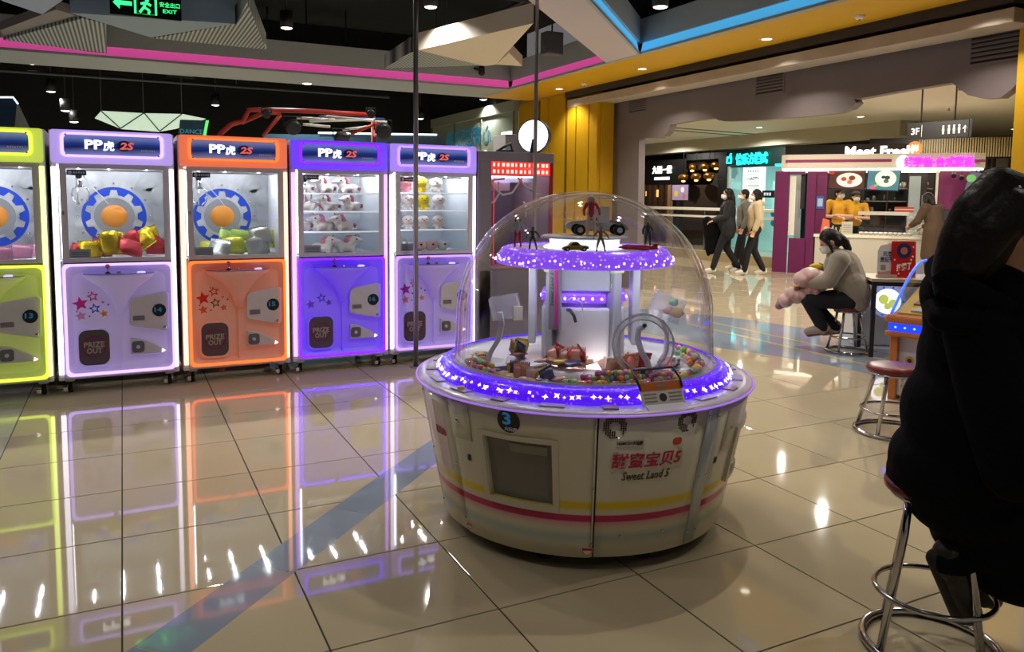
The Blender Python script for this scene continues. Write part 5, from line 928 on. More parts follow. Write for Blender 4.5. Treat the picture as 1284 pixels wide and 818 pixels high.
for (x, dz_, c, s) in ((-.005, .01, 7, .9), (.035, .0, 6, 1.2), (.02, .045, 9, .8)):
    m = mat('egg_'+'abc'[s == 1.2 and 1 or (s == .8 and 2 or 0)], ('c88a80', 'd8a83a', '3aa860')[s == 1.2 and 1 or (s == .8 and 2 or 0)], .3); q = MB(); pp = c3+t2*(x+.03)+_f*.0+Vector((0, 0, .022+dz_)); q.ell(pp, (.026*s, .026*s, .02*s), 12, 8); q.cap(pp+Vector((-.02*s, 0, 0)), pp+Vector((.02*s, 0, .01)), .012*s, .008*s); q.build('wrapped_sweet', m, None, label='big %s wrapped sweet in the clear scoop box' % {0.9: 'rosy', 1.2: 'golden', .8: 'green'}[s], cat='sweet', group='sweets in the scoop box')
# ================================================================== MALL BEYOND THE OPENING
struct('ceiling_mall', MB().box(7.72, 26, -6, 30, 3.36, 3.6), CREAM, label='cream mall ceiling with round downlights')
SLOT = mat('slot_black', '1d1b19', .7)
for pa, pb in (((842, 160), (1068, 178)), ((842, 163.5), (1000, 176)), ((985, 181), (1120, 168))):
    a = at(*pa, Z=3.355); b = at(*pb, Z=3.355); d = (b-a).normalized(); s = Vector((-d.y, d.x, 0))*.05; q = MB(); q.prism([(a-s).xy, (b-s).xy, (b+s).xy, (a+s).xy], 3.352, 3.362); struct('trim_%d' % (40+int(pa[1])), q, SLOT, label='dark slot in the cream mall ceiling')
struct('trim_8', MB().box(16.3, 16.9, 12.5, 27.8, 3.0, 3.36), mat('bulkhead_cream', 'b9b3a0', .7), label='cream bulkhead over the far shop fronts')
struct('wall_mall', MB().box(17.2, 17.5, 13.5, 27.8, 0, 3.36), mat('shop_dark', '1e1916', .7, var=.2, scale=2), label='dark shop interior wall')
struct('wall_end', MB().box(7.72, 26, 27.8, 28, 0, 3.4), mat('mall_wall_grey', '6f675c', .7), label='grey mall end wall')
struct('wall_side', MB().box(25.6, 25.8, -6, 27.8, 0, 3.36), mat('mall_wall_grey'), label='grey mall side wall')
for k, q in enumerate(((1079, 146.5), (952, 160), (1272, 162), (1183, 154), (1025, 179.5), (942, 185), (868, 191), (812, 195.5))):
    recessed(at(*q, Z=3.357), 'round recessed downlight in the cream mall ceiling', .10, 'downlights in the mall ceiling')
for q in ((1190, 136), (1203, 110)):
    p = at(*q, Z=3.357); th = T('sprinkler_head', 'small red sprinkler head under the cream mall ceiling', 'sprinkler', p, 'sprinklers in the mall ceiling'); MB().cyl(p, p-Vector((0, 0, .04)), .015, n=8).build('stem', mat('sprinkler_red', '9a3a2c', .4), th); MB().cyl(p-Vector((0, 0, .04)), p-Vector((0, 0, .046)), .035, n=10).build('deflector', CHROME, th)
SX = 16.5
def wr(x0, y0, x1, y1, X=SX):
    xm, ym = (x0+x1)/2, (y0+y1)/2; return at(x1, ym, X=X).y, at(x0, ym, X=X).y, at(xm, y1, X=X).z, at(xm, y0, X=X).z
def sbox(th, name, m, x0, y0, x1, y1, d0=0., d1=.05, X=SX, bevel=0): a, b, z0, z1 = wr(x0, y0, x1, y1, X); return MB().box(X-d1, X-d0, a, b, max(z0, 0), z1).build(name, m, th, bevel=bevel)
def sfn(x, y, X=SX, d=.06): p = at(x, y, X=X); return lambda u, v, n: Vector((X-d-n, p.y-u, p.z+v))
# hot-pot restaurant front
s1 = T('restaurant_front', 'black restaurant front with white lit sign and brown posts across the mall', 'shop front', (SX, at(835, 250, X=SX).y, 0)); BLK = mat('front_black', '0e0d0d', .4); WOOD = mat('dark_wood', '3c271a', .5, var=.2, scale=8)
sbox(s1, 'sign_board', BLK, 803, 201, 862, 232); SW = led('sign_lit', 'ffffff', 2.2); text('九锅一堂', 'lettering', SW, s1, sfn(832, 213), 1.05, .26, .02, bold=.015)
q = MB(); f_ = sfn(832, 224)
for k in range(9): q.prism([(-.42+.095*k, -.05), (-.36+.095*k, -.05), (-.36+.095*k, .05), (-.42+.095*k, .05)], .0, .01, f_)
q.build('small_print', led('sign_soft', 'e8e8ff', .9), s1)
for x in (806, 813, 820, 828, 836): sbox(s1, 'post', WOOD, x, 232, x+3.4, 345, 0, .12)
sbox(s1, 'back_panel', mat('warm_dark', '2a1c12', .6), 803, 232, 903, 345, -.3, -.25); sbox(s1, 'amber_lamp', led('amber_lamp', 'e8a850', 1.6), 824, 238, 827, 247, 0, .05); sbox(s1, 'amber_lamp', MATS['amber_lamp'], 811, 240, 813, 246, 0, .05)
sbox(s1, 'side_post', mat('tan_post', '8a6a4a', .5), 840, 232, 843, 345, .02, .14); sbox(s1, 'end_post', BLK, 902, 192, 912, 345, -.1, .1); sbox(s1, 'top_beam', BLK, 862, 192, 912, 200, -.1, .05)
for k, (x, y) in enumerate(((852, 214), (868, 210), (884, 209), (898, 207), (857, 223), (873, 222), (889, 221))):
    p = at(x, y, X=SX+(.15 if k < 4 else -.15)); th = T('pod_lamp', 'gold pod-shaped lamp hanging over the restaurant counter', 'lamp', p, 'gold pod lamps'); q = MB(); q.ell(p, (.12, .24, .13), 14, 10); q.build('shade', mat('pod_gold', '8a5a24', .25, metal=.8), th); MB().ell(p+Vector((-.04, -.05, -.11)), (.05, .09, .04), 10, 6).build('glow', led('pod_glow', 'ffc878', 2.6), th); MB().cyl(p+Vector((0, 0, .12)), (p.x, p.y, 3.36), .008, n=6).build('cord', BLK, th)
pt = T('menu_screen', 'purple and yellow picture screen on a stand before the restaurant', 'screen', (SX-.4, at(852, 260, X=SX-.4).y, 0)); X2 = SX-.4; sbox(pt, 'bezel', BLK, 842, 231, 864, 252, -.03, 0, X2); sbox(pt, 'picture', mat('pic_mauve', '8a7a9a', .3, emit='9a8aa8', es=.4), 843, 232, 863, 251, 0, .006, X2)
for k, (x, y, r, c) in enumerate(((848, 243, .10, 'c8a83a'), (856, 238, .09, 'd8d0c8'), (858, 246, .08, 'b86a5a'))): q = MB(); f_ = sfn(x, y, X2, .006); q.prism(disc(r, 14), 0, .003, f_); q.build('picture_patch', mat('pic_'+c, c, .3, emit=c, es=.3), pt)
sbox(pt, 'stand_post', BLK, 851, 252, 855, 330, -.02, .0, X2)
# cyan-lit shop
s2_ = T('cyan_shop_front', 'glass shop front under a glowing cyan sign across the mall', 'shop front', (SX, at(950, 250, X=SX).y, 0)); TEAL = mat('teal_black', '08201f', .4)
sbox(s2_, 'sign_board', TEAL, 912, 186, 990, 209, -.05, .05); CYN = led('cyan_neon', '19e0e0', 2.2); text('快乐方模式', 'lettering', CYN, s2_, sfn(945, 199, d=.07), 1.28, .34, .03, bold=.03); q = MB(); f_ = sfn(917, 201, d=.07); ring_face(q, rrect(.22, .22, .03, 2), rrect(.12, .12, .02, 2), 0, .03, f_); q.prism([(.0, .11), (.06, .11), (.1, .2), (.05, .2)], 0, .03, f_); q.build('sign_icon', CYN, s2_); q = MB(); q.prism([(-.14, -.03), (.1, -.03), (.1, .03), (-.14, .03)], 0, .03, sfn(980, 207, d=.07)); q.build('sign_dash', CYN, s2_)
sbox(s2_, 'rear_wall', mat('cyan_wall', '8fc4c0', .5, emit='8fd8d4', es=.4), 914, 209, 1004, 345, 0, .05, SX+.5); sbox(s2_, 'glass', PANE, 914, 209, 990, 320, 0, .01); sbox(s2_, 'mullion', mat('mull_white', 'a8c0bc', .4), 912, 209, 915, 345, 0, .06)  # rear wall itself emits, in place of lighting inside the shop
sbox(s2_, 'poster', led('poster_white', 'e4efee', .85), 932, 210, 960, 262, .02, .03); PI = mat('poster_ink', '3f4a4c', .5); text('HAPPY', 'lettering', PI, s2_, sfn(946, 224, d=.035), .47, .10, .004, bold=.02)
q = MB(); rr = random.Random(5)
for (yy_, n_, hh) in ((214.5, 5, .07), (219, 7, .03), (228.5, 7, .03), (233, 8, .06), (236.8, 7, .03)):
    f_ = sfn(946, yy_, d=.035)
    for k in range(n_): u = -.24+.48*k/n_; q.prism([(u, -hh/2), (u+.34/n_, -hh/2), (u+.34/n_, hh/2), (u, hh/2)], 0, .003, f_)
q.build('small_print', mat('poster_grey', '7f9a9a', .5), s2_)
for x, y, c in ((938, 250, 'd8a05a'), (946, 246, 'c85a6a'), (953, 251, 'd8c06a'), (942, 256, '8aa0c8')): q = MB(); q.prism(disc(.09, 12), 0, .003, sfn(x, y, d=.035)); q.build('poster_picture', mat('pp_'+c, c, .5), s2_)
sbox(s2_, 'door_plate', BLK, 957, 239, 972, 248, .02, .05); q = MB()
for k in range(3): q.prism([(-.13+.1*k, -.04), (-.06+.1*k, -.04), (-.06+.1*k, .04), (-.13+.1*k, .04)], 0, .004, sfn(964, 243.5, d=.055))
q.build('plate_print', mat('print_white'), s2_)
for i in range(3):
    for j in range(4): q = MB(); q.prism(disc(.10, 6), 0, .02, sfn(960+7*i+(3.5 if j % 2 else 0), 268+6*j, d=-.3)); q.build('hexagon_tile', mat('hex_teal', '1f5a6a', .3, emit='2a8aa0', es=.25), s2_)
sbox(s2_, 'lower_wall', mat('tan_wall', 'a08a5c', .5), 912, 318, 990, 345, 0, .05)
# glass balustrade before the void
RXX = 12.75; y0_, y1_ = 12.55, 22.5; bal = T('glass_balustrade', 'glass balustrade with white top rail along the mall void', 'railing', (RXX, 16, 0)); MB().box(RXX-.06, RXX+.06, y0_, y1_, 1.20, 1.27).build('top_rail', mat('rail_white', 'ccc8bc', .3), bal, bevel=.01); MB().box(RXX-.03, RXX+.03, y0_, y1_, 1.03, 1.08).build('mid_rail', mat('rail_white'), bal); MB().box(RXX-.1, RXX+.1, y0_, y1_, 0, .22).build('kerb', mat('kerb_tan', '9a8a66', .4), bal)
for k in range(8):
    ya = y0_+(y1_-y0_)*k/8; MB().box(RXX-.006, RXX+.006, ya+.03, ya+(y1_-y0_)/8-.03, .22, 1.03).build('glass_panel', PANE, bal); MB().box(RXX-.02, RXX+.02, ya-.02, ya+.02, .2, 1.2).build('post', CHROME, bal)
# ------------------------------------------------------------------ dessert kiosk
K0 = at(970, 341, Z=0); K0.z = 0; e1 = Vector((.633, -.774, 0)).normalized(); e2 = Vector((.774, .633, 0)).normalized()
def KP(u, v, z): return K0+e1*u+e2*v+Vector((0, 0, z))
def ku(x, y, v=0.):
    d = ray(x, y); o = K0+e2*v; s = (o-EYE).dot(e2)/d.dot(e2); p = EYE+d*s; return (p-K0).dot(e1), p.z
def kbox(th, name, m, x0, y0, x1, y1, v=0., d=.06, bevel=0, zmin=None):
    u0 = ku(x0, (y0+y1)/2, v)[0]; u1 = ku(x1, (y0+y1)/2, v)[0]; z0 = ku((x0+x1)/2, y1, v)[1]; z1 = ku((x0+x1)/2, y0, v)[1]
    if zmin is not None: z0 = zmin
    q = MB(); q.hull_loft([[KP(u, vv, z) for u, vv in ((u0, v), (u1, v), (u1, v+d), (u0, v+d))] for z in (max(z0, 0), z1)]); return q.build(name, m, th, bevel=bevel)
def kfn(x, y, v=0.): u, z = ku(x, y, v); return lambda a, b, n: KP(u+a, v-n, z+b)
MAG = mat('kiosk_magenta', '641a4c', .4, var=.03, scale=3); KC = mat('kiosk_cream', 'd9cfbe', .4); KW = mat('kiosk_white', 'c0b9aa', .4); KD = mat('kiosk_dark', '262422', .5, var=.2, scale=10); STL = mat('stainless', '9a9c9c', .3, metal=.7)
kk = T('dessert_kiosk', 'dessert kiosk with magenta panels, cream counter and glowing signs', 'kiosk', K0)
# magenta corner panel with a window
for r in ((970, 215, 988, 341), (1010, 215, 1021, 341), (988, 215, 1010, 219), (988, 299, 1010, 341)): kbox(kk, 'side_panel', MAG, *r, 0, .08, zmin=0 if r[3] == 341 else None)
kbox(kk, 'window_pane', PANE, 988, 219, 1010, 299, .03, .01); kbox(kk, 'paper_strip', mat('paper_white', 'd9d6c8', .6), 989.5, 221, 997, 295, .025, .004); kbox(kk, 'dark_post', KD, 1004, 219, 1009, 262, .06, .04); kbox(kk, 'inner_board', mat('board_pale', 'a8aaa6', .5), 997, 221, 1004, 299, .5, .02); kbox(kk, 'blue_notice', mat('notice_blue', '3a5a9a', .4), 1023.5, 246, 1033, 262, .12, .02); kbox(kk, 'notice_sheet', mat('notice_pale', 'a8c0d8', .4), 1025, 249, 1031.5, 259, .115, .004)
kbox(kk, 'rear_pier', MAG, 1021, 215, 1036, 296, .14, .1)
# fascia with rounded ends
uA, zA = ku(978, 213); uB, _ = ku(1237, 211); z1 = ku(1100, 193)[1]; outline = [(uA, .25), (uA+.03, .05), (uA+.15, -.05), (uB-.5, -.05), (uB-.2, .0), (uB, .2), (uB, 1.6), (uA, 1.6)]
q = MB(); q.hull_loft([[KP(u, v, z) for u, v in outline] for z in (zA+.02, z1)]); fa = q.build('fascia', KC, kk); q = MB(); q.hull_loft([[KP(u+(.02 if u < 1 else -.02), v+.02, z) for u, v in outline] for z in (zA-.01, zA+.02)]); q.build('fascia_light', led('kiosk_led', 'fff6dc', 2.5), fa)
for x0, x1 in ((985, 1118), (1222, 1236)): kbox(kk, 'fascia_stripe', mat('stripe_magenta', '8a2a58', .4), x0, 200, x1, 203.5, -.056, .004)
text('鲜芋仙·台式甜品', 'lettering', led('magenta_neon', 'e02ae8', 2.), fa, kfn(1177, 203, -.06), 1.17, .20, .03, bold=.03)
q = MB(); q.prism([(u*.8, v) for u, v in disc(.14, 24)], 0, .02, kfn(1132, 204, -.06)); q.build('white_emblem', led('emblem_white', 'f2f2ff', 1.), fa)
kbox(kk, 'upper_board', mat('upper_dark', '241f1c', .6), 985, 181, 1155, 193, .9, .06)
text('Meet Fresh', 'lettering', led('sign_lit'), kk, kfn(1102, 190, .3), 1.22, .21, .03, bold=.04); q = MB(); q.prism(disc(.13, 24), 0, .03, kfn(1147, 186, .3)); rd = q.build('round_badge', led('badge_orange', 'ff7a3a', 1.5), kk); text('鲜', 'lettering', led('sign_lit'), rd, lambda u, v, n: kfn(1147, 186, .268)(u, v, n), .14, .14, .01)
for x in (1068, 1138): p = kfn(x, 193, .3)(0, 0, 0); MB().cyl(p, p-Vector((0, 0, .08)), .01, n=6).build('sign_leg', KD, kk)
# counter
kbox(kk, 'counter_front', KW, 1021, 299, 1172, 344, .0, .06, zmin=0); kbox(kk, 'counter_top', mat('top_cream', 'e4decc', .3), 1020, 295.5, 1174, 299, -.03, .7); kbox(kk, 'counter_side', KW, 1168, 299, 1172, 344, .0, .9, zmin=0)
kbox(kk, 'white_pillar', KW, 1172, 213, 1175, 300, .3, .05); kbox(kk, 'right_wall', MAG, 1175, 213, 1222, 341, .75, .08, zmin=0); kbox(kk, 'guard_ledge', KW, 1076, 265.5, 1140, 270, .55, .1); kbox(kk, 'guard_glass', PANE, 1076, 270, 1140, 296, .56, .01); kbox(kk, 'inner_strip_light', led('kiosk_led'), 1134, 214.5, 1163, 216, .25, .05)
# back wall and equipment
kbox(kk, 'back_wall', KD, 1021, 213, 1175, 341, 1.9, .08, zmin=0);
bs = T('back_shelf', 'dark shelf unit with steel equipment at the back of the kiosk', 'shelf', KP(2.3, 1.6, 0))
for y in (236, 252, 268): kbox(bs, 'shelf_board', STL, 1080, y, 1170, y+1.2, 1.55, .3)
for x in (1080, 1110, 1136, 1170): kbox(bs, 'upright', KD, x, 214, x+1.5, 341, 1.55, .3, zmin=0)
rq = random.Random(9)
for i in range(26):
    x = 1083+rq.uniform(0, 84); y = rq.choice((236, 252, 268)); w = rq.uniform(2.5, 6); h = rq.uniform(4, 11); c = rq.choice(('6a6460', '8a8580', '4a4038', '9a6a4a', 'b8b4ac', '3a3c40', '7a3a30')); u, z = ku(x, y, 1.6); p = KP(u, 1.68, z+.001); r = w/61/2*.9; hh = h/61*.8
    th = T('kitchen_jar', {'6a6460': 'taupe', '8a8580': 'grey', '4a4038': 'dark brown', '9a6a4a': 'tan', 'b8b4ac': 'pale', '3a3c40': 'charcoal', '7a3a30': 'rust'}[c]+' jar on the back shelf of the kiosk', 'jar', p, 'jars on the kiosk shelf'); MB().lathe([(.0005, 0), (r, 0), (r, hh*.75), (r*.7, hh*.85), (r*.7, hh*.9)], p, 10).build('jar_body', mat('jar_'+c, c, .4), th); MB().lathe([(r*.75, hh*.9), (r*.75, hh), (.0005, hh)], p, 10).build('lid', STL, th)
fr = T('drinks_fridge', 'tall grey glass-door fridge at the back of the kiosk', 'fridge', KP(3.0, 1.3, 0)); kbox(fr, 'cabinet', KD, 1136, 217, 1160, 341, 1.3, .2, zmin=0); kbox(fr, 'glass_door', mat('door_glass', '8f979a', .15, emit='aab4b8', es=.12), 1138.5, 221, 1153, 300, 1.27, .02); kbox(fr, 'handle', STL, 1155, 245, 1156.5, 275, 1.25, .02)
# screens
def tv(lbl, pts, cols, patches, v=.35):
    """pts: four photo corners tl,tr,br,bl on the kiosk plane"""
    P = [ku(x, y, v) for x, y in pts]; th = T('menu_screen', lbl, 'screen', KP(P[0][0], v, P[3][1])); q = MB(); q.prism([P[3], P[2], P[1], P[0]], -.03, .03, lambda a, b, n: KP(a, v-n, b)); q.build('bezel', BLK, th)
    cx = sum(p[0] for p in P)/4; cz = sum(p[1] for p in P)/4; q = MB(); q.prism([(cx+(p[0]-cx)*.94, cz+(p[1]-cz)*.9) for p in (P[3], P[2], P[1], P[0])], .03, .034, lambda a, b, n: KP(a, v-n, b)); q.build('picture', mat('scr_'+cols, cols, .2, emit=cols, es=.55), th)
    for i, (du, dz_, r, c, sq) in enumerate(patches): q = MB(); q.prism([(cx+du+a*1.0, cz+dz_+b*sq) for a, b in disc(r, 20)], .0345+.0012*i, .0352+.0012*i, lambda a, b, n: KP(a, v-n, b)); q.build('picture_patch', mat('pch_'+c, c, .2, emit=c, es=.6), th)
    for u in (P[0][0]+.1, P[1][0]-.1): MB().cyl(KP(u, v, max(P[0][1], P[1][1])-.02), KP(u, v, zA), .012, n=6).build('bracket', BLK, th)
tv('kiosk menu screen showing a dessert bowl on brown', [(1040, 210.5), (1086.5, 212), (1084, 239), (1036.5, 237)], '4a2e28', [(.05, -.02, .24, 'b8bcc0', .6), (.05, .0, .20, 'c8c0b8', .55), (-.05, .0, .05, 'a83a3a', .8), (.1, .02, .06, '6a3a30', .8), (.06, -.06, .05, 'c85a4a', .8), (-.28, .12, .06, 'a83028', .4)])
tv('kiosk menu screen showing a dessert bowl on blue', [(1088, 212), (1130.5, 213.5), (1127, 240.5), (1085.5, 238.5)], '3f6a7a', [(.04, .03, .19, 'd8d8a8', .85), (.04, .03, .15, 'e8e4d8', .85), (.0, .06, .04, '2a3a3a', .8), (.07, .05, .05, '303830', .8), (.05, -.02, .05, '4a5a3a', .8), (-.18, -.14, .06, 'c84a7a', .6), (-.12, -.10, .04, '5aa84a', .6)])
tv('tilted kiosk menu screen in purple and green by the magenta wall', [(1217, 214), (1237, 217), (1226, 241), (1208, 239)], '5a4a6a', [(-.06, .06, .08, '5a9a5a', .9), (.05, -.04, .08, '8a6aa0', .9), (-.06, -.1, .05, '3a7a4a', .9)], .3)
for x, y in ((1196, 221), (1206, 224)):
    u, z = ku(x, y, .5); p = KP(u, .5, z); th = T('track_spot', 'small black spot lamp over the magenta kiosk wall', 'lamp', p, 'kiosk spot lamps'); MB().cyl(p+e2*.08+Vector((0, 0, .05)), p, .035, .045, n=10).build('head', BLK, th); MB().cyl(p+e2*.04+Vector((0, 0, .04)), KP(u, .54, zA), .008, n=6).build('stem', BLK, th)
# things on the counter
def on_counter(x, v): u, z = ku(x, 295.5, -.03); zt = ku(1090, 295.5, -.03)[1]; return KP(ku(x, 290, v)[0], v, zt+.001)
for k in range(11):
    p = on_counter(1080+6.1*k, .12); th = T('dessert_bowl', 'white lidded bowl in the row on the kiosk counter', 'bowl', p, 'bowls on the kiosk counter'); MB().lathe([(.0005, 0), (.025, 0), (.042, .035), (.046, .05)], p, 14).build('bowl_body', KW, th); MB().lathe([(.048, .05), (.04, .062), (.012, .068), (.0005, .068)], p, 14).build('lid', mat('lid_clear', 'd0d4d6', .2), th)
for k, (x, c, h, nm) in enumerate(((1044, 'c8b83a', .17, 'yellow'), (1048, 'd8d0b8', .14, 'cream'), (1054, 'b8a83a', .15, 'olive'), (1038.5, 'e0dccf', .12, 'white'))):
    p = on_counter(x, .15); th = T('syrup_bottle', '%s syrup bottle on the kiosk counter' % nm, 'bottle', p); MB().lathe([(.0005, 0), (.028, 0), (.028, h*.6), (.012, h*.8), (.012, h*.9)], p, 12).build('bottle_body', mat('bot_'+c, c, .3), th); MB().lathe([(.015, h*.88), (.015, h), (.0005, h)], p, 10).build('cap', KW, th)
p = on_counter(1034.5, .06); th = T('counter_card', 'orange standing card on the kiosk counter', 'sign', p); q = MB(); q.prism([(-.09, 0), (.09, 0), (.075, .28), (-.05, .32)], 0, .02, lambda a, b, n: p+e1*a+Vector((0, 0, b))-e2*n); q.build('card', mat('card_coral', 'd8694a', .4), th); q = MB(); q.prism(disc(.04, 14, .01, .12), .02, .024, lambda a, b, n: p+e1*a+Vector((0, 0, b))-e2*n); q.build('card_dot', KW, th)
p = on_counter(1062, .04); th = T('counter_card', 'white standing card on the kiosk counter', 'sign', p); q = MB(); q.prism([(-.1, 0), (.1, 0), (.1, .26), (-.1, .26)], 0, .015, lambda a, b, n: p+e1*a+Vector((0, 0, b))-e2*n); q.build('card', KW, th); q = MB()
for k in range(4): q.prism([(-.07, .05+.045*k), (.07, .05+.045*k), (.07, .065+.045*k), (-.07, .065+.045*k)], .015, .018, lambda a, b, n: p+e1*a+Vector((0, 0, b))-e2*n)
q.build('card_print', mat('print_grey'), th)
p = on_counter(1149, .2); th = T('jelly_dispenser', 'clear square dispenser of pale sweets on the kiosk counter', 'dispenser', p); q = MB(); q.hull_loft([[p+e1*a+e2*b+Vector((0, 0, z)) for a, b in ((-.18, -.1), (.18, -.1), (.18, .1), (-.18, .1))] for z in (0, .44)]); q.build('clear_case', mat('case_clear', 'c8ccc8', .1, alpha=.35), th, bevel=.01)
for i in range(3):
    for j in range(3): MB().ell(p+e1*(-.1+.1*i)+Vector((0, 0, .08+.13*j)), (.045, .045, .045), 10, 8).build('sweet', mat('sweet_'+'ab'[(i+j) % 2], ('c8bc98', 'b8b4a8')[(i+j) % 2], .4), th)
p = on_counter(1165, .3); th = T('till_screen', 'small black till screen on the kiosk counter', 'monitor', p); q = MB(); q.prism([(-.14, .2), (.14, .2), (.14, .42), (-.14, .42)], 0, .04, lambda a, b, n: p+e1*(a+.28)+Vector((0, 0, b+.1))-e2*n); q.build('monitor', BLK, th); q = MB(); q.prism([(-.12, .22), (.12, .22), (.12, .4), (-.12, .4)], .04, .043, lambda a, b, n: p+e1*(a+.28)+Vector((0, 0, b+.1))-e2*n); q.build('glass', mat('till_glass', '3a4044', .2), th); MB().cyl(p+e1*.28, p+e1*.28+Vector((0, 0, .35)), .025, n=8).build('neck', BLK, th)
p = on_counter(1141, .5); th = T('cup_carton', 'red carton standing on the kiosk guard ledge', 'box', p); zz = ku(1100, 265.5, .55)[1]; q = MB(); q.hull_loft([[Vector((p.x, p.y, zz+.001))-e1*.15+e1*a+e2*(b+.1) for a, b in ((-.14, -.04), (.2, -.04), (.2, .06), (-.14, .06))], [Vector((p.x, p.y, zz+.10))-e1*.15+e1*a+e2*(b+.1) for a, b in ((-.14, -.04), (.2, -.04), (.2, .06), (-.14, .06))]]); q.build('carton_body', mat('carton_red', 'a83a34', .4), th); q = MB(); q.hull_loft([[Vector((p.x, p.y, zz+z))-e1*.15+e1*a+e2*(b+.1) for a, b in ((-.14, -.045), (.2, -.045), (.2, -.04), (-.14, -.04))] for z in (.04, .06)]); q.build('carton_band', KW, th)
em = kfn(1214, 266, .73); q = MB(); q.prism(disc(.13, 24), 0, .02, em); ee = q.build('round_plaque', mat('plaque_gold', '9a6a2a', .4), kk); q = MB(); q.prism(disc(.10, 24), .02, .025, em); q.build('plaque_face', mat('plaque_plum', '5a2050', .4), ee)
# slatted bulkhead and dark frames behind the kiosk
sl = T('slatted_bulkhead', 'black bulkhead with thin golden slats behind the kiosk', 'bulkhead', KP(3.5, 3.0, 0)); kbox(sl, 'black_board', BLK, 1090, 172, 1300, 199, 3.0, .06); q = MB(); u0 = ku(1152, 185, 2.97)[0]; u1 = ku(1296, 185, 2.97)[0]; z0_ = ku(1200, 197, 2.97)[1]; z1_ = ku(1200, 173, 2.97)[1]; n = 44
for k in range(n): u = u0+(u1-u0)*k/n; q.hull_loft([[KP(u+a, v, z) for a, v in ((0, 2.96), (.028, 2.96), (.028, 3.0), (0, 3.0))] for z in (z0_, z1_)])
q.build('slat_row', mat('slat_gold', '8f7a4a', .5), sl, kind='stuff'); 
for x in (1100, 1290): kbox(sl, 'support_post', BLK, x, 199, x+6, 341, 3.0, .1, zmin=0)
rf = T('dark_shop_window', 'black framed shop window beyond the kiosk end', 'shop front', KP(5, 3.4, 0)); kbox(rf, 'pale_wall', mat('far_brick', '8a8478', .7, var=.15, scale=12), 1180, 199, 1300, 341, 3.5, .05, zmin=0)
for x in (1236, 1242, 1262, 1268): kbox(rf, 'black_post', BLK, x, 199, x+4, 300, 3.3, .05)
kbox(rf, 'black_beam', BLK, 1230, 215, 1290, 217, 3.32, .05)
# hanging wayfinding sign
hp = at(1175, 163, D=11.6); hs = T('hanging_sign', 'black hanging mall sign with white 3F and pictograms', 'sign', hp); t4 = (at(1214, 165, D=11.2)-at(1137, 161, D=12.0)); t4.z = 0; wd = t4.length; t4.normalize(); fh = lambda u, v, n: hp+t4*u+Vector((0, 0, v))+Vector((t4.y, -t4.x, 0))*n; hh = .255
q = MB(); q.prism([(-wd/2, -hh/2), (wd/2, -hh/2), (wd/2, hh/2), (-wd/2, hh/2)], -.08, 0, fh); q.build('sign_box', mat('hang_black', '22211e', .35), hs, bevel=.008); WI = mat('pict_white', 'cfccc0', .4, emit='cfccc0', es=.35)
text('3F', 'lettering', WI, hs, lambda u, v, n: fh(u-wd*.36, v, n), .13, .10, bold=.02); q = MB(); q.prism([(-wd*.255, -.09), (-wd*.248, -.09), (-wd*.248, .09), (-wd*.255, .09)], 0, .003, fh); q.build('divider', WI, hs); text('↑', 'arrow', WI, hs, lambda u, v, n: fh(u+wd*.44, v-.01, n), .07, .11, bold=.02)
for k, u in enumerate((.10, .19, .27, .35)):
    q = MB(); q.prism(disc(.017, 10, wd*u, .045), 0, .003, fh); q.prism([(wd*u-.02, -.02), (wd*u+.02, -.02), (wd*u+.014, .025), (wd*u-.014, .025)], 0, .003, fh); q.prism([(wd*u-.014, -.07), (wd*u-.003, -.07), (wd*u-.003, -.02), (wd*u-.014, -.02)], 0, .003, fh); q.prism([(wd*u+.003, -.07), (wd*u+.014, -.07), (wd*u+.014, -.02), (wd*u+.003, -.02)], 0, .003, fh); q.build('pictogram', WI, hs)
for u in (-.30, .25): p = fh(wd*u, hh/2, -.04); MB().cyl(p, (p.x, p.y, 3.36), .012, n=8).build('rod', mat('rod_dark', '3a3834', .4), hs)
# ================================================================== STOOLS, TABLE, GAME CABINET
SEATR = mat('seat_red', '6e1418', .35, coat=.3); CHR = mat('stool_chrome', 'c4c2c2', .14, metal=1.)
def stool(c, h, lbl, rs=.165, rb=.20, rot=.3):
    c = Vector(c); th = T('bar_stool', lbl, 'stool', c); MB().lathe([(.0005, h), (rs*.8, h), (rs*.97, h-.008), (rs, h-.022), (rs*.98, h-.038), (rs*.9, h-.042), (.0005, h-.042)], c, 36).build('seat', SEATR, th); MB().lathe([(rs*.86, h-.043), (rs*.9, h-.05), (rs*.86, h-.06), (rs*.82, h-.05), (rs*.86, h-.043)], c, 32).build('seat_ring', CHR, th)
    for k in range(4):
        a = rot+math.pi/2*k; d = Vector((math.cos(a), math.sin(a), 0)); MB().tube([c+d*rs*.72+Vector((0, 0, h-.045)), c+d*(rs*.78)+Vector((0, 0, h*.7)), c+d*(rb-.005)+Vector((0, 0, .025))], .0125, 10).build('leg', CHR, th)
    def ring(r, z, t): MB().tube([c+Vector((r*math.cos(2*math.pi*i/36), r*math.sin(2*math.pi*i/36), z)) for i in range(36)], t, 8, closed=True).build('foot_ring' if z > .05 else 'base_ring', CHR, th)
    ring(rb, .0135, .0135); ring(rs*.78+(rb-rs*.78)*.62, h*.34, .009)
    return th
GST = at(1062, 441, Z=0); S2 = at(1117, 542, Z=0); S3 = at(1166, 812, Z=0)
stool(GST, .45, 'chrome stool with red seat under the seated girl with pink jacket', .155, .20)
stool(S2, .435, 'empty chrome stool with red seat beside the orange game cabinet', .165, .215)
stool(S3, .57, 'tall chrome stool with red seat under the person in black', .165, .205, 2.967)
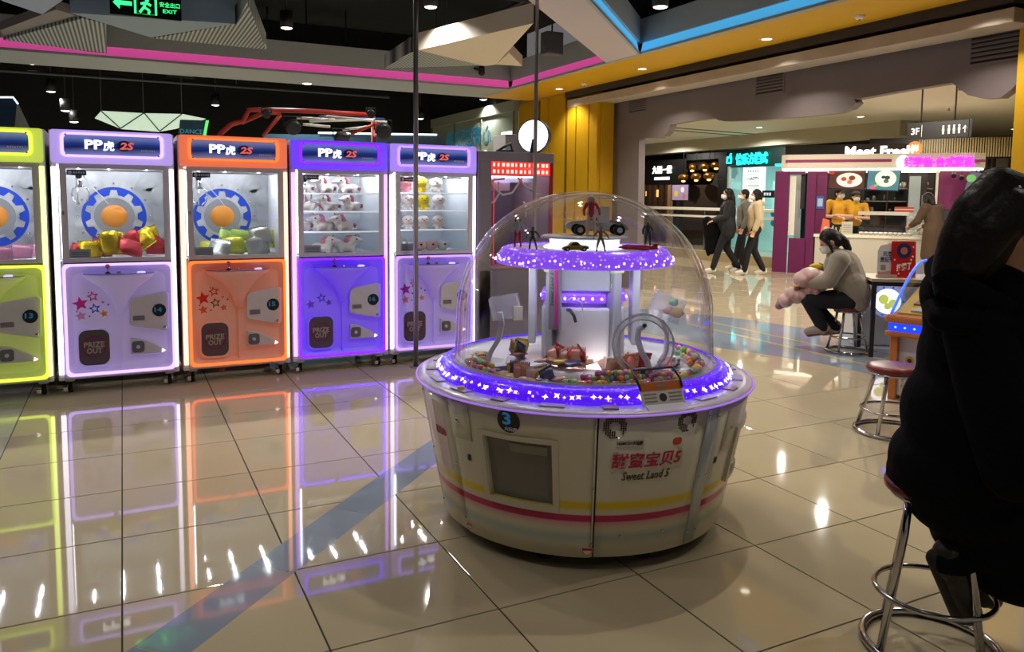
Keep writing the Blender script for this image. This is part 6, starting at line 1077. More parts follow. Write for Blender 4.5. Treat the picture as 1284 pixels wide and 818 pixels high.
# table with display cards
TC = at(1090, 448, Z=0); tdir = Vector((.80, -.60, 0)).normalized(); tback = Vector((.60, .80, 0)); TZ = .745
tb_ = T('display_table', 'pale topped table with dark legs behind the seated girl', 'table', TC+tdir*.45+tback*.25); TF = lambda u, v, z: TC+tdir*u+tback*v+Vector((0, 0, z))
q = MB(); q.hull_loft([[TF(u, v, z) for u, v in ((-.02, -.03), (1.0, -.03), (1.0, .55), (-.02, .55))] for z in (TZ-.03, TZ)]); q.build('tabletop', mat('top_tan', 'b9a487', .4, var=.05), tb_, bevel=.004)
q = MB(); q.hull_loft([[TF(u, v, z) for u, v in ((0, 0), (.96, 0), (.96, .5), (0, .5))] for z in (TZ-.07, TZ-.031)]); q.build('apron', mat('leg_dark', '23211f', .4), tb_)
for u, v in ((.015, .015), (.945, .015), (.945, .485), (.015, .485)): q = MB(); q.hull_loft([[TF(u+a, v+b, z) for a, b in ((-.018, -.018), (.018, -.018), (.018, .018), (-.018, .018))] for z in (0, TZ-.07)]); q.build('leg', mat('leg_dark'), tb_)
# lit white cabinet behind the table
lc = T('lit_display_case', 'white display case with glowing round emblem under the table edge', 'display case', TF(.5, .95, 0)); q = MB(); q.hull_loft([[TF(u, v, z) for u, v in ((.0, .65), (1.1, .65), (1.1, 1.15), (.0, 1.15))] for z in (.0, .70)]); q.build('case_body', mat('case_white', 'd8dade', .18, coat=.5), lc, bevel=.01)
d_ = ray(1113, 378); fv = .645; o_ = TF(0, fv, 0); s_ = (o_-EYE).dot(tback)/d_.dot(tback); ec = EYE+d_*s_; ef = lambda u, v, n: ec+tdir*u+Vector((0, 0, v))-tback*n
q = MB(); q.prism(disc(.125, 36), -.004, .004, ef); q.build('emblem_disc', led('emblem_glow', 'eef2ff', 1.6), lc); q = MB(); ring_face(q, disc(.165, 36), disc(.128, 36), -.004, .006, ef); q.build('emblem_ring', mat('ring_pale', 'aab2d8', .3, emit='8a98d8', es=.5), lc)
for k in range(10): q = MB(); q.prism(star(.017, 5, .147*math.cos(R_(36*k)), .147*math.sin(R_(36*k))), .006, .008, ef); q.build('ring_star', mat('star_blue_', '4a5ac8', .3, emit='4a5ac8', es=.4), lc)
for u, v, r in ((-.04, .02, .05), (.05, -.02, .045), (.0, -.05, .035)): q = MB(); q.prism(disc(r, 14, u, v), .0045, .006+r*.01, ef); q.build('emblem_patch', mat('patch_lime', 'c8d86a', .3, emit='c8d86a', es=.7), lc)
# cards on the table
def tcard(x, y, w, h, v, lbl, lean=.12):
    d = ray(x, y); o = TF(0, v, 0); s = (o-EYE).dot(tback)/d.dot(tback); p = EYE+d*s; p.z = TZ+.001; th = T('display_card', lbl, 'sign', p); up = (Vector((0, 0, 1))+tback*lean).normalized(); ex = (tdir+Vector((.15, .2, 0))).normalized(); nn_ = ex.cross(up); return th, (lambda a, b, n: p+ex*a+up*b+nn_*n*(1 if nn_.dot(tback) < 0 else -1))
th, f = tcard(1133, 349, .24, .34, .12, 'red leaning display card with white lettering on the table'); q = MB(); q.prism([(-.115, 0), (.115, 0), (.115, .345), (-.115, .345)], -.012, 0, f); q.build('card', mat('card_red', 'bb1f1f', .35), th); q = MB(); q.prism([(-.105, .01), (.105, .01), (.105, .33), (-.105, .33)], -.10, -.09, f); q.build('back_leaf', mat('card_tan', 'c8b698', .5), th)
q = MB(); q.prism(disc(.072, 28, 0, .255), .0, .002, f); bd_ = q.build('navy_disc', mat('disc_navy', '262a5c', .4), th); q = MB(); q.prism(disc(.035, 20, 0, .255), .002, .003, f); q.build('disc_centre', mat('disc_tan', 'b8705c', .4), bd_); text('打爆了', 'lettering', mat('card_white_tx', 'ece6e0', .4), th, lambda u, v, n: f(u, v+.105+.15*u, n), .145, .07, .003, bold=.03)
for k, (u, v) in enumerate(((.085, .20), (.07, .17), (.09, .29), (-.09, .17), (.06, .04), (-.05, .04))): q = MB(); q.prism(star(.012, 5, u, v), 0, .002, f); q.build('sparkle', mat('card_white_tx'), th)
th, f = tcard(1111, 348, .16, .28, .10, 'white acrylic display card with dark print on the table'); q = MB(); q.prism([(-.085, 0), (.085, 0), (.085, .25), (.06, .30), (0, .315), (-.06, .30), (-.085, .25)], -.008, 0, f); q.build('card', mat('card_pale', 'd2d2d0', .25), th); text('元宵', 'lettering', mat('print_indigo', '3a3a6a', .4), th, lambda u, v, n: f(u+.012, v+.225, n), .09, .05, .002, bold=.02); text('激玩节', 'lettering', mat('print_indigo'), th, lambda u, v, n: f(u+.005, v+.17, n), .13, .05, .002, bold=.02)
q = MB(); q.prism(rrect(.05, .05, .004, 1, -.03, .095), 0, .0015, f); q.build('grey_square', mat('print_grey'), th); q = MB(); q.prism([(-.08, .005), (.08, .005), (.08, .05), (.03, .065), (-.05, .05), (-.08, .06)], 0, .0015, f); q.build('pink_patch', mat('patch_pink', 'c88a8a', .4), th); q = MB(); q.hull_loft([[f(u, v, n) for u, n in ((-.09, -.02), (.09, -.02), (.09, .03), (-.09, .03))] for v in (-.001, .028)]); q.build('foot', mat('acrylic_foot', 'b8bab0', .2, alpha=.7), th)
# orange game cabinet with blue light band
GC = at(1112, 500, Z=0); gx = Vector((.31, -.95, 0)).normalized(); gy = Vector((.95, .31, 0)).normalized(); G = lambda u, v, z: GC+gx*u+gy*v+Vector((0, 0, z))
gc = T('kids_game_cabinet', 'orange trimmed game cabinet with blue light band and curved clear sides', 'game machine', G(.35, .3, 0)); ORG_ = mat('orange_wood', 'b56c36', .35, var=.1, scale=6); GW = mat('cab_white', 'b9b6cc', .35)
def gb(u0, u1, v0, v1, z0, z1, n, m, bv=.006): q = MB(); q.hull_loft([[G(u, v, z) for u, v in ((u0, v0), (u1, v0), (u1, v1), (u0, v1))] for z in (z0, z1)]); return q.build(n, m, gc, bevel=bv)
gb(.03, .9, .04, .66, .03, .47, 'cabinet_body', GW); gb(0, .055, 0, .7, 0, .5, 'corner_post', ORG_); gb(.88, .935, 0, .7, 0, .5, 'corner_post', ORG_); gb(-.03, .96, -.04, .74, .475, .515, 'lower_rim', ORG_, .015); gb(-.01, .94, -.02, .72, .515, .575, 'light_band', led('blue_band', '1438ff', 1.5), .004); gb(-.03, .96, -.05, .75, .575, .635, 'upper_rim', ORG_, .02)
for k in range(14): q = MB(); q.ell(G(.04+.065*k, -.022, .545), .008, 6, 4); q.build('led_bulb', led('bulb_blue', '8aa8ff', 2.5), gc)
q = MB(); q.prism(disc(.032, 16, .13, .30), 0, .004, lambda a, b, n: G(a, .04-n, b)); em = q.build('coin_badge', mat('badge_ochre', 'b88a2a', .4), gc); q = MB(); q.prism(disc(.016, 12, .13, .30), .004, .007, lambda a, b, n: G(a, .04-n, b)); q.build('badge_core', DKP, em); q = MB(); q.prism(star(.03, 6, .20, .30), 0, .004, lambda a, b, n: G(a, .04-n, b)); q.build('badge_star', mat('print_grey'), gc); gb(.16, .28, .03, .04, .10, .16, 'coin_return', mat('print_white'))
q = MB(); q.hull_loft([[G(u, v, z) for u, v, z in ((.03, .02, .64), (.90, .02, .64), (.90, .66, .86), (.03, .66, .86))], [G(u, v, z) for u, v, z in ((.03, .02, .65), (.90, .02, .65), (.90, .66, .87), (.03, .66, .87))]]); pf = q.build('playfield', mat('field_yellow', 'b8962a', .35, var=.15, scale=9), gc)
for (u, v, w, h, c) in ((.10, .15, .2, .16, '7a5a3a'), (.34, .3, .22, .14, 'c8a83a'), (.2, .45, .26, .12, '8a4a2a'), (.6, .2, .2, .2, 'd0b84a'), (.62, .48, .2, .12, '6a4a6a'), (.12, .04, .5, .07, '9aa0a8')):
    q = MB(); zf = lambda v: .652+(v-.02)/.64*.22; q.hull_loft([[G(a, b, zf(b)+e) for a, b in ((u, v), (u+w, v), (u+w*.9, v+h), (u+.04, v+h))] for e in (0, .012)]); q.build('field_piece', mat('fp_'+c, c, .4), pf)
gb(.0, .935, .69, .73, .635, .80, 'rear_board', mat('field_back', '6a5a3a', .5))
for u in (.0, .92):
    arc = [(u, .0+.68*math.sin(t), .64+.36*(1-math.cos(t))) for t in [math.pi/2*k/12 for k in range(13)]]; arc = [(u, .68*(k/12), .64+.36*math.sin(math.pi/2*k/12)**1.0) for k in range(13)]
    q = MB(); q.tube([G(*p) for p in arc], .011, 8); q.build('blue_edge_light', led('blue_edge', '3a62ff', 1.3), gc); q = MB(); q.prism([(p[1], p[2]) for p in arc]+[(.68, .64)], 0, .006, lambda a, b, n: G(u+n, a, b)); q.build('clear_side', glass('side_acrylic', (.85, .9, 1.), .9), gc)
# ================================================================== PEOPLE
SKIN = mat('skin', 'c99a7e', .5); HAIR = mat('hair_black', '17110f', .5, bump=.5, scale=45, spec=.3); BLKC = mat('cloth_black', '0a0b0f', .92, bump=.3, scale=40, spec=.15); MASK = mat('mask_white', 'dfe3e2', .7); SHOE = mat('shoe_grey', 'b5aaa2', .6); DJEAN = mat('trouser_black', '14151a', .85, bump=.2)
STAND = dict(pelvis=(0, 0, .93), waist=(0, 0, 1.08), chest=(0, 0, 1.27), neck=(0, .0, 1.44), head=(0, .02, 1.56), shL=(-.175, 0, 1.385), shR=(.175, 0, 1.385), elL=(-.225, -.03, 1.11), elR=(.225, -.03, 1.11), wrL=(-.22, .06, .88), wrR=(.22, .06, .88), hipL=(-.085, 0, .91), hipR=(.085, 0, .91), knL=(-.09, .02, .49), knR=(.09, .02, .49), anL=(-.09, -.02, .08), anR=(.09, -.02, .08), toeL=(-.10, .14, .035), toeR=(.10, .14, .035))
def hand(q, w, d, up):
    """palm, four curled fingers of unequal length, thumb off the side of the palm"""
    d = Vector(d).normalized(); up = (Vector(up)-d*Vector(up).dot(d)).normalized(); s = d.cross(up); w = Vector(w)
    for k in range(3): q.cap(w+s*(.022*(k-1)), w+d*.075+s*(.024*(k-1)), .015, .014, 8)
    for k, L in enumerate((.062, .072, .068, .052)):
        b = w+d*.08+s*(-.031+.0205*k); m = b+(d*.85-up*.35)*L*.55; q.cap(b, m, .0095, .009, 8); q.cap(m, m+(d*.45-up*.8)*L*.5, .009, .0078, 8)
    t0 = w+d*.025-s*.03; t1 = t0+(d*.6-s*.7-up*.15)*.042; q.cap(t0, t1, .012, .0105, 8); q.cap(t1, t1+(d*.85-s*.15-up*.25)*.034, .0105, .009, 8)
def person(name, lbl, base, face, pose, s=1., top=None, bot=None, shoe=SHOE, hairf=None, mask=False, hood=None, topk=1., voxel=.010, handdir=None, skirt=None, extra=None, gaze=(0, 1, 0), sole='e0ddd6', group=None, short=False):
    th = T(name, lbl, 'person', base, group); J = dict(STAND); J.update(pose); B = Vector(base); f = Vector((math.cos(face), math.sin(face), 0)); r = Vector((f.y, -f.x, 0))
    P = lambda p: B+(r*p[0]+f*p[1]+Vector((0, 0, p[2])))*s
    V = lambda p: r*p[0]+f*p[1]+Vector((0, 0, p[2]))
    j = {k: P(v) for k, v in J.items()}; S = lambda *x: [a*s for a in x]; q = MB()
    q.limb([j['pelvis'], j['waist'], j['chest'], j['neck']], S(.12, .11, .125, .052)); q.limb([j['shL'], j['chest'], j['shR']], S(.055, .10, .055)); q.limb([j['hipL'], j['pelvis'], j['hipR']], S(.085, .10, .085))
    for a in 'LR':
        q.limb([j['sh'+a], j['el'+a], j['wr'+a]], S(.052, .040, .026)); q.limb([j['hip'+a], j['kn'+a], j['an'+a]], S(.082, .055, .036)); q.limb([j['an'+a], j['toe'+a]], S(.036, .03)); d = (j['wr'+a]-j['el'+a]).normalized()
        if handdir: d = (d*.5+V(handdir)).normalized()
        hand(q, j['wr'+a], d, Vector((0, 0, 1)) if abs(d.z) < .8 else V((1 if a == 'L' else -1, 0, 0)))
    g = V(gaze).normalized(); gr = g.cross(Vector((0, 0, 1))).normalized(); gu = gr.cross(g); h = j['head']; HR = Matrix((gr, g, gu)).transposed()
    q.cap(j['neck'], h-gu*.05*s, .050*s, .048*s); q.ell(h+gu*.025*s-g*.01*s, (.076*s, .094*s, .098*s), 16, 12, HR); q.ell(h-gu*.045*s+g*.022*s, (.056*s, .062*s, .062*s), 14, 10, HR)
    q.cap(h+g*.09*s+gu*.012*s, h+g*.104*s-gu*.012*s, .010*s, .013*s, 8); q.ell(h+g*.083*s-gu*.045*s, (.024*s, .012*s, .009*s), 8, 6, HR)
    for sd in (-1, 1): q.ell(h+gr*.076*s*sd-gu*.002*s-g*.008*s, (.012*s, .020*s, .030*s), 8, 6, HR)
    bd = q.build('body', SKIN, th); remesh(bd, voxel*.72, 3)
    for sd in (-1, 1): MB().ell(h+g*.082*s+gr*.030*s*sd+gu*.022*s, (.012*s, .007*s, .008*s), 8, 6, HR).build('eye', EYED, th)
    if mask:
        q = MB(); q.ell(h-gu*.038*s+g*.035*s, (.064*s, .074*s, .058*s), 14, 10, HR); q.cap(h+g*.10*s-gu*.005*s, h+g*.10*s-gu*.05*s, .020*s, .022*s, 8); mk = q.build('face_mask', MASK, th); remesh(mk, .008, 2)
    if bot:
        q = MB(); q.limb([j['hipL'], j['pelvis'], j['hipR']], S(.105, .125, .105)); q.limb([j['pelvis'], j['waist']], S(.13, .12))
        for a in 'LR': q.limb([j['hip'+a], j['kn'+a], j['an'+a]], S(.102, .074, .058))
        remesh(q.build('trousers', bot, th), voxel, 4)
    if top:
        q = MB(); k = topk; q.limb([j['waist'].lerp(j['pelvis'], .75), j['waist'], j['chest'], j['chest'].lerp(j['neck'], .55)], S(.148*k, .142*k, .152*k, .085)); q.limb([j['shL'], j['chest'].lerp(j['neck'], .3), j['shR']], S(.080*k, .105*k, .080*k)); q.limb([j['neck']+Vector((0, 0, -.03*s)), j['neck']+Vector((0, 0, .0))], S(.072, .07))
        for a in 'LR':
            if short: q.limb([j['sh'+a], j['sh'+a].lerp(j['el'+a], .72)], S(.078*k, .074*k))
            else: q.limb([j['sh'+a], j['el'+a], j['wr'+a].lerp(j['el'+a], .12)], S(.078*k, .066*k, .050*k))
        if skirt:
            for u in (-1, 1): q.limb([j['waist'], P((u*.07, J['pelvis'][1]-.02, J['pelvis'][2]-.02)), P((u*.09, J['pelvis'][1]+skirt[1], skirt[0]))], S(.15, .15, .14))
        if extra: extra(q, P, s)
        if hood: 
            n = j['neck']; q.limb([n+V((-.08, -.05, .0))*s, n+V((0, -.11, -.03))*s, n+V((.08, -.05, .0))*s], S(.05, .06, .05)); q.limb([n+V((-.08, .04, -.03))*s, n+V((-.085, -.05, .0))*s], S(.035, .05)); q.limb([n+V((.08, .04, -.03))*s, n+V((.085, -.05, .0))*s], S(.035, .05))
        remesh(q.build('jacket', top, th), voxel, 5)
    if shoe:
        for a in 'LR':
            an, to = j['an'+a], j['toe'+a]; d = (to-an); hz = Vector((d.x, d.y, 0)); q = MB(); heel = an-d.normalized()*.035*s-Vector((0, 0, .02*s)); q.limb([an+(an-j['toe'+a]).normalized()*.0+Vector((0, 0, .02*s)), an-Vector((0, 0, .02*s))], S(.052, .05)); q.limb([heel, an.lerp(to, .5)-Vector((0, 0, .008*s)), to], S(.042, .046, .040)); so = q.build('shoe', shoe, th); remesh(so, .009, 3)
            q = MB(); n_ = (Vector((0, 0, 1))-d.normalized()*d.normalized().z).normalized(); q.limb([heel-n_*.028*s, to-n_*.026*s], S(.030, .030)); q.v = [p for p in q.v]; q.build('sole', mat('sole_'+sole, sole, .6), so)
    if hairf:
        q = MB(); hairf(q, h, gr, g, gu, s); remesh(q.build('hair', HAIR, th), .009, 3)
    return th
def hair_short(q, h, r, g, u, s):
    X = Matrix((r, g, u)).transposed(); q.ell(h+u*.045*s-g*.022*s, (.088*s, .098*s, .092*s), 14, 10, X); q.ell(h-g*.05*s, (.078*s, .062*s, .085*s), 12, 8, X)
def hair_bob(q, h, r, g, u, s):
    hair_short(q, h, r, g, u, s)
    for sd in (-1, 1): q.limb([h+r*.075*s*sd-g*.01*s+u*.05*s, h+r*.088*s*sd-g*.015*s-u*.04*s, h+r*.08*s*sd-g*.02*s-u*.11*s], [.035*s, .034*s, .022*s])
    q.limb([h-g*.07*s+u*.0*s, h-g*.075*s-u*.11*s], [.07*s, .055*s])
def hair_long(q, h, r, g, u, s):
    hair_bob(q, h, r, g, u, s); q.limb([h-g*.085*s-u*.05*s, h-g*.11*s-u*.2*s, h-g*.10*s-u*.32*s], [.07*s, .06*s, .03*s])
def hair_tail(q, h, r, g, u, s):
    hair_short(q, h, r, g, u, s)
    for sd in (-1, 1): q.limb([h+r*.07*s*sd+g*.03*s+u*.06*s, h+r*.086*s*sd+g*.02*s-u*.02*s, h+r*.08*s*sd+g*.035*s-u*.09*s], [.022*s, .020*s, .010*s])
    z_ = Vector((0, 0, 1)); b_ = Vector((g.x, g.y, 0)).normalized(); q.limb([h-g*.085*s+u*.02*s, h-b_*.13*s+z_*.015*s, h-b_*.165*s-z_*.06*s, h-b_*.16*s-z_*.15*s], [.045*s, .042*s, .036*s, .012*s])
leftw = math.atan2(-RT.y, -RT.x)
# walkers in the mall
def ground(x, y): p = at(x, y, Z=0); p.z = 0; return p
WKF = leftw-.12
person('person', 'walker in black jacket and trousers carrying a dark coat in the mall', ground(910, 343), WKF, dict(knL=(-.09, .16, .50), anL=(-.09, .27, .10), toeL=(-.1, .42, .045), knR=(.09, -.02, .49), anR=(.09, -.26, .12), toeR=(.1, -.12, .035), elL=(-.24, .08, 1.12), wrL=(-.2, .30, 1.05), elR=(.24, .06, 1.12), wrR=(.18, .28, 1.04)), 1.0, mat('coat_black', '15161a', .8, bump=.2), DJEAN, mat('sneaker_pale', 'cfc9c0', .6), hair_long, True, topk=1.05, skirt=(.80, 0))
person('person', 'walker in cream hooded jacket and black trousers in the mall', ground(945, 345), WKF, dict(knL=(-.09, .14, .50), anL=(-.09, .20, .09), toeL=(-.1, .35, .045), knR=(.09, .0, .49), anR=(.09, -.20, .10), toeR=(.1, -.06, .035)), .99, mat('coat_cream', 'bfae8e', .8, bump=.2), DJEAN, mat('sneaker_pale'), hair_bob, True, hood=True, topk=1.08)
person('person', 'walker half hidden between the black and cream jackets in the mall', ground(927, 341)+Vector((.35, .3, 0)), WKF, dict(knL=(-.09, .1, .50), anL=(-.09, .18, .09), toeL=(-.1, .33, .045)), 1.0, mat('coat_grey', '6a6660', .8), DJEAN, mat('sneaker_pale'), hair_short, True)
cb_ = T('carried_coat', 'dark folded coat hanging over the arm of the walker in black', 'coat', ground(893, 343)); p0 = ground(896, 343); q = MB(); F_ = Vector((math.cos(WKF), math.sin(WKF), 0)); p0 = ground(910, 343)+F_*.30
q.limb([p0+Vector((.0, .14, 1.03)), p0+Vector((.06, .1, .8)), p0+Vector((.05, .05, .58)), p0+Vector((.0, .0, .44))], [.10, .14, .13, .07]); q.limb([p0+Vector((.02, .0, 1.0)), p0+Vector((.12, .0, .7)), p0+Vector((.14, .02, .5))], [.08, .12, .08]); remesh(q.build('coat_cloth', BLKC, cb_), .012, 3); q = MB(); q.limb([p0+Vector((-.05, .05, .75)), p0+Vector((-.06, .04, .5)), p0+Vector((-.04, .03, .38))], [.05, .05, .04]); remesh(q.build('sleeve', BLKC, cb_), .012, 3)
# kiosk staff, arms folded, looking right
YSH = mat('shirt_yellow', 'c8921a', .8, bump=.15); toC = math.atan2(-e2.y, -e2.x)
armsF = dict(elL=(-.25, .06, 1.12), wrL=(.02, .22, 1.14), elR=(.25, .06, 1.12), wrR=(-.02, .25, 1.10))
for x, dv_, lb, gz, sc in ((1052, .75, 'kiosk worker in yellow shirt and dark cap standing by the bottles', (.75, .6, 0), 1.03), (1073, 1.2, 'kiosk worker in yellow shirt and dark cap beside the other worker', (.35, .9, 0), .99)):
    u, _ = ku(x, 260, dv_); b = KP(u, dv_, 0); th = person('person', lb, b, toC, armsF, sc, YSH, DJEAN, mat('shoe_dark', '201c1a', .5), hair_short, True, topk=.88, short=True, gaze=(-gz[0], gz[1], 0), sole='3a3632')
    f = Vector((math.cos(toC), math.sin(toC), 0)); rr_ = Vector((f.y, -f.x, 0)); h = b+(f*.02+Vector((0, 0, 1.56)))*sc; g = (rr_*(-gz[0])+f*gz[1]).normalized(); q = MB(); q.ell(h+Vector((0, 0, .075))*sc-g*.015, (.100, .100, .055), 16, 8); q.build('cap', mat('cap_dark', '2a2422', .7), th); q = MB(); q.ell(h+Vector((0, 0, .065))*sc+g*.09, (.07, .07, .010), 14, 6); q.build('cap_peak', mat('cap_dark'), th)
# customer in a brown coat at the counter
u, _ = ku(1170, 300, -.45); b = KP(u, -.45, 0); person('person', 'customer in long brown coat leaning at the kiosk counter', b, math.atan2(e2.y, e2.x)+.75, dict(chest=(0, .06, 1.27), neck=(0, .11, 1.42), head=(0, .17, 1.52), shL=(-.17, .06, 1.37), shR=(.17, .06, 1.37), elL=(-.23, .16, 1.12), wrL=(-.14, .40, 1.02), elR=(.24, .14, 1.12), wrR=(.16, .40, 1.0)), .99, mat('coat_brown', '4a3826', .85, bump=.2), DJEAN, mat('shoe_dark'), hair_bob, False, topk=1.08, skirt=(.48, 0), gaze=(0, .9, -.35), sole='3a3632')
bg_ = T('shoulder_bag', 'pink bag with a round face hanging beside the brown coat', 'bag', KP(u+.42, -.62, .75)); pb = KP(ku(1203, 298, -.6)[0], -.6, 0); q = MB(); q.ell(pb+Vector((0, 0, .86)), (.12, .09, .15)); remesh(q.build('bag_body', mat('bag_pink', 'b5848a', .7), bg_), .012, 3); MB().tube([pb+Vector((-.08, 0, .98)), pb+Vector((-.1, .02, 1.2)), pb+Vector((-.05, .04, 1.34)), pb+Vector((.06, .02, 1.2)), pb+Vector((.08, 0, .98))], .012, 8).build('strap', mat('strap_rose', '8a5a5e', .6), bg_)
# seated girl
gb_ = Vector((GST.x, GST.y, 0)); GF = leftw-.28; LEAN = dict(pelvis=(0, -.04, .535), waist=(0, .0, .66), chest=(0, .08, .83), neck=(0, .16, .96), head=(0, .20, 1.06), shL=(-.155, .12, .90), shR=(.155, .12, .90), elL=(-.20, .22, .70), elR=(.21, .20, .70), wrL=(-.09, .40, .66), wrR=(.08, .40, .64), hipL=(-.08, .0, .515), hipR=(.08, .0, .515), knL=(-.09, .38, .50), knR=(.09, .37, .48), anL=(-.07, .24, .235), anR=(.10, .10, .22), toeL=(-.08, .37, .19), toeR=(.11, .22, .18))
person('person', 'girl in grey wool coat sitting on a stool looking down', gb_, GF, LEAN, 1., mat('wool_grey', '8a8274', .9, bump=.35, scale=60, sheen=.3), DJEAN, mat('shoe_beige', 'a8988e', .6), hair_tail, True, topk=1.14, voxel=.009, extra=lambda q, P, s: [q.limb([P((x, .0, .68)), P((x*1.2, -.06, .58)), P((x*1.2, -.07, .50))], [.13, .125, .10]) for x in (-.07, .07)], gaze=(0, .82, -.55), sole='8a4038')
gf = Vector((math.cos(GF), math.sin(GF), 0)); gr_ = Vector((gf.y, -gf.x, 0)); GP = lambda x, y, z: gb_+gr_*x+gf*y+Vector((0, 0, z))
pj = T('puffer_jacket', 'pale pink quilted down jacket bundled on the girl\'s lap', 'jacket', GP(0, .5, .45)); PJ = mat('puffer_pink', 'ae8684', .5, bump=.35, scale=18, sheen=.3)
q = MB()
for k, (y, z, ry, rz) in enumerate(((.28, .70, .09, .07), (.36, .725, .10, .075), (.43, .685, .085, .075))): q.ell(GP(.04, y, z), (.22, ry*1.12, rz*1.12), 14, 10, Matrix.Rotation(GF-math.pi/2, 3, 'Z'))
remesh(q.build('rolled_sleeve', PJ, pj), .010, 3); q = MB()
for k in range(6): t = k/5; q.ell(GP(.05, .32+.26*t, .60-.12*t+.025*math.sin(k*2)), (.22-.02*k*.5, .07, .098-.006*k), 14, 8, Matrix.Rotation(GF-math.pi/2, 3, 'Z'))
remesh(q.build('quilted_body', PJ, pj), .010, 2); q = MB(); q.limb([GP(.12, .52, .50), GP(.10, .60, .45), GP(.06, .64, .41)], [.06, .06, .04]); remesh(q.build('hem', mat('puffer_hem', '8a6a72', .5, bump=.2), pj), .010, 2)
yb = T('yellow_bag', 'yellow tote bag held under the girl\'s arm', 'bag', GP(.17, .22, .57)); q = MB(); q.ell(GP(.19, .22, .66), (.06, .035, .10), 12, 8, Matrix.Rotation(GF, 3, 'Z')); q.ell(GP(.17, .30, .80), (.07, .035, .04), 12, 8, Matrix.Rotation(GF, 3, 'Z')); q.cap(GP(.19, .23, .70), GP(.18, .28, .78), .035, .03); remesh(q.build('bag_body', mat('bag_yellow', 'c4a81c', .6, bump=.2), yb), .009, 3); MB().tube([GP(.2, .2, .74), GP(.2, .22, .82), GP(.2, .27, .84)], .008, 6).build('handle', mat('bag_handle', '7a6a3a', .6), yb)
# person in black on the near stool, cut by the picture edge
bb_ = Vector((S3.x, S3.y, 0)); BFv = Vector((RT.x, RT.y, 0)).normalized(); BF = math.atan2(BFv.y, BFv.x)-.02
hc = Vector((math.cos(BF), math.sin(BF), 0)); hr = Vector((hc.y, -hc.x, 0)); BR = Matrix((hc, -hr, Vector((0, 0, 1)))).transposed(); PM = 392.
A = lambda x, y, off: EYE+ray(x, y)*((bb_+hr*off-EYE).dot(hr)/ray(x, y).dot(hr))
L_ = lambda x, y, off: (off, (A(x, y, off)-bb_).dot(hc), A(x, y, off).z)
BP = dict(pelvis=(.02, .13, .665), waist=(.03, .14, .80), chest=(.08, .18, 1.0), neck=L_(1256, 362, .15), head=L_(1274, 288, .18), shL=(-.10, .20, 1.12), shR=(.25, .19, 1.12), elL=(-.12, .36, .87), elR=(.30, .30, .85), wrL=(-.02, .58, .86), wrR=(.22, .55, .84), hipL=(-.07, .15, .655), hipR=(.12, .15, .655), knL=(-.10, .56, .62), knR=(.15, .55, .60), anL=(-.07, .20, .27), anR=(.10, -.01, .345), toeL=(-.07, .23, .14), toeR=(.11, .055, .18))
def hair_swept(q, h, r, g, u, s):
    hair_short(q, h, r, g, u, s); z_ = Vector((0, 0, 1)); b_ = Vector((g.x, g.y, 0)).normalized()
    q.limb([h+g*.01+u*.10, h-b_*.06+z_*.125, h-b_*.12+z_*.05, h-b_*.165-z_*.04, h-b_*.20-z_*.12, h-b_*.225-z_*.19], [.055, .058, .066, .058, .040, .010]); q.limb([h+r*.05-b_*.05+z_*.07, h+r*.06-b_*.11-z_*.0, h+r*.05-b_*.15-z_*.09, h+r*.03-b_*.17-z_*.16], [.05, .058, .045, .012]); q.limb([h-b_*.07-z_*.02, h-b_*.10-z_*.12], [.07, .05])
    for sd in (-1, 1): q.limb([h+r*.05*sd+g*.06+u*.08, h+r*.078*sd+g*.01+u*.055, h+r*.072*sd-g*.04+u*.02], [.03, .032, .045])
pb_ = person('person', 'person in black hoodie with swept-back dark hair sitting on the tall stool', bb_, BF, BP, 1., None, BLKC, mat('boot_black', '2a251c', .35, bump=.2), hair_swept, False, voxel=.011, gaze=(-.05, .95, -.28), sole='1c1a16')
def lump(q, x, y, rx, ry, off, hw): 
    o = bb_+hr*off; d = ray(x, y); t_ = (o-EYE).dot(hr)/d.dot(hr); q.ell(EYE+d*t_, (rx/PM, hw, ry/PM), 20, 14, BR)
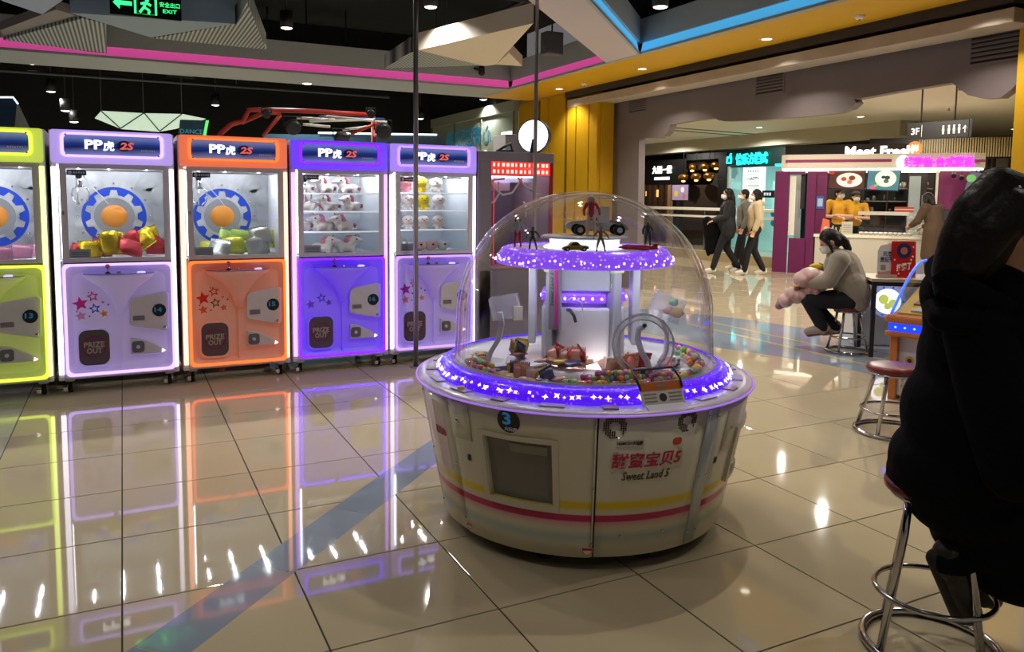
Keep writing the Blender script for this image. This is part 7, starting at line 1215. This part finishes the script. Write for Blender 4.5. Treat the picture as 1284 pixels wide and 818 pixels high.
q = MB()
for a in ((1205, 600, 86, 50, .02, .23), (1232, 405, 60, 64, .08, .21), (1228, 455, 64, 85, .07, .22), (1219, 520, 80, 80, .06, .22), (1214, 580, 92, 62, .04, .23), (1222, 622, 84, 56, .04, .22), (1246, 668, 72, 50, .05, .20), (1275, 700, 72, 52, .06, .2), (1290, 640, 90, 80, .06, .2), (1285, 480, 70, 90, .08, .2), (1320, 610, 90, 70, .1, .2), (1203, 372, 40, 44, .06, .15), (1228, 356, 44, 38, .1, .16), (1258, 378, 52, 36, .12, .17)): lump(q, *a)
jk = q.build('jacket', BLKC, pb_); remesh(jk, .012, 8)
q = MB(); q.limb([A(1226, 415, .22), A(1248, 500, .27), A(1272, 590, .29), A(1335, 575, .25)], [.095, .098, .09, .07], 16); remesh(q.build('sleeve', BLKC, pb_), .011, 5)
q = MB(); q.limb([A(1176, 396, .0), A(1172, 388, .10), A(1180, 400, .20), A(1210, 408, .27), A(1258, 410, .28)], [.035, .038, .036, .034, .03], 14); q.limb([A(1186, 346, .02), A(1184, 338, .10), A(1192, 350, .20), A(1222, 372, .245), A(1262, 386, .25)], [.05, .056, .05, .044, .034], 14); remesh(q.build('hood', BLKC, pb_), .010, 8)
for k in range(4): MB().ell(bb_+hr*(BP['head'][0]+.055+.012*k)+hc*(BP['head'][1]-.035+.022*k)+Vector((0, 0, BP['head'][2]+.118-.004*k)), .009, 8, 6).build('hair_pearl', mat('pearl', 'e6e0d4', .2), pb_)
BPp = lambda x, y, z: bb_+hr*x+hc*y+Vector((0, 0, z))
hd_ = Vector(BP['head']); E_ = lambda x, y, z: BPp(hd_.x+x, hd_.y+y, hd_.z+z); ep = T('earphone', 'white earphone with thin cord at the ear of the person in black', 'earphone', E_(.09, 0, 0)); MB().ell(E_(.089, .004, -.004), .010, 10, 8).build('bud', KW, ep); MB().tube([E_(.091, .006, -.012), E_(.088, .015, -.06), E_(.085, .04, -.10), E_(.08, .10, -.135)], .003, 6).build('cord', KW, ep)
